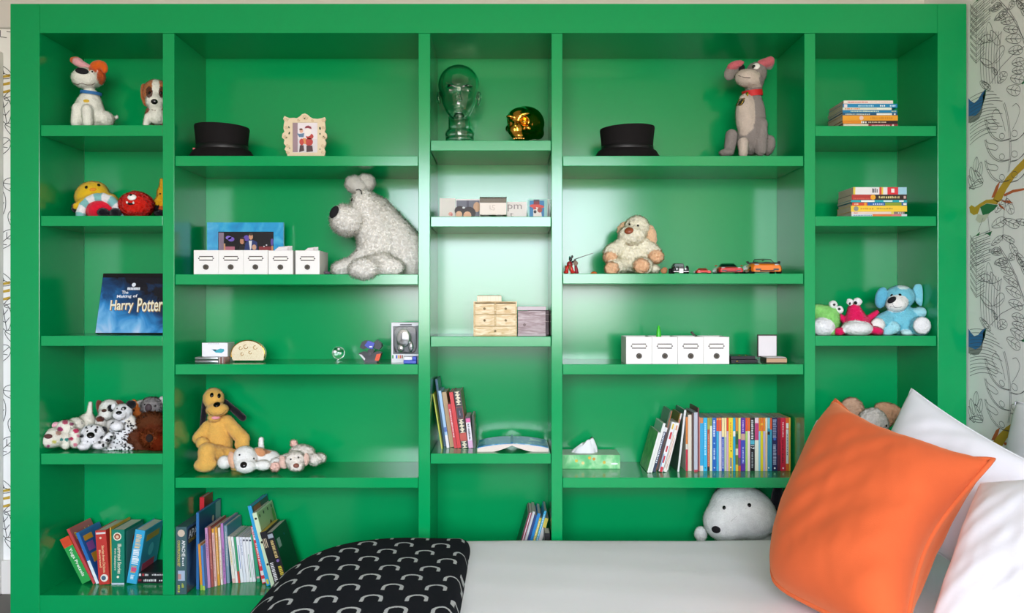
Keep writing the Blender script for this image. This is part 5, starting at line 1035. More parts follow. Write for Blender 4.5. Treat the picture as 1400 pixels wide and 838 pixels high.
row = [('d8d2c4', 3.2, 73, [('band', 0.5, 1, 'd27a2c'), ('band', 0, 0.4, 'c0243c')], 'white, orange and crimson book where the upright row begins'), ('ddd2c0', 5.4, 76, [], 'plain cream book near the start of the row'), ('5c4238', 2.4, 78, [], 'dark brown book beside the cream one'), ('b9bcc8', 5.4, 80, [('band', 0, 0.03, 'c0304c')], 'lavender-grey hardback with red foot'), ('6a1c34', 1.8, 86, [], 'tall thin maroon hardback standing above the row'), ('e09078', 2.0, 73, [], 'thin salmon paperback beside the tall maroon hardback'),
       ('2fa6d6', 4.8, 72, [('band', 0.9, 1, 'd88a50'), ('band', 0, 0.1, 'd8d8d0')], 'sky-blue paperback with orange head'), ('27b0e0', 6.0, 72, [('marks', 0.3, 0.9, 'bfe6f2'), ('dot', 0.5, 0.06, 0.8, '143a4a')], 'bright cyan paperback with pale lettering strokes'), ('b0502c', 3.6, 72, [('band', 0.78, 1, 'a8a03c'), ('band', 0, 0.08, '1c1c1c'), ('marks', 0.1, 0.7, 'e6a080')], 'rust paperback with olive head'), ('dfe6c4', 3.4, 72, [('band', 0.85, 1, '8a9a3a')], 'pale green paperback with olive head'), ('1f62b8', 6.0, 72, [('marks', 0.65, 0.95, 'e4ecf4', 0.25, 0.75), ('dot', 0.5, 0.52, 1.0, '8fc0e6'), ('marks', 0.22, 0.42, 'cfe0f0', 0.3, 0.7), ('dot', 0.5, 0.06, 0.8, 'e6e6e6')], 'royal blue paperback with white lettering strokes'),
       ('35a8d0', 3.6, 72, [('band', 0.75, 1, 'd9481c'), ('band', 0.96, 0.985, 'e8a030')], 'blue series paperback with orange-red head, next to the royal blue one'), ('d2c8da', 4.0, 72, [('band', 0.75, 1, 'de5220'), ('band', 0.96, 0.985, 'e8a030')], 'lilac series paperback with orange-red head'), ('2c50b4', 3.8, 72, [('band', 0.64, 1, 'ecd8a0'), ('marks', 0.05, 0.6, 'dfe4ea')], 'cobalt paperback with cream head'), ('b4c8a4', 3.0, 72, [('band', 0.64, 1, 'f0dc9c')], 'sage paperback with cream head'), ('cfa8c0', 3.0, 72, [('band', 0.75, 1, 'da4a1e')], 'mauve series paperback with orange head'), ('ecd02a', 6.4, 72, [('marks', 0.45, 0.92, 'd08a20', 0.3, 0.7), ('band', 0, 0.25, '8c8a86', 0.25, 0.8), ('dot', 0.5, 0.07, 1, 'f0f0e8'), ('dot', 0.6, 0.38, 0.9, '1c1c1c')], 'yellow paperback with grey figure at its foot'), ('2aa2c8', 3.6, 72, [('band', 0.65, 0.75, 'e6e6e6')], 'teal-blue paperback with white block'),
       ('6a7a2c', 4.0, 72, [('band', 0.75, 1, 'd98a2c'), ('band', 0.3, 0.42, 'd8d0b0'), ('band', 0, 0.12, 'd8c43c'), ('band', 0.5, 0.7, '2c5a34')], 'patchwork green and orange paperback'), ('b03a90', 3.6, 72, [('band', 0.6, 1, 'dfe07c'), ('band', 0.1, 0.25, '5a5a6a'), ('band', 0, 0.1, 'd8602c')], 'magenta paperback with pale yellow head'), ('5a2c9c', 6.8, 72, [('band', 0, 0.58, '4048b0'), ('band', 0.58, 0.70, 'c8a08c', 0.05, 0.95), ('marks', 0.74, 0.95, 'cdb8ec', 0.3, 0.7), ('marks', 0.1, 0.45, 'c9d0f0', 0.35, 0.65), ('band', 0, 0.14, '5a2c9c')], 'purple and indigo paperback in the long row'),
       ('a8cf6a', 3.2, 72, [('band', 0.75, 1, 'dc4a1c')], 'green series paperback with orange head'), ('ecd4d8', 3.4, 72, [('band', 0.75, 1, 'e06a24')], 'blush series paperback with orange head'), ('17181c', 7.0, 72, [('marks', 0.6, 0.97, 'd8dcdc', 0.25, 0.75), ('band', 0.50, 0.58, '4fb0c4', 0.05, 0.95), ('text', '17', 0.41, 0.48, 'f0f0f0', 0.8), ('marks', 0.06, 0.36, '9aa0a4', 0.3, 0.7)], 'black paperback with large white 17 on its spine'), ('e2e4d2', 5.6, 72, [('band', 0.58, 0.9, 'bc3c74'), ('band', 0.9, 1, 'e0c8d0')], 'cream paperback with raspberry band'),
       ('86c8dc', 2.6, 72, [('band', 0.75, 1, 'de7a1c')], 'pale blue series paperback with orange head'), ('e0d020', 3.8, 72, [('band', 0.75, 1, 'e0701c'), ('band', 0.86, 0.9, 'e8b030')], 'yellow series paperback with orange head'), ('c0b4d8', 3.0, 72, [('band', 0.75, 1, 'e0861c')], 'lavender series paperback with orange head'), ('e6c89c', 3.0, 72, [('band', 0.72, 1, 'e8dcc0')], 'peach paperback with cream head'), ('2a90b0', 3.6, 72, [('band', 0.68, 0.74, '1c1c1c'), ('band', 0.8, 1, '74c0d0'), ('dot', 0.5, 0.06, 0.9, 'f0f0f0')], 'teal paperback with black mark'), ('3a9ab4', 2.8, 72, [('band', 0.78, 1, 'd8541c')], 'teal series paperback with orange head'),
       ('1c2350', 8.0, 72, [('marks', 0.62, 0.97, '8f98b4', 0.15, 0.85), ('dot', 0.5, 0.6, 1.9, '3a62b8'), ('marks', 0.12, 0.5, 'a4acc4', 0.2, 0.8), ('dot', 0.5, 0.055, 1.2, 'f0f0f0')], 'thick navy paperback with silvery lettering strokes'), ('7a1c34', 4.6, 72, [('band', 0, 0.3, '5a2038')], 'dark maroon paperback beside the navy one'), ('c81e3c', 7.6, 72, [('marks', 0.64, 0.92, 'f0c8cc', 0.35, 0.65), ('marks', 0.15, 0.58, '4a1018', 0.3, 0.6), ('dot', 0.5, 0.055, 1.2, 'f0e0e0')], 'thick crimson paperback near the end of the row'), ('e0662a', 4.8, 72, [('band', 0.80, 0.90, 'e6ece6', 0.1, 0.9), ('band', 0.14, 0.78, 'cfe0e0', 0.1, 0.9), ('marks', 0.3, 0.7, '2c4a60', 0.35, 0.65)], 'orange paperback with white spine label'), ('e6b440', 2.2, 72, [], 'thin golden paperback closing the row')]
C5.put(0.0, 0.21, 0); xe = X(1100) - 0.004; sc_ = ((xe - C5.x) / S(yr) - 0.8 - 0.3 * len(row)) / sum(r[1] for r in row)
for c, t_, h_, dc, lb in row:
    hd = h_ > 75
    book(C5, yr - (0.01 if c in ('b9bcc8', '6a1c34') else 0), z4, t_ * sc_, h_ * 1.012, 0.135, 0, c, lb, G6, dc, (), pages=M('b9b4a6', 0.9, var=0.1, vscale=200), hard=hd, inset=0.003)
# ---- bay 5: two stacks
G7 = 'books stacked on the top right shelf'; z = ZS(172); ys = 0.02
for x0_, x1_, t_, c, lb, dc in [(1153, 1227.5, 4.1, 'e6dcc4', 'half cream, half wine-red book at the bottom of the upper stack', [('band', 0.46, 1, '96303a'), ('marks', 0.52, 0.84, 'e6c0c0'), ('dot', 0.91, 0.0035, 'f0e6dc')]), (1152, 1227, 4.2, '2a1c1e', 'black and orange book second from the bottom of the upper stack', [('band', 0, 0.36, 'e08a20'), ('marks', 0.34, 0.44, 'f0f0e8', 0.15, 0.85), ('marks', 0.47, 0.78, 'd8c4a8')]), (1152, 1227.5, 7.3, 'e8a02a', 'thick amber book in the upper stack', [('dot', 0.34, 0.007, 'e0c4b8'), ('marks', 0.5, 0.9, 'd08a20')]), (1152, 1227, 3.6, '24587c', 'navy-blue book with white label in the upper stack', [('marks', 0.05, 0.5, 'd8e0d0'), ('band', 0.62, 0.90, 'e4e6e0', 0.1, 0.9), ('dot', 0.95, 0.003, 'e0d8e0')]), (1152, 1226.5, 3.5, '1f7fae', 'blue book with pale green lettering strokes in the upper stack', [('marks', 0.15, 0.65, 'dff0c8'), ('marks', 0.9, 0.98, 'e0d48a')]), (1152, 1219, 3.6, 'd8dcc8', 'pale book with orange lettering strokes in the upper stack', [('marks', 0.05, 0.35, 'd8683a'), ('band', 0.70, 1.0, 'e8ecdc', 0.15, 0.85)]), (1152.5, 1227, 5.3, '1c88b8', 'turquoise-blue book near the top of the upper stack', [('band', 0.02, 0.08, 'e6d8d8', 0.1, 0.9), ('marks', 0.28, 0.55, 'b8e0ec'), ('marks', 0.68, 0.75, 'e8f0f0'), ('marks', 0.86, 0.96, 'd0e8f0')]), (1153.5, 1221, 4.3, 'ece0d6', 'cream book with red lettering strokes on top of the upper stack', [('marks', 0.08, 0.48, 'd04a44'), ('marks', 0.52, 0.95, 'e0a8a0', 0.4, 0.65)])]:
    z = flat_book(x0_, x1_, ys + 0.001 * (hash_(lb) % 5), 0.13 + 0.004 * (hash_(c) % 3), z, t_ * S(ys) - 0.0003, c, lb, G7, dc)
G8 = 'books stacked on the second right shelf'; z = ZS(295.5)
for x0_, x1_, t_, c, lb, dc in [(1164, 1240, 3.3, 'd4dce4', 'pale blue and orange book at the bottom of the lower stack', [('marks', 0.04, 0.35, '6a90b0'), ('band', 0.38, 0.72, 'e2763c'), ('band', 0.72, 0.9, 'e07a7c')]), (1164, 1236.5, 3.5, 'e6d0c2', 'blush book second from the bottom of the lower stack', [('marks', 0.05, 0.12, 'c04434'), ('band', 0.75, 0.8, 'e0d060'), ('band', 0.8, 1.0, '8a7c74'), ('marks', 0.88, 0.95, 'e8e8e0')]), (1163.5, 1240, 8.2, 'f0c93c', 'thick sunny yellow book in the lower stack', [('dot', 0.09, 0.008, '8a8a84'), ('marks', 0.17, 0.40, 'd0902c', 0.35, 0.65), ('marks', 0.46, 0.72, '9a7c34', 0.38, 0.62)]), (1165, 1240, 4.5, '2c62a8', 'patchwork red, blue and olive book in the lower stack', [('band', 0.0, 0.28, 'd04a2c'), ('marks', 0.04, 0.12, 'f0c8b0'), ('band', 0.22, 0.26, 'e8a02c'), ('marks', 0.38, 0.56, 'dfe8f4'), ('band', 0.6, 0.9, '8a9a2c'), ('band', 0.93, 0.99, 'e6e6d8', 0.2, 0.8)]), (1163.5, 1240, 3.2, '22a4ac', 'thin teal book in the lower stack', [('band', 0.18, 0.42, 'e8ece8', 0.1, 0.9), ('band', 0.58, 0.74, 'dff0ee', 0.2, 0.8), ('band', 0.86, 0.94, 'f0f0f0', 0.15, 0.85)]), (1164.5, 1240, 7.4, '33241f', 'dark brown book with red half and golden lettering strokes', [('band', 0.0, 0.36, 'b0322c'), ('marks', 0.03, 0.33, 'cf5a4a', 0.15, 0.4), ('dot', 0.385, 0.0085, 'e8a424'), ('marks', 0.49, 0.87, 'e0d08a', 0.3, 0.72), ('band', 0.94, 0.98, 'c8a8a0', 0.25, 0.75)]), (1166.5, 1239.5, 10.2, 'e6e2e0', 'thick white book with red square on top of the lower stack', [('band', 0.0, 0.04, 'e0c84a'), ('marks', 0.35, 0.46, '4a4a50', 0.25, 0.85), ('band', 0.49, 0.53, 'd04a34'), ('band', 0.53, 0.56, 'e8c84a'), ('band', 0.64, 0.84, 'd8343c'), ('band', 0.71, 0.77, 'f0e6e2', 0.25, 0.8), ('band', 0.84, 1.0, '9cc8d8')])]:
    z = flat_book(x0_, x1_, ys + 0.001 * (hash_(lb) % 5), 0.125 + 0.004 * (hash_(c) % 3), z, t_ * S(ys) - 0.0003, c, lb, G8, dc)
# ---- bay 1, third shelf: the large film book propped up
def film_book():
    yb_, yt_ = 0.105, 0.165; z0_ = ZS(459); zt_ = Z(376, yt_); xa, xb = X(130, yb_), X(222) - 0.004; h = math.hypot(zt_ - z0_, yt_ - yb_); a = math.atan2(yt_ - yb_, zt_ - z0_); th = 0.018
    Mx = Matrix.Translation((xa, yb_, z0_ + 0.0004 + th * math.sin(a))) @ Matrix.Rotation(-a, 4, 'X'); w_ = xb - xa
    def G(g): return xf(g, Mx)
    r = thing('large_book', 'large blue and black hardback propped upright, gold and white title lettering', 'book', ((xa + xb) / 2, yb_ + 0.01, z0_))
    cm = bpy.data.materials.new('smoky_blue_print'); cm.use_nodes = True; nt = cm.node_tree; b = nt.nodes['Principled BSDF']; b.inputs['Roughness'].default_value = 0.22
    tc = nt.nodes.new('ShaderNodeTexCoord'); mp = nt.nodes.new('ShaderNodeMapping'); mp.inputs['Location'].default_value = (0.10, 0, 0.0)
    n = nt.nodes.new('ShaderNodeTexNoise'); n.inputs['Scale'].default_value = 14; n.inputs['Detail'].default_value = 5; n.inputs['Distortion'].default_value = 0.6
    sx = nt.nodes.new('ShaderNodeSeparateXYZ'); nt.links.new(tc.outputs['Object'], mp.inputs[0]); nt.links.new(mp.outputs[0], n.inputs['Vector']); nt.links.new(tc.outputs['Object'], sx.inputs[0])
    def mth(op, p, q):
        m_ = nt.nodes.new('ShaderNodeMath'); m_.operation = op
        for i, v in enumerate((p, q)):
            if isinstance(v, float): m_.inputs[i].default_value = v
            else: nt.links.new(v, m_.inputs[i])
        return m_.outputs[0]
    g_ = mth('ADD', mth('MULTIPLY', sx.outputs[0], -1.5), mth('MULTIPLY', sx.outputs[2], -2.6)); fac = mth('ADD', mth('ADD', mth('MULTIPLY', n.outputs['Fac'], 0.85), g_), 0.30)
    cr = nt.nodes.new('ShaderNodeValToRGB'); e = cr.color_ramp.elements; e[0].position = 0.25; e[0].color = (*lin('10131f'), 1); e[1].position = 0.95; e[1].color = (*lin('c9d8ec'), 1)
    q = e.new(0.45); q.color = (*lin('174a7c'), 1); q = e.new(0.62); q.color = (*lin('2f86c4'), 1); q = e.new(0.76); q.color = (*lin('6fb0de'), 1)
    nt.links.new(fac, cr.inputs[0]); nt.links.new(cr.outputs[0], b.inputs['Base Color'])
    obj('cover', [G(box(0, w_, 0.0, 0.0025, 0, h)), G(box(0, w_, th - 0.0025, th, 0, h)), G(box(0, 0.0025, 0.0025, th - 0.0025, 0, h))], M('14161c', 0.25), r)
    obj('pages', G(box(0.003, w_ - 0.004, 0.003, th - 0.003, 0.003, h - 0.003)), PAPER, r)
    obj('cover_print', G(box(0.001, w_ - 0.001, -0.0004, 0, 0.001, h * 0.93)), cm, r)
    obj('binding_strip', G(box(0.0, w_, -0.0006, 0, h * 0.93, h)), M('101014', 0.18), r)
    sx_ = S(0.135)
    def tx(s_, px0, py0, px1, py1, c, e_=0.0012, bold=0.02, rot=0.0, nm='title_lettering'):
        uv, Fc = text_fit(s_, (px1 - px0) * sx_, (py1 - py0) * sx_, bold); xc_ = X((px0 + px1) / 2, 0.13) - xa; zc_ = (459 - (py0 + py1) / 2) * sx_ * h / (zt_ - z0_) * 0.985; cr_, sr_ = math.cos(rot), math.sin(rot)
        obj(nm, G(([(xc_ + u * cr_ - v * sr_, -e_, zc_ + u * sr_ + v * cr_) for u, v in uv], Fc)), M(c, 0.4), r)
    tx('Harry', 151.5, 413.5, 183, 433, '8a6a30', 0.0008, 0.02, 0.03); tx('Potter', 188.5, 410.5, 223, 431, '8a6a30', 0.0008, 0.02, 0.03)
    tx('Harry', 150.5, 413, 182, 432, 'f0e8cc', 0.0013, 0.015, 0.03); tx('Potter', 187.5, 410, 222, 430, 'f0e8cc', 0.0013, 0.015, 0.03)
    tx('The', 164, 400.5, 173, 405, 'e8ecf0'); tx('Making of', 158, 406, 186, 411.5, 'e8ecf0', rot=0.03); [obj('cover_lettering', G(box(X(171 + 2.2 * k, 0.13) - xa, X(172.7 + 2.2 * k, 0.13) - xa, -0.0012, -0.0006, (459 - 398) * sx_, (459 - 394.3) * sx_)), M('e4e8ee', 0.4), r) for k in range(8)]
    c = (X(180, 0.135) - xa, (459 - 390.5) * sx_)
    obj('cover_emblem', G(([(c[0] + 2.8 * sx_ * math.cos(k * 0.4488), -0.0012, c[1] + 2.8 * sx_ * math.sin(k * 0.4488)) for k in range(14)], [tuple(range(14))])), M('e4e8ee', 0.4), r)
film_book()
# ================================================================ SMALL THINGS ON THE SHELVES
GOLD = M('d8a64a', 0.13, 1.0); STEEL = M('c9cccf', 0.25, 1.0); BRONZE = M('41332e', 0.8, spec=0.2); CARD = M('eceae5', 0.6)
# ---- hats
def hat(cx, y, base, rx, h, brim, label, tilt, tagc=None):
    s = S(y); c = (X(cx, y), y, ZS(base)); r = thing('hat', label, 'hat', c, 'black top hats'); hm = M('120f10', 0.8, spec=0.25, bump=0.1, bscale=700)
    R_, H_, B_ = rx * s, h * s, brim * s
    cr = lathe(c, [(R_ * 0.94, 0.028), (R_ * 0.93, H_ * 0.35), (R_ * 0.95, H_ * 0.6), (R_ * 1.0, H_ * 0.93), (R_ * 0.985, H_ * 0.985), (R_ * 0.93, H_), (R_ * 0.5, H_ * 1.01), (0.001, H_ * 1.015)], 40, 1.0, 0.82)
    cr = ([(p[0], p[1], p[2] + (p[0] - c[0]) * tilt * (1 if p[2] > c[2] + H_ * 0.5 else 0)) for p in cr[0]], cr[1])
    obj('crown', cr, hm, r, 'auto')
    br = lathe(c, [(R_ * 0.9, 0.036), (R_ * 0.98, 0.0355), (R_ * 1.06, 0.031), (B_ * 0.9, 0.017), (B_ * 0.99, 0.003), (B_, 0.0012), (B_ * 0.985, 0.0), (B_ * 0.88, 0.013), (R_ * 1.04, 0.027), (R_ * 0.9, 0.030)], 44, 1.0, 0.78, cap=False)
    V = br[0]; n = 44; m = len(V) // n
    obj('brim', (V, br[1] + [((m - 1) * n + k, (m - 1) * n + (k + 1) % n, (k + 1) % n, k) for k in range(n)]), hm, r, True)
    obj('hat_band', lathe(c, [(R_ * 0.945, 0.032), (R_ * 0.955, 0.033), (R_ * 0.95, H_ * 0.42), (R_ * 0.935, H_ * 0.425)], 40, 1.0, 0.83, cap=False), M('0f0e11', 0.45), r, True)
    if tagc: obj('inner_label', xf(rbox(-0.010, 0.010, -0.0008, 0.0008, -0.003, 0.003, 0.0004), Matrix.Translation(W(267.5, 203.5, y - 0.02)) @ Matrix.Rotation(0.12, 4, 'Y')), M(tagc, 0.6), r)
hat(303.5, 0.105, 213, 37, 47, 47.5, 'black felt top hat with a pink tag on its brim', -0.05, 'd86a72')
hat(857.5, 0.105, 213, 37.5, 45, 48, 'black felt top hat without any tag, beside the grey plush mutt', 0.05)
# ---- ornate picture frame
def ornate():
    y = 0.06; z0 = ZS(213); pts = [(393, 213), (392, 208), (389, 204), (391, 200), (388, 196), (389, 191), (385.5, 188), (386, 183), (389, 180), (387.5, 176), (388, 170), (389, 166), (387, 162), (389, 158.5), (392, 160), (396, 161.5), (401, 161), (406, 161.5), (410, 159), (413, 156), (417, 155), (421, 157), (424, 160), (428, 162), (434, 162.5), (440, 161.5), (444, 160), (445.5, 163), (444, 166), (444.5, 171), (445, 176), (443.5, 180), (446.5, 183), (447, 188), (444, 191), (446, 195), (445, 199), (443, 203), (445, 207), (443.5, 213)]
    r = thing('picture_frame', 'small cream carved picture frame with scalloped edge', 'picture frame', (X(417, y), y, z0)); FM = M('e2cfae', 0.6, var=0.06, vscale=90)
    P_ = [(W(a, b, y).x, max(z0, W(a, b, y).z)) for a, b in pts]; hole = [(W(a, b, y).x, W(a, b, y).z) for a, b in ((400, 167.5), (434, 167.5), (434, 208.5), (400, 208.5))]
    bm = bmesh.new(); vs_ = [bm.verts.new((a, 0, b)) for a, b in P_]; hs = [bm.verts.new((a, 0, b)) for a, b in hole]
    es = [bm.edges.new((vs_[i], vs_[(i + 1) % len(vs_)])) for i in range(len(vs_))] + [bm.edges.new((hs[i], hs[(i + 1) % 4])) for i in range(4)]
    f = bmesh.ops.triangle_fill(bm, edges=es, use_beauty=True)['geom']
    q = bmesh.ops.extrude_face_region(bm, geom=bm.faces[:]); bmesh.ops.translate(bm, verts=[v for v in q['geom'] if isinstance(v, bmesh.types.BMVert)], vec=(0, 0.010, 0))
    bm.verts.index_update(); g = [(v.co.x, v.co.y + y, v.co.z) for v in bm.verts], [tuple(v.index for v in fc.verts) for fc in bm.faces]; bm.free()
    obj('frame', g, FM, r)
    sc_ = []
    for a, b, rr_ in ((390, 187, 3), (442.5, 187, 3), (391, 163, 3), (442, 164, 3), (417, 160, 4), (393, 199, 2.6), (441, 199, 2.6), (391, 174, 2.4), (442, 174, 2.4), (408, 164, 2), (427, 164.5, 2), (393, 208, 2.4), (441, 208, 2.4)):
        sc_.append(tube([W(a + rr_ * (1 - k / 16) * math.cos(k * 0.6), b + rr_ * (1 - k / 16) * math.sin(k * 0.6), y - 0.0005) for k in range(14)], 0.0012, 5))
    for g_ in sc_: obj('carved_scroll', g_, M('d2b994', 0.6), r, True)
    hl = [disc(a, b, rx, ry, y - 0.0003, 10, 0.0006, ro) for a, b, rx, ry, ro in ((395, 174, 0.9, 1.6, 20), (395.5, 182, 1.0, 2.0, -15), (437.5, 175.5, 1.2, 2.2, 10), (437.5, 183, 0.9, 1.4, 0), (416.5, 162, 1.0, 1.2, 0), (443, 187, 1, 2, 30), (391.5, 188, 1.2, 0.9, 0), (396, 202.5, 0.8, 0.8, 0), (437.5, 204, 0.8, 0.8, 0))]
    obj('pierced_openings', hl, M('3a4a30', 0.8), r)
    yp = y + 0.004; obj('photo', rect(399.5, 167, 434.5, 209, yp, 0.001), M('d9d2d6', 0.4), r)
    ph = [('e5dce0', rect(407, 168, 434, 190, yp - 0.0012, 0.0003)), ('9a8088', rect(400, 168, 407, 208, yp - 0.0012, 0.0003)), ('b8342c', disc(422.5, 194, 5.4, 5.4, yp - 0.0016, 14, 0.0003)), ('c23a2e', disc(412.5, 194, 3.2, 4.6, yp - 0.0016, 12, 0.0003)), ('b8342c', disc(423.5, 186.5, 5.2, 4, yp - 0.0016, 12, 0.0003)), ('ece4e0', disc(421, 181, 4.6, 5.6, yp - 0.002, 14, 0.0003)), ('8d2c3c', poly([(416.5, 175.5), (418, 172.5), (421.5, 171.5), (425.5, 173.5), (426, 176.5), (421, 175)], yp - 0.0022, 0.0003)), ('dca88e', disc(412, 179, 2.6, 2.8, yp - 0.002, 12, 0.0003)), ('6a3f2e', disc(411.5, 176.8, 2.4, 1.4, yp - 0.0022, 10, 0.0003)), ('5a7c9c', poly([(406, 182), (409, 183), (416, 182), (415, 187.5), (409, 187.5)], yp - 0.002, 0.0003)), ('d88a4c', poly([(414, 189), (418, 189), (418.5, 197), (416, 197)], yp - 0.002, 0.0003)), ('4a2c30', poly([(410, 198.5), (415, 198.5), (416, 206), (409, 208)], yp - 0.0018, 0.0003)), ('4a2c30', poly([(419, 199), (427, 199), (428, 207), (419, 208)], yp - 0.0018, 0.0003))]
    for c, g in ph: obj('photo_print', g, M(c, 0.45), r)
ornate()
# ---- blue photo frame behind the drawers
def blue_frame():
    y = 0.225; z0 = ZS(375); r = thing('photo_frame', 'wide turquoise-blue photo mount with a dark evening photo, behind the drawers', 'photo frame', (X(335, y), y, z0))
    bmx = srgb_noise_mat('blue_wash_paint', [(0.3, '1b86c4'), (0.5, '22a0d6'), (0.7, '4fb8de')], 22, 0.25); bz = W(0, 304, y).z
    a, b, c, d = X(283, y), X(387.5, y), X(298, y), X(374, y); t0 = W(0, 316.7, y).z
    obj('mount', [box(a, c, y, y + 0.012, z0, bz), box(d, b, y, y + 0.012, z0, bz), box(c, d, y, y + 0.012, t0, bz), box(c, d, y, y + 0.012, z0, z0 + 0.03)], bmx, r)
    obj('photo', box(c, d, y + 0.005, y + 0.010, z0 + 0.03, t0), M('171318', 0.25), r); yp = y + 0.0048
    for c_, g in (('7a5cc0', disc(316, 327, 4.5, 3.2, yp, 12, 0.0004)), ('8f74d8', disc(312.5, 325, 4, 2.6, yp, 12, 0.0004)), ('6a50b0', disc(337, 325.5, 4, 4, yp, 12, 0.0004)), ('5c4898', disc(372, 331, 2, 5, yp, 10, 0.0004)), ('c98a68', disc(331, 329.5, 3, 4.5, yp - 0.0004, 12, 0.0004)), ('2c1a1a', poly([(328, 327), (331, 323.5), (334.5, 326), (335.5, 336), (333.5, 334), (333, 327)], yp - 0.0008, 0.0004)), ('1a1518', poly([(326, 343), (328, 336), (335, 336), (338, 343)], yp - 0.0004, 0.0004)), ('24356e', poly([(334, 343), (335.5, 332), (340, 328), (346, 328), (351.5, 331), (352, 343)], yp - 0.0008, 0.0004)), ('e6e2e4', poly([(340, 329), (344.5, 329), (343.5, 340), (342, 342)], yp - 0.0012, 0.0004)), ('d29a74', disc(343, 323.5, 2.9, 4.4, yp - 0.0014, 12, 0.0004)), ('3a2a22', disc(343, 320.2, 2.9, 1.8, yp - 0.0016, 10, 0.0004)), ('d8a888', disc(347.5, 338, 3.0, 3.8, yp - 0.0016, 12, 0.0004)), ('8a2c30', rect(354, 337, 371, 343, yp, 0.0004)), ('e0dce0', disc(361, 337, 0.9, 0.9, yp - 0.0004, 8, 0.0004)), ('e0dce0', disc(364.5, 335, 1.1, 0.9, yp - 0.0004, 8, 0.0004)), ('c98a5c', rect(371, 336, 373.5, 343, yp - 0.0004, 0.0004)), ('8a7486', rect(299, 318, 306, 343, yp, 0.0004)), ('b86a7a', rect(306, 337, 321, 342, yp, 0.0004)), ('d8a070', rect(306, 333, 308, 342, yp - 0.0004, 0.0004))): obj('photo_print', g, M(c_, 0.3), r)
blue_frame()
# ---- small white card drawers
def drawer(x0, x1, top, base, y, dep, label, group, open_=0.0):
    a, b = X(x0, y), X(x1, y); z0, z1 = ZS(base), Z(top, y); s = S(y); cx = (a + b) / 2; h = z1 - z0; w_ = b - a
    r = thing('drawer_box', label, 'box', (cx, y + dep / 2, z0), group)
    th = 0.002
    obj('box_body', [box(a, a + th, y + 0.002, y + dep, z0, z1), box(b - th, b, y + 0.002, y + dep, z0, z1), box(a + th, b - th, y + dep - th, y + dep, z0, z1), box(a + th, b - th, y + 0.002, y + dep - th, z0, z0 + th)], M('e2dfd9', 0.65), r)
    obj('front_panel', rbox(a, b, y - 0.001, y + 0.002, z0, z1, 0.0007), CARD, r)
    zl = z0 + h * 0.66; hw, hh = w_ * 0.27, h * 0.075; yo = y - 0.001
    lh = obj('label_holder', tube([(cx - hw, yo, zl - hh), (cx + hw, yo, zl - hh), (cx + hw * 1.0, yo, zl + hh), (cx - hw, yo, zl + hh)], 0.0017, 6, True), BRONZE, r)
    obj('rivet', [ball((cx - hw - 0.002, yo, zl), (0.0022, 0.0014, 0.002)), ball((cx + hw + 0.002, yo, zl), (0.0022, 0.0014, 0.002))], BRONZE, lh, True)
    obj('label_card', box(cx - hw, cx + hw, yo - 0.0004, yo, zl - hh, zl + hh), M('f2efe6', 0.7), lh)
    kn = obj('knob', cyl((cx, yo - 0.003, z0 + h * 0.30), 0.0088 * (w_ / 0.082), (0, 1, 0), 0.006, 20), M('454038', 0.6, spec=0.3), r, 'auto')
    obj('knob_rim', tube([(cx + 0.006 * math.cos(k * 0.3927), yo - 0.006, z0 + h * 0.30 + 0.006 * math.sin(k * 0.3927)) for k in range(16)], 0.0008, 5, True), M('6a6258', 0.5), kn, True)
    return r
GD = 'white drawer boxes in front of the blue photo frame'
pos = ('beside the silver-topped shelf end', 'x')
lbl = ['white drawer box with bronze label holder, the one standing nearest the side panel', 'white drawer box with bronze label holder, second from the side panel', 'white drawer box with bronze label holder, third from the side panel', 'white drawer box with paper slips rising from its top, fourth from the side panel', 'white drawer box with paper slips, set apart next to the fluffy white terrier']
for i, (a, b) in enumerate(((265, 298.8), (299, 332.8), (333, 366.2), (367, 400.5), (404, 437))): drawer(a, b, 342 + (0.5 if i > 2 else 0), 375, 0.012, 0.13, lbl[i], GD)
GD2 = 'white drawer boxes under the toy cars'
lbl = ['white drawer box standing at the open end of the foursome', 'white drawer box with a lime green tip showing above it', 'white drawer box with a dark clip showing above it', 'white drawer box beside the black folders']
for i in range(4): drawer(856 + i * 35.3, 856 + i * 35.3 + 35, 460.5, 498, 0.014, 0.13, lbl[i], GD2)
def slips(x0, x1, ytop, y, base, label):
    r = thing('paper_slips', label, 'paper', (X((x0 + x1) / 2, y), y, ZS(base) + 0.0025), 'paper slips in the drawers')
    for k in range(4):
        yy = y + 0.012 * k; a = W(x0 + k * 1.5, ytop + (3 - k) * 1.2, yy); b = W(x1 - (3 - k) * 2.2, ytop - 1.5 * (k % 2), yy); zb_ = ZS(base) + 0.0025
        obj('slip', prism([(a.x, zb_), (b.x, zb_), (b.x, b.z), (a.x, a.z)], yy, yy + 0.0015), M(('e9e4e4', 'e6dcdc', 'ecebe8', 'e2dedc')[k], 0.7), r)
slips(376, 402 - 2.5, 337.5, 0.045, 375, 'white paper slips sticking out of the fourth drawer box'); slips(416, 435, 339, 0.045, 375, 'pinkish paper slips sticking out of the drawer box set apart')
r = tag(obj('squeeze_bottle_tip', lathe((X(900.5, 0.06), 0.06, ZS(498) + 0.0024), [(0.008, 0), (0.0085, 0.085), (0.007, 0.105), (0.0035, 0.121), (0.0012, 0.124)], 20), M('3fc82c', 0.35), None, 'auto'), 'lime green pointed cap rising from a drawer box', 'bottle')
r = thing('bulldog_clip', 'small dark clip poking out of a drawer box', 'clip', (X(949, 0.05), 0.05, ZS(498) + 0.0025))
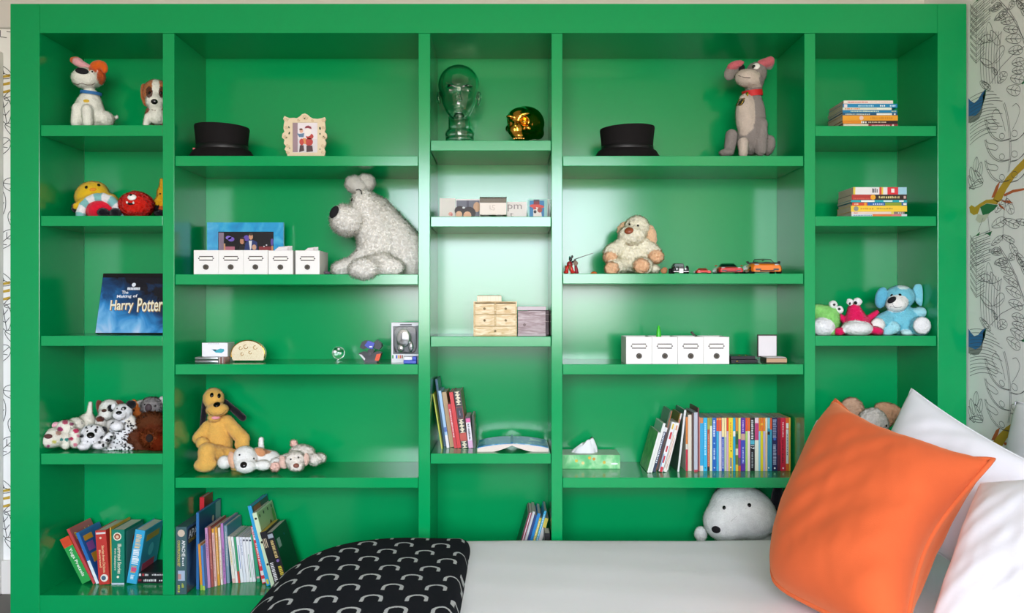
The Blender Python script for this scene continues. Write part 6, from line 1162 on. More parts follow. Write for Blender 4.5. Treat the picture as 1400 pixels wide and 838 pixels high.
obj('clip_jaw', xf(rbox(-0.003, 0.003, -0.006, 0.006, -0.005, 0.011, 0.001), Matrix.Translation(W(948, 457, 0.05)) @ Matrix.Rotation(-0.7, 4, 'Y')), M('33261f', 0.4), r)
obj('clip_lever', [tube([W(945, 455, 0.05), W(953, 459, 0.05)], 0.0012, 6), tube([W(947, 461, 0.05), (X(947, 0.05), 0.05, ZS(498) + 0.003)], 0.003, 8)], M('241c18', 0.4), r)
# ---- bay 2, third shelf
z = ZS(498); y = 0.10
r = thing('gift_box', 'small white lidded box printed with a blue-green bird', 'box', (X(295, y), y + 0.04, z))
obj('box_body', rbox(X(276, y), X(311, y), y, y + 0.075, z, z + 0.0665, 0.0012), M('eeebf0', 0.45), r)
obj('side_print', box(X(311, y), X(311, y) + 0.0004, y + 0.002, y + 0.073, z + 0.001, z + 0.065), M('cfcac6', 0.5), r)
obj('bird_print', poly([(289, 477), (293, 478.5), (297, 478), (301, 476.5), (306, 477), (306.5, 480), (303, 482.5), (295, 482), (292, 479.5)], y - 0.0002, 0.0004), M('3aa6b4', 0.45), r)
obj('wing_print', poly([(291, 477.5), (296, 477.8), (295, 480), (292.5, 479.5)], y - 0.0006, 0.0003), M('1f3f50', 0.45), r)
obj('fine_print', [rect(284 + k * 2.3, 469.5, 285.6 + k * 2.3, 470.3, y - 0.0001, 0.0003) for k in range(7)], M('b0acb4', 0.5), r)
y = 0.055; r = thing('tin_case', 'flat silver tin with red and white striped end', 'tin', (X(285, y), y + 0.03, z))
obj('tin_lid', rbox(X(266, y), X(298, y), y, y + 0.06, z + 0.011, z + 0.021, 0.003), M('b4b8ba', 0.3, 0.9), r, 'auto'); obj('tin_base', rbox(X(266, y), X(298, y), y, y + 0.06, z, z + 0.0105, 0.003), M('a4a8aa', 0.3, 0.9), r, 'auto')
for k in range(4): obj('stripe', rbox(X(298.3 + k * 2.3, y), X(300.2 + k * 2.3, y), y + 0.004, y + 0.055, z, z + 0.020, 0.0006), M(('b8aaa4', '8a5a52')[k % 2], 0.4), r)
y = 0.115; r = thing('clutch_purse', 'half-moon gold glitter purse standing on its flat edge', 'purse', (X(339, y), y, z)); s = S(y)
pts = []
for k in range(40):
    a = math.radians(-28 + 236 * k / 39); pts.append((X(339, y) + 23 * s * math.cos(a), max(z, z + 0.040 + 0.030 * math.sin(a) * 1.02 if False else z + (11 + 18.6 * math.sin(a)) * s)))
GLIT = srgb_noise_mat('gold_glitter', [(0.25, 'b8965c'), (0.40, 'e0cca0'), (0.55, 'f0e6cc'), (0.72, 'cba86c')], 420, 0.35); GLIT.node_tree.nodes['Principled BSDF'].inputs['Metallic'].default_value = 0.2
obj('purse_body', prism(pts, y, y + 0.022), GLIT, r, 'auto'); obj('clasp_rim', tube([(p[0], y - 0.001, p[1]) for p in pts[2:-2]], 0.0018, 6), GOLD, r, True)
for a, b, rr_ in ((329, 476, 2.2), (336, 474, 2.8), (349, 475, 2.6), (342, 482, 2.0), (331, 484, 1.8)): obj('embroidered_motif', tube([W(a + rr_ * math.cos(k * 0.7), b + rr_ * math.sin(k * 0.7), y - 0.001) for k in range(8)], 0.0011, 5), M('b88a3c', 0.3, 0.8), r, True)
y = 0.12; r = thing('crystal_globe', 'small clear crystal globe on a round foot', 'ornament', (X(462.6, y), y, z))
GLASS = M('f4fffa', 0.02, trans=1.0, ior=1.48)
obj('globe', ball((X(462.6, y), y, Z(482.3, y)), (0.0212,) * 3, None, 28, 16), GLASS, r, True); obj('foot', lathe((X(462.6, y), y, z), [(0.011, 0), (0.011, 0.003), (0.005, 0.006), (0.0045, Z(482.3, y) - z - 0.0185)], 24), GLASS, r, 'auto')
obj('etched_land', [ball(W(458 + dx, 481 + dz_, y - 0.0215 + 0.0008 * (abs(dx) + abs(dz_)) * 0.5), (a, 0.0006, b), None, 10, 6) for dx, dz_, a, b in ((0, 0, 0.006, 0.005), (7, 2, 0.005, 0.003), (5, -4, 0.004, 0.003))], M('e8f4ec', 0.7), r, True)
def robot():
    y = 0.10; r = thing('toy_robot', 'black toy robot head with blue visor and orange foot block', 'toy', (X(506, y), y, z)); BK = M('1c1b22', 0.35)
    def blk(pts, d0, d1, m, nm): return obj(nm, prism([(W(a, b, y).x, max(z, W(a, b, y).z)) for a, b in pts], y + d0, y + d1), m, r)
    blk([(492, 475), (495, 467.5), (499, 465.5), (503, 466), (502, 476), (497, 477.5)], -0.005, 0.03, BK, 'left_block'); blk([(511, 468), (515.5, 464.5), (521.5, 470), (522, 474), (518.5, 478), (512, 476)], -0.005, 0.03, BK, 'right_block')
    blk([(499, 472), (504, 465.5), (513, 469), (510, 477), (504, 476)], -0.012, 0.012, M('2a3eb0', 0.3), 'visor'); obj('visor_print', rect(505, 473, 509, 475, y - 0.0125, 0.0005), M('d8dce8', 0.4), r)
    blk([(502, 479), (506, 476.5), (512, 479), (509, 484), (504, 484)], 0.0, 0.02, BK, 'neck'); blk([(490.5, 483), (496, 480.5), (502, 482), (511, 482), (516, 480), (521.5, 482.5), (519, 490), (515, 496), (499, 496), (494, 487)], -0.008, 0.035, BK, 'base_body')
    blk([(491.5, 484), (495, 484.5), (500, 490), (499, 492.5)], -0.011, -0.0082, M('d9dcdc', 0.4), 'white_trim'); blk([(515.5, 484), (521.5, 483), (520, 489), (518.5, 493), (513, 492.5)], -0.012, -0.0082, M('e2511a', 0.45), 'orange_trim')
    obj('joint', cyl(W(506, 484, y - 0.01), 0.006, (0, 1, 0), 0.006), M('33323a', 0.3), r, 'auto')
robot()
def toy_box():
    y = 0.085; r = thing('boxed_figure', 'pale grey toy packaging box with a clear window showing a silver helmet', 'toy box', (X(555, y), y, z)); a, b = X(535, y), X(575, y); zt_ = Z(441, y)
    obj('carton', [box(a, b, y + 0.002, y + 0.055, z, zt_)], M('d6d6d8', 0.4), r); obj('backing_tray', box(a + 0.006, b - 0.006, y, y + 0.002, Z(484, y), Z(446, y)), M('6a7072', 0.5), r)  # plain grey tray behind the helmet
    ring = []
    for k in range(28):
        t_ = 2 * math.pi * k / 28; c_, s_ = math.cos(t_), math.sin(t_); ring.append(W(554 + 15.5 * math.copysign(abs(c_) ** 0.45, c_), 464.5 - 18 * math.copysign(abs(s_) ** 0.45, s_), y - 0.001))
    obj('window_edge', tube(ring, 0.0014, 6, True), M('3a3438', 0.4), r, True)
    obj('silver_helmet', [ball(W(552, 462, y - 0.002), (0.026, 0.008, 0.032)), ball(W(548, 476, y - 0.004), (0.012, 0.006, 0.014)), ball(W(562, 474, y - 0.004), (0.009, 0.006, 0.018))], M('cfd4d6', 0.18, 0.9), r, True)
    obj('window_film', box(X(539.5, y), X(569, y), y - 0.0135, y - 0.013, Z(483, y), Z(447, y)), M('ffffff', 0.05, trans=1.0, ior=1.2), r)
    for k, c in enumerate(('3a9a4a', 'e6e6e6', '2c50b0', 'e0a02c', 'c8402c', '8a5a3a')): obj('label_stripe', rect(536 + k * 2.6, 485.5, 538 + k * 2.6, 490, y + 0.0018, 0.0006), M(c, 0.4), r)
    obj('print_panel', rect(552, 486.5, 572, 488.5, y + 0.0018, 0.0006), M('8a8a92', 0.4), r); obj('hanger_strip', rect(547, 443, 563, 445, y + 0.0018, 0.0006), M('4a4c50', 0.4), r)
    obj('corner_print', [poly([(567, 446), (572, 445), (573, 455), (568, 452)], y + 0.0018, 0.0006)], M('3a2f6a', 0.4), r); obj('corner_print', poly([(567.5, 451), (571, 450), (571, 453), (568.5, 454)], y + 0.001, 0.0006), M('d8c23a', 0.4), r); obj('corner_print', rect(570, 457, 574, 463, y + 0.0018, 0.0006), M('d8782c', 0.4), r)
toy_box()
y = 0.03; r = thing('toy_truck', 'tiny blue and white plastic toy in front of the packaging box', 'toy', (X(562, y), y, z))
obj('chassis', rbox(X(551.5, y), X(569.5, y), y, y + 0.022, z, z + 0.012, 0.002), M('2448b8', 0.35), r); obj('cab', rbox(X(564, y), X(569.5, y), y, y + 0.022, z + 0.012, z + 0.024, 0.002), M('2448b8', 0.35), r); obj('load', rbox(X(552, y), X(563.5, y), y + 0.002, y + 0.02, z + 0.012, z + 0.023, 0.002), M('e2e2e6', 0.4), r)
y = 0.03; r = thing('toy_rock', 'tiny dark purple pebble toy between drawer box and white terrier', 'toy', (X(447.5, y), y, ZS(375))); obj('pebble', [ball((X(446, y), y, ZS(375) + 0.006), (0.009, 0.006, 0.006)), ball((X(449.5, y), y, ZS(375) + 0.005), (0.006, 0.006, 0.005))], M('5a4a58', 0.7), r, True)
# ---- bay 3, top shelf: glass head and golden skull
def sd_box(c, r, rd):
    c = np.array(c, np.float32); r = np.array(r, np.float32)
    def f(P):
        q = np.abs(P - c) - r + rd; return np.sqrt((np.maximum(q, 0) ** 2).sum(1)) + np.minimum(q.max(1), 0) - rd
    return f
def glass_head():
    y = 0.14; t = Toy('glass_head', 'x', y, 192, 3, k=3.0); Gc = 'ffffff'
    def basic(q):
        q.e(627.5, 117, 28.5, 27.5, Gc, 0.02, 34).e(627.5, 132, 24, 28, Gc, -0.005, 26, k=6).e(627.5, 148, 16.5, 16, Gc, -0.018, 19, k=7).c(628, 150, 15, 628.5, 178, 15.5, Gc, 0.025, k=5).e(628.5, 184, 20, 11, Gc, 0.025, 19, k=3).e(628.5, 191, 19.5, 8, Gc, 0.025, 19)
        return q
    basic(t); t2 = basic(Toy('glass_head', 'x', y, 192, 3, k=3.0))
    t.e(627.5, 159, 7.5, 4.5, Gc, -0.058, 4.5, k=4)
    t.c(627.5, 118, 2.0, 628, 134, 3.4, Gc, -0.066, -0.086, k=2.5).e(628, 136, 5.2, 2.4, Gc, -0.078, 3.4, k=1.5).e(616, 117.8, 7.5, 2.0, Gc, -0.060, 4, -5, k=3).e(639.5, 117.8, 7.5, 2.0, Gc, -0.060, 4, 5, k=3).e(628, 146, 7, 1.6, Gc, -0.068, 3, k=1.2).e(628, 150.4, 6, 1.8, Gc, -0.066, 3.2, k=1.2)
    t.e(599.8, 135, 2.8, 9.5, Gc, 0.025, 6, 8, k=2).e(655.2, 135, 2.8, 9.5, Gc, 0.025, 6, -8, k=2).e(616.5, 124, 5.6, 1.9, Gc, -0.055, 3, k=2).e(639, 124, 5.6, 1.9, Gc, -0.055, 3, k=2)
    t.e(616.5, 123, 7, 3.6, None, -0.070, 4, sub=True, k=2).e(639, 123, 7, 3.6, None, -0.070, 4, sub=True, k=2)
    vox = 0.0022; lo = t.bb[0] - 0.012; hi = t.bb[1] + 0.012; lo[2] = max(lo[2], t.zs - 0.01); n = np.ceil((hi - lo) / vox).astype(int) + 1
    P = np.stack(np.meshgrid(*[lo[a] + np.arange(n[a]) * vox for a in range(3)], indexing='ij'), -1).reshape(-1, 3).astype(np.float32)
    D = t.ev('body', P).astype(np.float64); V, Q = surface_net(D.reshape(n), lo, vox)
    D2 = np.maximum(D + 0.0055, (t.zs + 0.006) - P[:, 2]); V2, Q2 = surface_net(D2.reshape(n), lo, vox)
    r = thing('mannequin_head', 'clear green-tinted glass mannequin head with neck', 'glass head', (X(628, y), y, t.zs))
    gm = M('e2f2e8', 0.0, trans=1.0, ior=1.45)
    for nm, v, q, fl in (('glass_head_shell', np.concatenate([V, V2]), np.concatenate([Q, Q2[:, ::-1] + len(V)]), 0),):
        me = bpy.data.meshes.new(nm); me.from_pydata((v - np.array(ORG[r.name])).tolist(), [], q.tolist()); me.polygons.foreach_set('use_smooth', [True] * len(me.polygons)); me.materials.append(gm)
        o = bpy.data.objects.new(nm, me); link(o, r)
        sm = o.modifiers.new('polish', 'SMOOTH'); sm.iterations = 4; sm.factor = 0.5
    for yy in (176.5, 181, 186): obj('neck_ring', lathe((X(628.5, y + 0.02), y + 0.025, Z(yy, y)), [(0.0495 - 0.0015 * abs(yy - 183), -0.001), (0.0508 - 0.0015 * abs(yy - 183), 0), (0.0495 - 0.0015 * abs(yy - 183), 0.001)], 40, cap=False), gm, r, True)
glass_head()
def skull():
    y = 0.10; t = Toy('skull', 'x', y, 192, 3, k=2.2); G_ = 'ffffff'
    t.e(719, 169, 25.5, 23.5, G_, 0.02, 26).e(711, 164, 18, 17, G_, -0.02, 16).e(706, 178, 12, 12, G_, -0.045, 12).e(709, 186, 9, 7, G_, -0.055, 9).e(722, 176, 7, 5, G_, -0.045, 8, -20).e(695, 176, 4, 5, G_, -0.03, 6).e(717, 156.5, 9, 3, G_, -0.05, 5, 8).e(698, 160, 6, 3, G_, -0.048, 5, -8).c(703, 166, 2.5, 704.5, 172, 2.2, G_, -0.068, -0.072).e(735, 182, 9, 9, G_, 0.02, 14)
    t.e(698.3, 167.6, 5, 5.2, None, -0.066, 9, sub=True, k=1.5).e(717.5, 164.8, 7.4, 5.8, None, -0.066, 10, sub=True, k=1.5).e(705, 175.5, 2.8, 3.8, None, -0.09, 7, 10, sub=True, k=1).e(716.5, 184, 3.6, 5.5, None, -0.055, 7, 25, sub=True, k=1.2).e(695.5, 184, 3, 5, None, -0.05, 7, -20, sub=True, k=1.2)
    t.s = t.s; vox = 0.0017; lo = t.bb[0] - 0.008; hi = t.bb[1] + 0.008; lo[2] = max(lo[2], t.zs - 0.006); n = np.ceil((hi - lo) / vox).astype(int) + 1
    P = np.stack(np.meshgrid(*[lo[a] + np.arange(n[a]) * vox for a in range(3)], indexing='ij'), -1).reshape(-1, 3).astype(np.float32)
    V, Q = surface_net(t.ev('body', P).astype(np.float64).reshape(n), lo, vox); r = thing('skull_ornament', 'polished gold skull ornament turned slightly aside', 'ornament', (X(717, y), y, t.zs)); t.root = r
    me = bpy.data.meshes.new('cranium'); me.from_pydata((V - np.array(ORG[r.name])).tolist(), [], Q.tolist()); me.polygons.foreach_set('use_smooth', [True] * len(me.polygons)); me.materials.append(M('d09a3c', 0.09, 1.0))
    o = bpy.data.objects.new('cranium', me); link(o, r); sm = o.modifiers.new('polish', 'SMOOTH'); sm.iterations = 3
    for k in range(6): p, n_ = t.surf(703 + k * 2.6, 188.6 + 0.12 * (k - 2.5) ** 2); obj('tooth', ball(p, (0.0032, 0.003, 0.0055), None, 10, 6), M('dcae5c', 0.14, 1.0), r, True)
skull()
# ---- bay 3, second shelf: cards and a tiny chest
z = ZS(296)
def card(x0, x1, top, y, c, label, prints=(), th=0.002, name='greeting_card', cat='card', letters=()):
    a, b = X(x0, y), X(x1, y); r = thing(name, label, cat, ((a + b) / 2, y, z), 'cards standing along the shelf')
    obj('card_face', box(a, b, y, y + th, z, Z(top, y)), M(c, 0.55), r)
    for i, (c_, g) in enumerate(prints): obj('print', xf(g, Matrix.Translation((0, -0.00012 * i, 0))), M(c_, 0.5), r)
    for s_, q, c_ in letters: obj('lettering', text_front(s_, *q, y - 0.0006, 0.0), M(c_, 0.6), r)
    return r
yc = 0.10
card(601, 622.5, 271, yc + 0.01, 'dfd8d0', 'off-white card with a small pink flower', [('d89a8c', disc(616, 292.5, 3, 2.6, yc + 0.0099, 10, 0.0004)), ('c4706a', disc(617.5, 293.5, 1.4, 1.8, yc + 0.0097, 8, 0.0004))])
card(623, 657, 272, yc, 'ece6e2', 'white-edged photo card of two dark-haired people', [('6a6c78', rect(624, 274, 655.5, 297, yc, 0.0004)), ('4a4a58', rect(638, 274, 641, 284, yc - 0.0003, 0.0003)), ('caa07c', disc(652, 283, 5, 7, yc - 0.0004, 12, 0.0004)), ('2a1c1e', disc(628.5, 288, 7, 6.5, yc - 0.0006, 14, 0.0004)), ('dcae8c', disc(627.5, 293, 4.5, 4.6, yc - 0.0008, 12, 0.0004)), ('2a1c1e', disc(641, 291, 9.5, 8.5, yc - 0.0008, 14, 0.0004)), ('d8a684', disc(639, 294.5, 5.5, 5.6, yc - 0.001, 12, 0.0004)), ('d0d4d4', disc(634, 284, 2, 1.4, yc - 0.0012, 8, 0.0004))])
card(693, 720, 276, yc, 'e6dfda', 'cream card with handwritten letters pm', letters=[('pm', (694, 279.5, 713.5, 289), '9a8f8c'), ('t', (697, 291, 702, 296.5), '9a8f8c')])
r = card(721.5, 748, 272.5, yc - 0.005, '9fd0cc', 'card with a portrait of a dog in a red hat and glasses', [('2f7cb0', rect(724, 274.5, 744, 297, yc - 0.005, 0.0004)), ('d84a3c', disc(734, 282, 10, 2.8, yc - 0.0055, 14, 0.0004, -4)), ('8a2430', rect(729.5, 273, 737.5, 279.5, yc - 0.0057, 0.0004)), ('4a3a44', rect(729.5, 273, 737.5, 275.5, yc - 0.0061, 0.0004)), ('e8ded6', poly([(729, 296), (729, 287), (733, 283), (739, 285), (741, 296)], yc - 0.0063, 0.0004)), ('a84a3c', disc(738, 287, 3.4, 3.8, yc - 0.0066, 10, 0.0004)), ('c84038', disc(731, 284.8, 2.4, 1.8, yc - 0.0068, 10, 0.0004)), ('2a2024', disc(731.5, 289.5, 2, 2.2, yc - 0.007, 10, 0.0004))])
card(748.3, 751.3, 273, yc + 0.005, 'dfe4dc', 'narrow pale card edge with a dark slit beside the dog portrait', [('4a4044', poly([(749.5, 277), (750.3, 284), (750.3, 296), (748.8, 296)], yc + 0.005, 0.0004))])
y = 0.05; r = thing('keepsake_box', 'tiny white keepsake box with dark fringed lid on curled feet', 'box', (X(674, y), y, z))
obj('box_body', rbox(X(655.8, y), X(692.3, y), y, y + 0.05, z + 0.010, Z(277, y), 0.001), M('ece2d8', 0.6), r); obj('lid', rbox(X(656, y), X(692.3, y), y - 0.001, y + 0.05, Z(277, y), Z(270.5, y), 0.001), M('6e6656', 0.5, var=0.2, vscale=150), r)
obj('fringe', [ball(W(657 + k * 2.05, 270.3, y), (0.0024, 0.004, 0.003), None, 8, 5) for k in range(18)], M('3a3428', 0.8), r, True)
for xx in (664, 683): obj('foot', [xf(prism([(X(xx, y) + 0.017 * math.cos(k * math.pi / 10), z + 0.0105 * math.sin(k * math.pi / 10)) for k in range(11)], y + 0.001, y + 0.045), Matrix.Identity(4))], M('4a4a42', 0.6), r)
obj('printed_mark', [tube([W(670 + a, 280.5 + b, y - 0.0006) for a, b in q], 0.0006, 5) for q in (((0, 0), (0, 5), (3, 6)), ((3.5, 0), (7, 0)), ((3.5, 0), (3.5, 3), (6.5, 4), (6, 6.5), (3.5, 6.5)))], M('b0a49c', 0.6), r)
# ---- bay 3, third shelf
z = ZS(460); y = 0.03; s = S(y); r = thing('mini_chest', 'miniature pale wooden chest of five drawers with tiny knobs', 'chest', (X(677, y), y + 0.05, z)); WD = srgb_noise_mat('pale_whitewashed_pine', [(0.3, 'b89660'), (0.5, 'd9bd8a'), (0.7, 'e8d8b4')], 30, 0.6, 5, 0.8, (1, 1, 5)); WD2 = srgb_noise_mat('pale_drawer_pine', [(0.3, 'cbab74'), (0.5, 'e2caa0'), (0.7, 'efe2c4')], 34, 0.6, 5, 0.8, (1, 1, 5))
zt_ = Z(413.5, y); a, b = X(647.5, y), X(706.5, y); h = zt_ - z; wd = b - a
obj('carcass', [box(a, a + 0.004, y, y + 0.09, z, zt_), box(b - 0.004, b, y, y + 0.09, z, zt_), box(a, b, y, y + 0.09, zt_, zt_ + 0.003), box(a + 0.004, b - 0.004, y + 0.086, y + 0.09, z, zt_), box(a + 0.004, b - 0.004, y + 0.004, y + 0.086, z, z + 0.003)], WD, r)
for fx0, fx1, fz0, fz1 in ((0.03, 0.48, 0.66, 0.97), (0.52, 0.97, 0.66, 0.97), (0.03, 0.48, 0.31, 0.63), (0.52, 0.97, 0.31, 0.63), (0.03, 0.97, 0.03, 0.28)):
    d = obj('drawer', rbox(a + wd * fx0, a + wd * fx1, y - 0.001, y + 0.006, z + h * fz0, z + h * fz1, 0.001), WD2, r); obj('drawer_knob', ball((a + wd * (fx0 + fx1) / 2, y - 0.004, z + h * (fz0 + fz1) / 2), (0.004, 0.004, 0.004), None, 12, 8), M('9a8a68', 0.3, 0.7), d, True)
obj('divider_rail', [box(a + wd * 0.485, a + wd * 0.515, y, y + 0.004, z + h * 0.29, zt_), box(a + 0.004, b - 0.004, y, y + 0.004, z + h * 0.635, z + h * 0.655), box(a + 0.004, b - 0.004, y, y + 0.004, z + h * 0.285, z + h * 0.305)], WD, r)
zz = zt_ + 0.0033; r = thing('ridged_trinket_box', 'small cream ridged box lying on the miniature chest', 'box', (X(669, y), y + 0.03, zz))
obj('box_body', rbox(X(652, y), X(685.5, y), y + 0.01, y + 0.055, zz, zz + 0.019, 0.001), M('e8dcc0', 0.6), r); obj('ridge', [box(X(653.5 + k * 2.2, y), X(654.7 + k * 2.2, y), y + 0.0088, y + 0.0102, zz + 0.001, zz + 0.017) for k in range(15)], M('f2ead6', 0.6), r); obj('lid', rbox(X(653, y), X(684.5, y), y + 0.011, y + 0.054, zz + 0.019, zz + 0.0215, 0.0008), M('9aa888', 0.6), r)
y = 0.035; r = thing('lidded_box', 'weathered mauve-grey wooden box beside the miniature chest', 'box', (X(727, y), y + 0.05, z)); MV = srgb_noise_mat('weathered_mauve_wood', [(0.3, '8a7476'), (0.5, 'a89496'), (0.7, 'c4b6b8')], 26, 0.6, 5, 0.6, (1, 1, 6))
obj('box_body', rbox(X(708, y), X(746, y), y, y + 0.09, z, Z(425, y), 0.0012), MV, r); obj('lid', rbox(X(707.5, y), X(746.5, y), y - 0.0008, y + 0.091, Z(424.3, y), Z(419, y), 0.0012), M('c9bcc0', 0.55), r); obj('plinth', rbox(X(707.7, y), X(746.3, y), y - 0.0006, y + 0.0905, z, z + 0.006, 0.0008), M('b4a6a8', 0.55), r)
obj('latch', cyl(W(717, 444, y - 0.001), 0.005, (0, 1, 0), 0.003), M('7a6462', 0.5), r, 'auto')
y = 0.155; r = thing('dark_red_box', 'dark red box with pale lines behind the mauve one', 'box', (X(738, y), y + 0.04, z)); obj('box_body', rbox(X(722, y), X(750.6, y), y, y + 0.10, z, Z(424, y), 0.0012), M('4a1c1e', 0.4), r); obj('pale_line', [box(X(722, y), X(750.6, y), y - 0.0003, y, Z(q, y), Z(q, y) + 0.002) for q in (430, 440)], M('d0b4a8', 0.5), r)
# ---- bay 4, second shelf: tiny figure and cars
z = ZS(374)
def knight():
    y = 0.03; r = thing('toy_figure', 'tiny red armoured figure holding a long thin lance', 'toy figure', (X(779, y), y, z)); RD = M('c4241c', 0.35); DK = M('3a3436', 0.4, 0.3); BR = M('7a5a2c', 0.5)
    obj('legs', [tube([W(774, 374, y), W(775, 367, y), W(778, 362, y)], [0.006, 0.006, 0.005], 8), tube([W(783, 374, y), W(781, 367, y), W(779, 361, y)], [0.007, 0.006, 0.005], 8), ball((X(774, y), y - 0.004, z + 0.005), (0.008, 0.009, 0.005)), ball((X(783, y), y - 0.004, z + 0.005), (0.008, 0.009, 0.005))], RD, r, True)
    obj('torso', [ball(W(779, 361.5, y), (0.010, 0.008, 0.011))], M('8d1c20', 0.4), r, True); obj('belt', [ball(W(779, 366, y - 0.004), (0.004, 0.005, 0.011))], BR, r, True)
    obj('helmet', [ball(W(780, 354.5, y), (0.0055, 0.006, 0.007)), ball(W(782.3, 351, y), (0.0035, 0.004, 0.005))], DK, r, True); obj('plume', ball(W(779, 353, y + 0.004), (0.003, 0.004, 0.008)), M('4f9a8c', 0.6), r, True)
    obj('arm', tube([W(781, 359, y), W(786, 357, y - 0.004), W(786.5, 355, y - 0.004)], 0.0035, 8), DK, r, True); obj('shield', xf(cyl((0, 0, 0), 0.008, (0, 1, 0), 0.004), Matrix.Translation(W(787, 360, y - 0.006))), M('6a5238', 0.5), r, 'auto'); obj('cape', [tube([W(787, 363, y), W(788, 369, y), W(788.5, 374, y)], [0.004, 0.006, 0.0065], 8)], M('8f2c38', 0.6), r, True)
    obj('lance', tube([W(784.5, 355, y - 0.006), W(797, 350.5, y - 0.006), W(811, 346, y - 0.006)], [0.0014, 0.0011, 0.0006], 6), M('4a4442', 0.4), r, True); obj('side_piece', ball((X(774, y), y + 0.004, z + 0.022), (0.005, 0.005, 0.006)), BR, r, True)
knight()
y = 0.03
r = thing('toy_shell', 'tiny orange rounded toy piece on the shelf edge', 'toy', (X(812, y), y, z)); obj('shell', [lathe((X(812, y), y, z), [(0.0105, 0), (0.0105, 0.002), (0.007, 0.006), (0.001, 0.008)], 16)], M('cf6a2c', 0.5), r, True); obj('spot', ball((X(812, y), y - 0.004, z + 0.0065), (0.0035, 0.003, 0.0016)), M('7a2c18', 0.5), r, True)
r = thing('toy_snail', 'small tan coiled toy tucked beside the cream plush dog', 'toy', (X(908, y), y, z)); obj('coil', [tube([(X(908, y) + (0.010 - 0.0012 * k) * math.cos(k * 0.8), y, z + 0.0125 + (0.0095 - 0.0012 * k) * math.sin(k * 0.8)) for k in range(8)], 0.0026, 8), ball((X(908, y), y + 0.003, z + 0.010), (0.011, 0.005, 0.0098))], M('b0774c', 0.6), r, True)
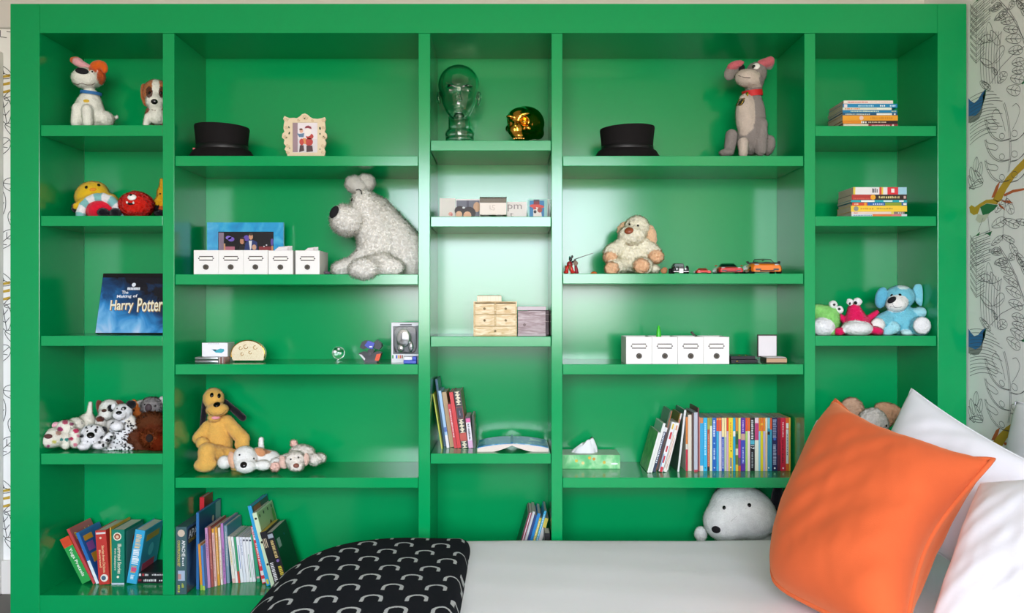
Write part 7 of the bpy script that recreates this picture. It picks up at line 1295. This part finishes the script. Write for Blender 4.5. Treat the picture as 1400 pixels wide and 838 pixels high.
def car(x0, x1, top, y, L, label, col, kind, trim='17171a'):
    a, b = X(x0, y), X(x1, y); cx = (a + b) / 2; w_ = (b - a) / 2; H = Z(top, y) - z; r = thing('toy_car', label, 'toy car', (cx, y + L / 2, z), 'toy cars on the shelf'); PM = M(col, 0.16, coat=0.6); DK = M(trim, 0.25); GL = M('10181a', 0.05)
    def loft(secs, m, nm):        # sections (y, halfwidth bottom, halfwidth top, z0, z1)
        V = []; Fc = []
        for yy, wb, wt, z0, z1 in secs:
            zm = (z0 + z1) / 2
            V += [(cx - wb * 0.94, yy, z0), (cx + wb * 0.94, yy, z0), (cx + wb, yy, z0 + (zm - z0) * 0.5), (cx + (wb + wt) / 2, yy, zm + (z1 - zm) * 0.4), (cx + wt * 0.9, yy, z1), (cx - wt * 0.9, yy, z1), (cx - (wb + wt) / 2, yy, zm + (z1 - zm) * 0.4), (cx - wb, yy, z0 + (zm - z0) * 0.5)]
        n = 8
        for i in range(len(secs) - 1):
            for k in range(n): Fc.append((i * n + k, i * n + (k + 1) % n, (i + 1) * n + (k + 1) % n, (i + 1) * n + k))
        Fc += [tuple(range(n))[::-1], tuple((len(secs) - 1) * n + k for k in range(n))]
        return obj(nm, (V, Fc), m, r, 'auto')
    wr = H * (0.24 if kind != 'old' else 0.27)
    for sx_ in (-1, 1):
        for yy in (y + L * 0.18, y + L * 0.80): obj('wheel', cyl((cx + sx_ * w_ * 0.84, yy, z + wr), wr, (1, 0, 0), w_ * 0.26, 18), M('151517', 0.7), r, 'auto')
    g0 = z + wr * 0.55
    if kind == 'old':
        loft([(y + L * 0.02, w_ * 0.34, w_ * 0.26, g0, z + H * 0.60), (y + L * 0.4, w_ * 0.48, w_ * 0.42, g0, z + H * 0.66), (y + L * 0.98, w_ * 0.6, w_ * 0.5, g0, z + H * 0.66)], PM, 'bonnet')
        cb = loft([(y + L * 0.42, w_ * 0.62, w_ * 0.54, z + H * 0.5, z + H * 0.96), (y + L * 0.5, w_ * 0.66, w_ * 0.58, z + H * 0.5, z + H), (y + L * 0.9, w_ * 0.66, w_ * 0.56, z + H * 0.5, z + H)], PM, 'cabin')
        obj('windscreen', prism([(cx - w_ * 0.5, z + H * 0.70), (cx + w_ * 0.5, z + H * 0.70), (cx + w_ * 0.44, z + H * 0.9), (cx - w_ * 0.44, z + H * 0.9)], y + L * 0.41, y + L * 0.425), M('6a7c78', 0.08), r)
        for sx_ in (-1, 1):
            obj('fender', [xf(tube([(cx + sx_ * w_ * 0.78, y + L * 0.18 + wr * 1.25 * math.cos(k * math.pi / 8), z + wr + wr * 1.3 * math.sin(k * math.pi / 8)) for k in range(9)], w_ * 0.17, 8), Matrix.Identity(4))], PM, r, True); obj('headlight', ball((cx + sx_ * w_ * 0.5, y - 0.001, z + H * 0.42), (w_ * 0.15, 0.003, w_ * 0.15), None, 12, 8), M('dfe6e6', 0.1, 0.6), r, True)
        obj('number_plate', rbox(cx - w_ * 0.24, cx + w_ * 0.24, y - 0.004, y - 0.002, z + 0.002, z + H * 0.46, 0.0006), M('f0f0ee', 0.5), r); obj('bumper', rbox(cx - w_ * 0.9, cx + w_ * 0.9, y - 0.002, y + 0.002, z + wr * 0.5, z + wr * 0.9, 0.0008), M('b0b0b0', 0.2, 0.9), r)
    else:
        hb = 0.70 if kind == 'open' else 0.66
        loft([(y, w_ * 0.86, w_ * 0.80, g0, z + H * (hb - 0.16)), (y + L * 0.06, w_ * 0.96, w_ * 0.86, g0, z + H * (hb - 0.06)), (y + L * 0.36, w_, w_ * 0.9, g0, z + H * hb), (y + L * 0.9, w_, w_ * 0.9, g0, z + H * (hb + 0.03)), (y + L, w_ * 0.94, w_ * 0.84, g0, z + H * (hb - 0.04))], PM, 'car_body')
        if kind == 'open':
            obj('windscreen_frame', tube([(cx - w_ * 0.70, y + L * 0.36, z + H * hb), (cx - w_ * 0.52, y + L * 0.45, z + H * 0.97), (cx, y + L * 0.45, z + H), (cx + w_ * 0.52, y + L * 0.45, z + H * 0.97), (cx + w_ * 0.70, y + L * 0.36, z + H * hb)], 0.0014, 6), DK, r, True); obj('windscreen', ([(cx - w_ * 0.70, y + L * 0.36, z + H * hb), (cx - w_ * 0.52, y + L * 0.45, z + H * 0.97), (cx + w_ * 0.52, y + L * 0.45, z + H * 0.97), (cx + w_ * 0.70, y + L * 0.36, z + H * hb)], [(0, 1, 2, 3)]), M('dff0e8', 0.02, trans=1.0, ior=1.1), r)
            for sx_ in (-0.38, 0.38): obj('seat', rbox(cx + (sx_ - 0.2) * w_, cx + (sx_ + 0.2) * w_, y + L * 0.60, y + L * 0.68, z + H * 0.5, z + H * 0.80, 0.003), M('1c1c1e', 0.6), r)
            obj('rear_view_mirror', ball((cx, y + L * 0.43, z + H * 0.90), (0.004, 0.001, 0.002), None, 10, 6), DK, r, True); obj('scuttle_strip', rbox(cx - w_ * 1.03, cx + w_ * 1.03, y + L * 0.32, y + L * 0.36, z + H * hb - 0.002, z + H * hb + 0.0035, 0.001), DK, r)
        else:
            loft([(y + L * 0.34, w_ * 0.66, w_ * 0.62, z + H * (hb - 0.04), z + H * (hb + 0.02)), (y + L * 0.48, w_ * 0.66, w_ * 0.50, z + H * (hb - 0.04), z + H * 0.98), (y + L * 0.66, w_ * 0.66, w_ * 0.50, z + H * (hb - 0.04), z + H), (y + L * 0.88, w_ * 0.66, w_ * 0.56, z + H * (hb - 0.04), z + H * (hb + 0.1))], GL if kind == 'dark' else PM, 'cabin')
            obj('windscreen', ([(cx - w_ * 0.55, y + L * 0.352, z + H * (hb + 0.06)), (cx - w_ * 0.42, y + L * 0.466, z + H * 0.94), (cx + w_ * 0.42, y + L * 0.466, z + H * 0.94), (cx + w_ * 0.55, y + L * 0.352, z + H * (hb + 0.06))], [(0, 1, 2, 3)]), GL, r)
        for sx_ in (-1, 1):
            obj('headlight', ball((cx + sx_ * w_ * 0.62, y + L * 0.045, z + H * (hb - 0.12)), (w_ * 0.17, 0.004, H * 0.065), None, 12, 8), M('cfd6d8', 0.08, 0.5), r, True)
            if x1 - x0 > 30: obj('wing_mirror', ball((cx + sx_ * w_ * 1.0, y + L * 0.38, z + H * (hb + 0.10)), (w_ * 0.10, 0.003, H * 0.05), None, 10, 6), DK if kind != 'dark' else PM, r, True); obj('lower_intake', rbox(cx + sx_ * w_ * 0.55 - w_ * 0.17, cx + sx_ * w_ * 0.55 + w_ * 0.17, y - 0.0008, y + 0.003, g0 + H * 0.08, g0 + H * 0.20, 0.0006), M('4a4a4c', 0.3), r)
        obj('grille', rbox(cx - w_ * 0.45, cx + w_ * 0.45, y - 0.0006, y + 0.003, g0 + H * 0.02, g0 + H * 0.10, 0.0006), DK, r)
car(919.5, 943, 359, 0.012, 0.085, 'black vintage toy car with a white plate at its nose', '18181b', 'old')
car(952, 973.5, 366, 0.012, 0.055, 'tiny bright red toy car, smallest of the four', 'cf241c', 'closed')
car(982.5, 1018, 359, 0.012, 0.10, 'red toy sports car with dark cabin', 'c01c20', 'dark')
car(1027, 1071, 353, 0.012, 0.12, 'orange toy convertible with open top', 'e87a1a', 'open')
# ---- bay 4, third shelf: folders, coin and ring box
z = ZS(498); y = 0.06; GFo = 'flat black cases beside the ring box'
r = thing('flat_case', 'flat black case with gold clasps lying under the other', 'case', (X(1016, y), y + 0.05, z), GFo); obj('case_body', rbox(X(999.5, y), X(1036, y), y, y + 0.12, z, z + 0.012, 0.001), M('14151a', 0.3), r); obj('clasp', [ball(W(1008, 0, y) * 0 + Vector((X(1008, y), y - 0.001, z + 0.006)), (0.004, 0.0015, 0.002))], GOLD, r, True)
r = thing('flat_case', 'flat black case lying on top, two gold studs on its lid', 'case', (X(1016, y), y + 0.05, z + 0.0123), GFo); obj('case_body', rbox(X(999.5, y), X(1033, y), y + 0.004, y + 0.115, z + 0.0123, z + 0.0235, 0.001), M('17161c', 0.3), r)
for q in (1014, 1023): obj('stud', ball((X(q, y), y + 0.03, z + 0.0235), (0.005, 0.005, 0.002), None, 12, 6), GOLD, r, True)
y = 0.03; r = tag(obj('coin', lathe((X(1039.5, y), y, z), [(0.008, 0), (0.0085, 0.0006), (0.008, 0.0016)], 24), M('d8dcdc', 0.15, 1.0), None, 'auto'), 'small shiny coin lying at the shelf front', 'coin')
y = 0.075; r = thing('ring_box', 'open jewellery box with white lining and dark rim', 'jewellery box', (X(1060, y), y + 0.04, z))
a, b = X(1042, y), X(1068, y); DKB = M('3a2620', 0.35)
obj('base', rbox(a + 0.008, b + 0.013, y - 0.02, y + 0.05, z, z + 0.018, 0.0015), M('3f2c24', 0.4), r); obj('front_trim', box(a + 0.009, b + 0.0128, y - 0.0206, y - 0.02, z + 0.003, z + 0.016), M('c49a78', 0.5), r); obj('cushion_pad', rbox(a + 0.010, b + 0.011, y - 0.016, y + 0.046, z + 0.018, z + 0.020, 0.0008), M('e6e0e0', 0.8), r)
obj('lid', rbox(a, b + 0.002, y + 0.052, y + 0.064, z + 0.016, Z(457.5, y + 0.05), 0.0015), DKB, r); obj('lid_lining', rbox(a + 0.002, b, y + 0.0505, y + 0.053, z + 0.02, Z(459, y + 0.05), 0.001), M('ece4e6', 0.7), r)
# ---- bay 4, fourth shelf: tissue box
z = ZS(653); y = 0.16; r = thing('tissue_box', 'flat green flowery tissue box with a white tissue pulled up', 'tissue box', (X(808, y), y + 0.05, z)); a, b = X(769) + 0.002, X(848, y); h = Z(622, y) - z
TB = srgb_noise_mat('green_flower_print', [(0.30, '48b468'), (0.50, '6cc880'), (0.62, 'a0dca0'), (0.76, 'd8ecd0')], 22, 0.4); obj('carton', rbox(a, b, y, y + 0.115, z, z + h, 0.001), TB, r); obj('carton_top', rbox(a + 0.001, b - 0.001, y + 0.001, y + 0.114, z + h, z + h + 0.0006, 0.0002), M('a8c4a4', 0.4), r)
for q, w_, c in ((788, 630, 'd8c048'), (806, 626, 'e0b43a'), (812, 627.5, 'd89a3a'), (826, 632, 'd8b848'), (797, 633, 'e8d890')): obj('flower_print', disc(q, w_, 2.2, 2.2, y, 8, 0.0004), M(c, 0.5), r)
obj('brand_patch', disc(840, 634, 5, 1.3, y, 14, 0.0005), M('eef2ee', 0.4), r)
V = []; Fc = []; nu, nv = 30, 9; cx, cy = X(799, y + 0.05), y + 0.05
for j in range(nv + 1):
    for i in range(nu):
        t_ = 2 * math.pi * i / nu; q = j / nv; rx = 0.042 * (1 - 0.55 * q ** 1.4); ry = 0.020 * (1 - 0.8 * q ** 0.8); f_ = 1 + 0.13 * math.sin(5 * t_ + 2 * q) + 0.07 * math.sin(9 * t_)
        V.append((cx + rx * f_ * math.cos(t_) + 0.010 * q, cy + ry * f_ * math.sin(t_), z + h + 0.0005 + 0.040 * q * (1 + 0.28 * math.cos(t_) * q + 0.12 * math.sin(3 * t_) * q)))
for j in range(nv):
    for i in range(nu): k = (i + 1) % nu; Fc.append((j * nu + i, j * nu + k, (j + 1) * nu + k, (j + 1) * nu + i))
Fc.append(tuple(nv * nu + i for i in range(nu)))
tag(obj('tissue', (V, Fc), M('f0f0f2', 0.8), None, True), 'crumpled white tissue standing out of the green box', 'tissue')
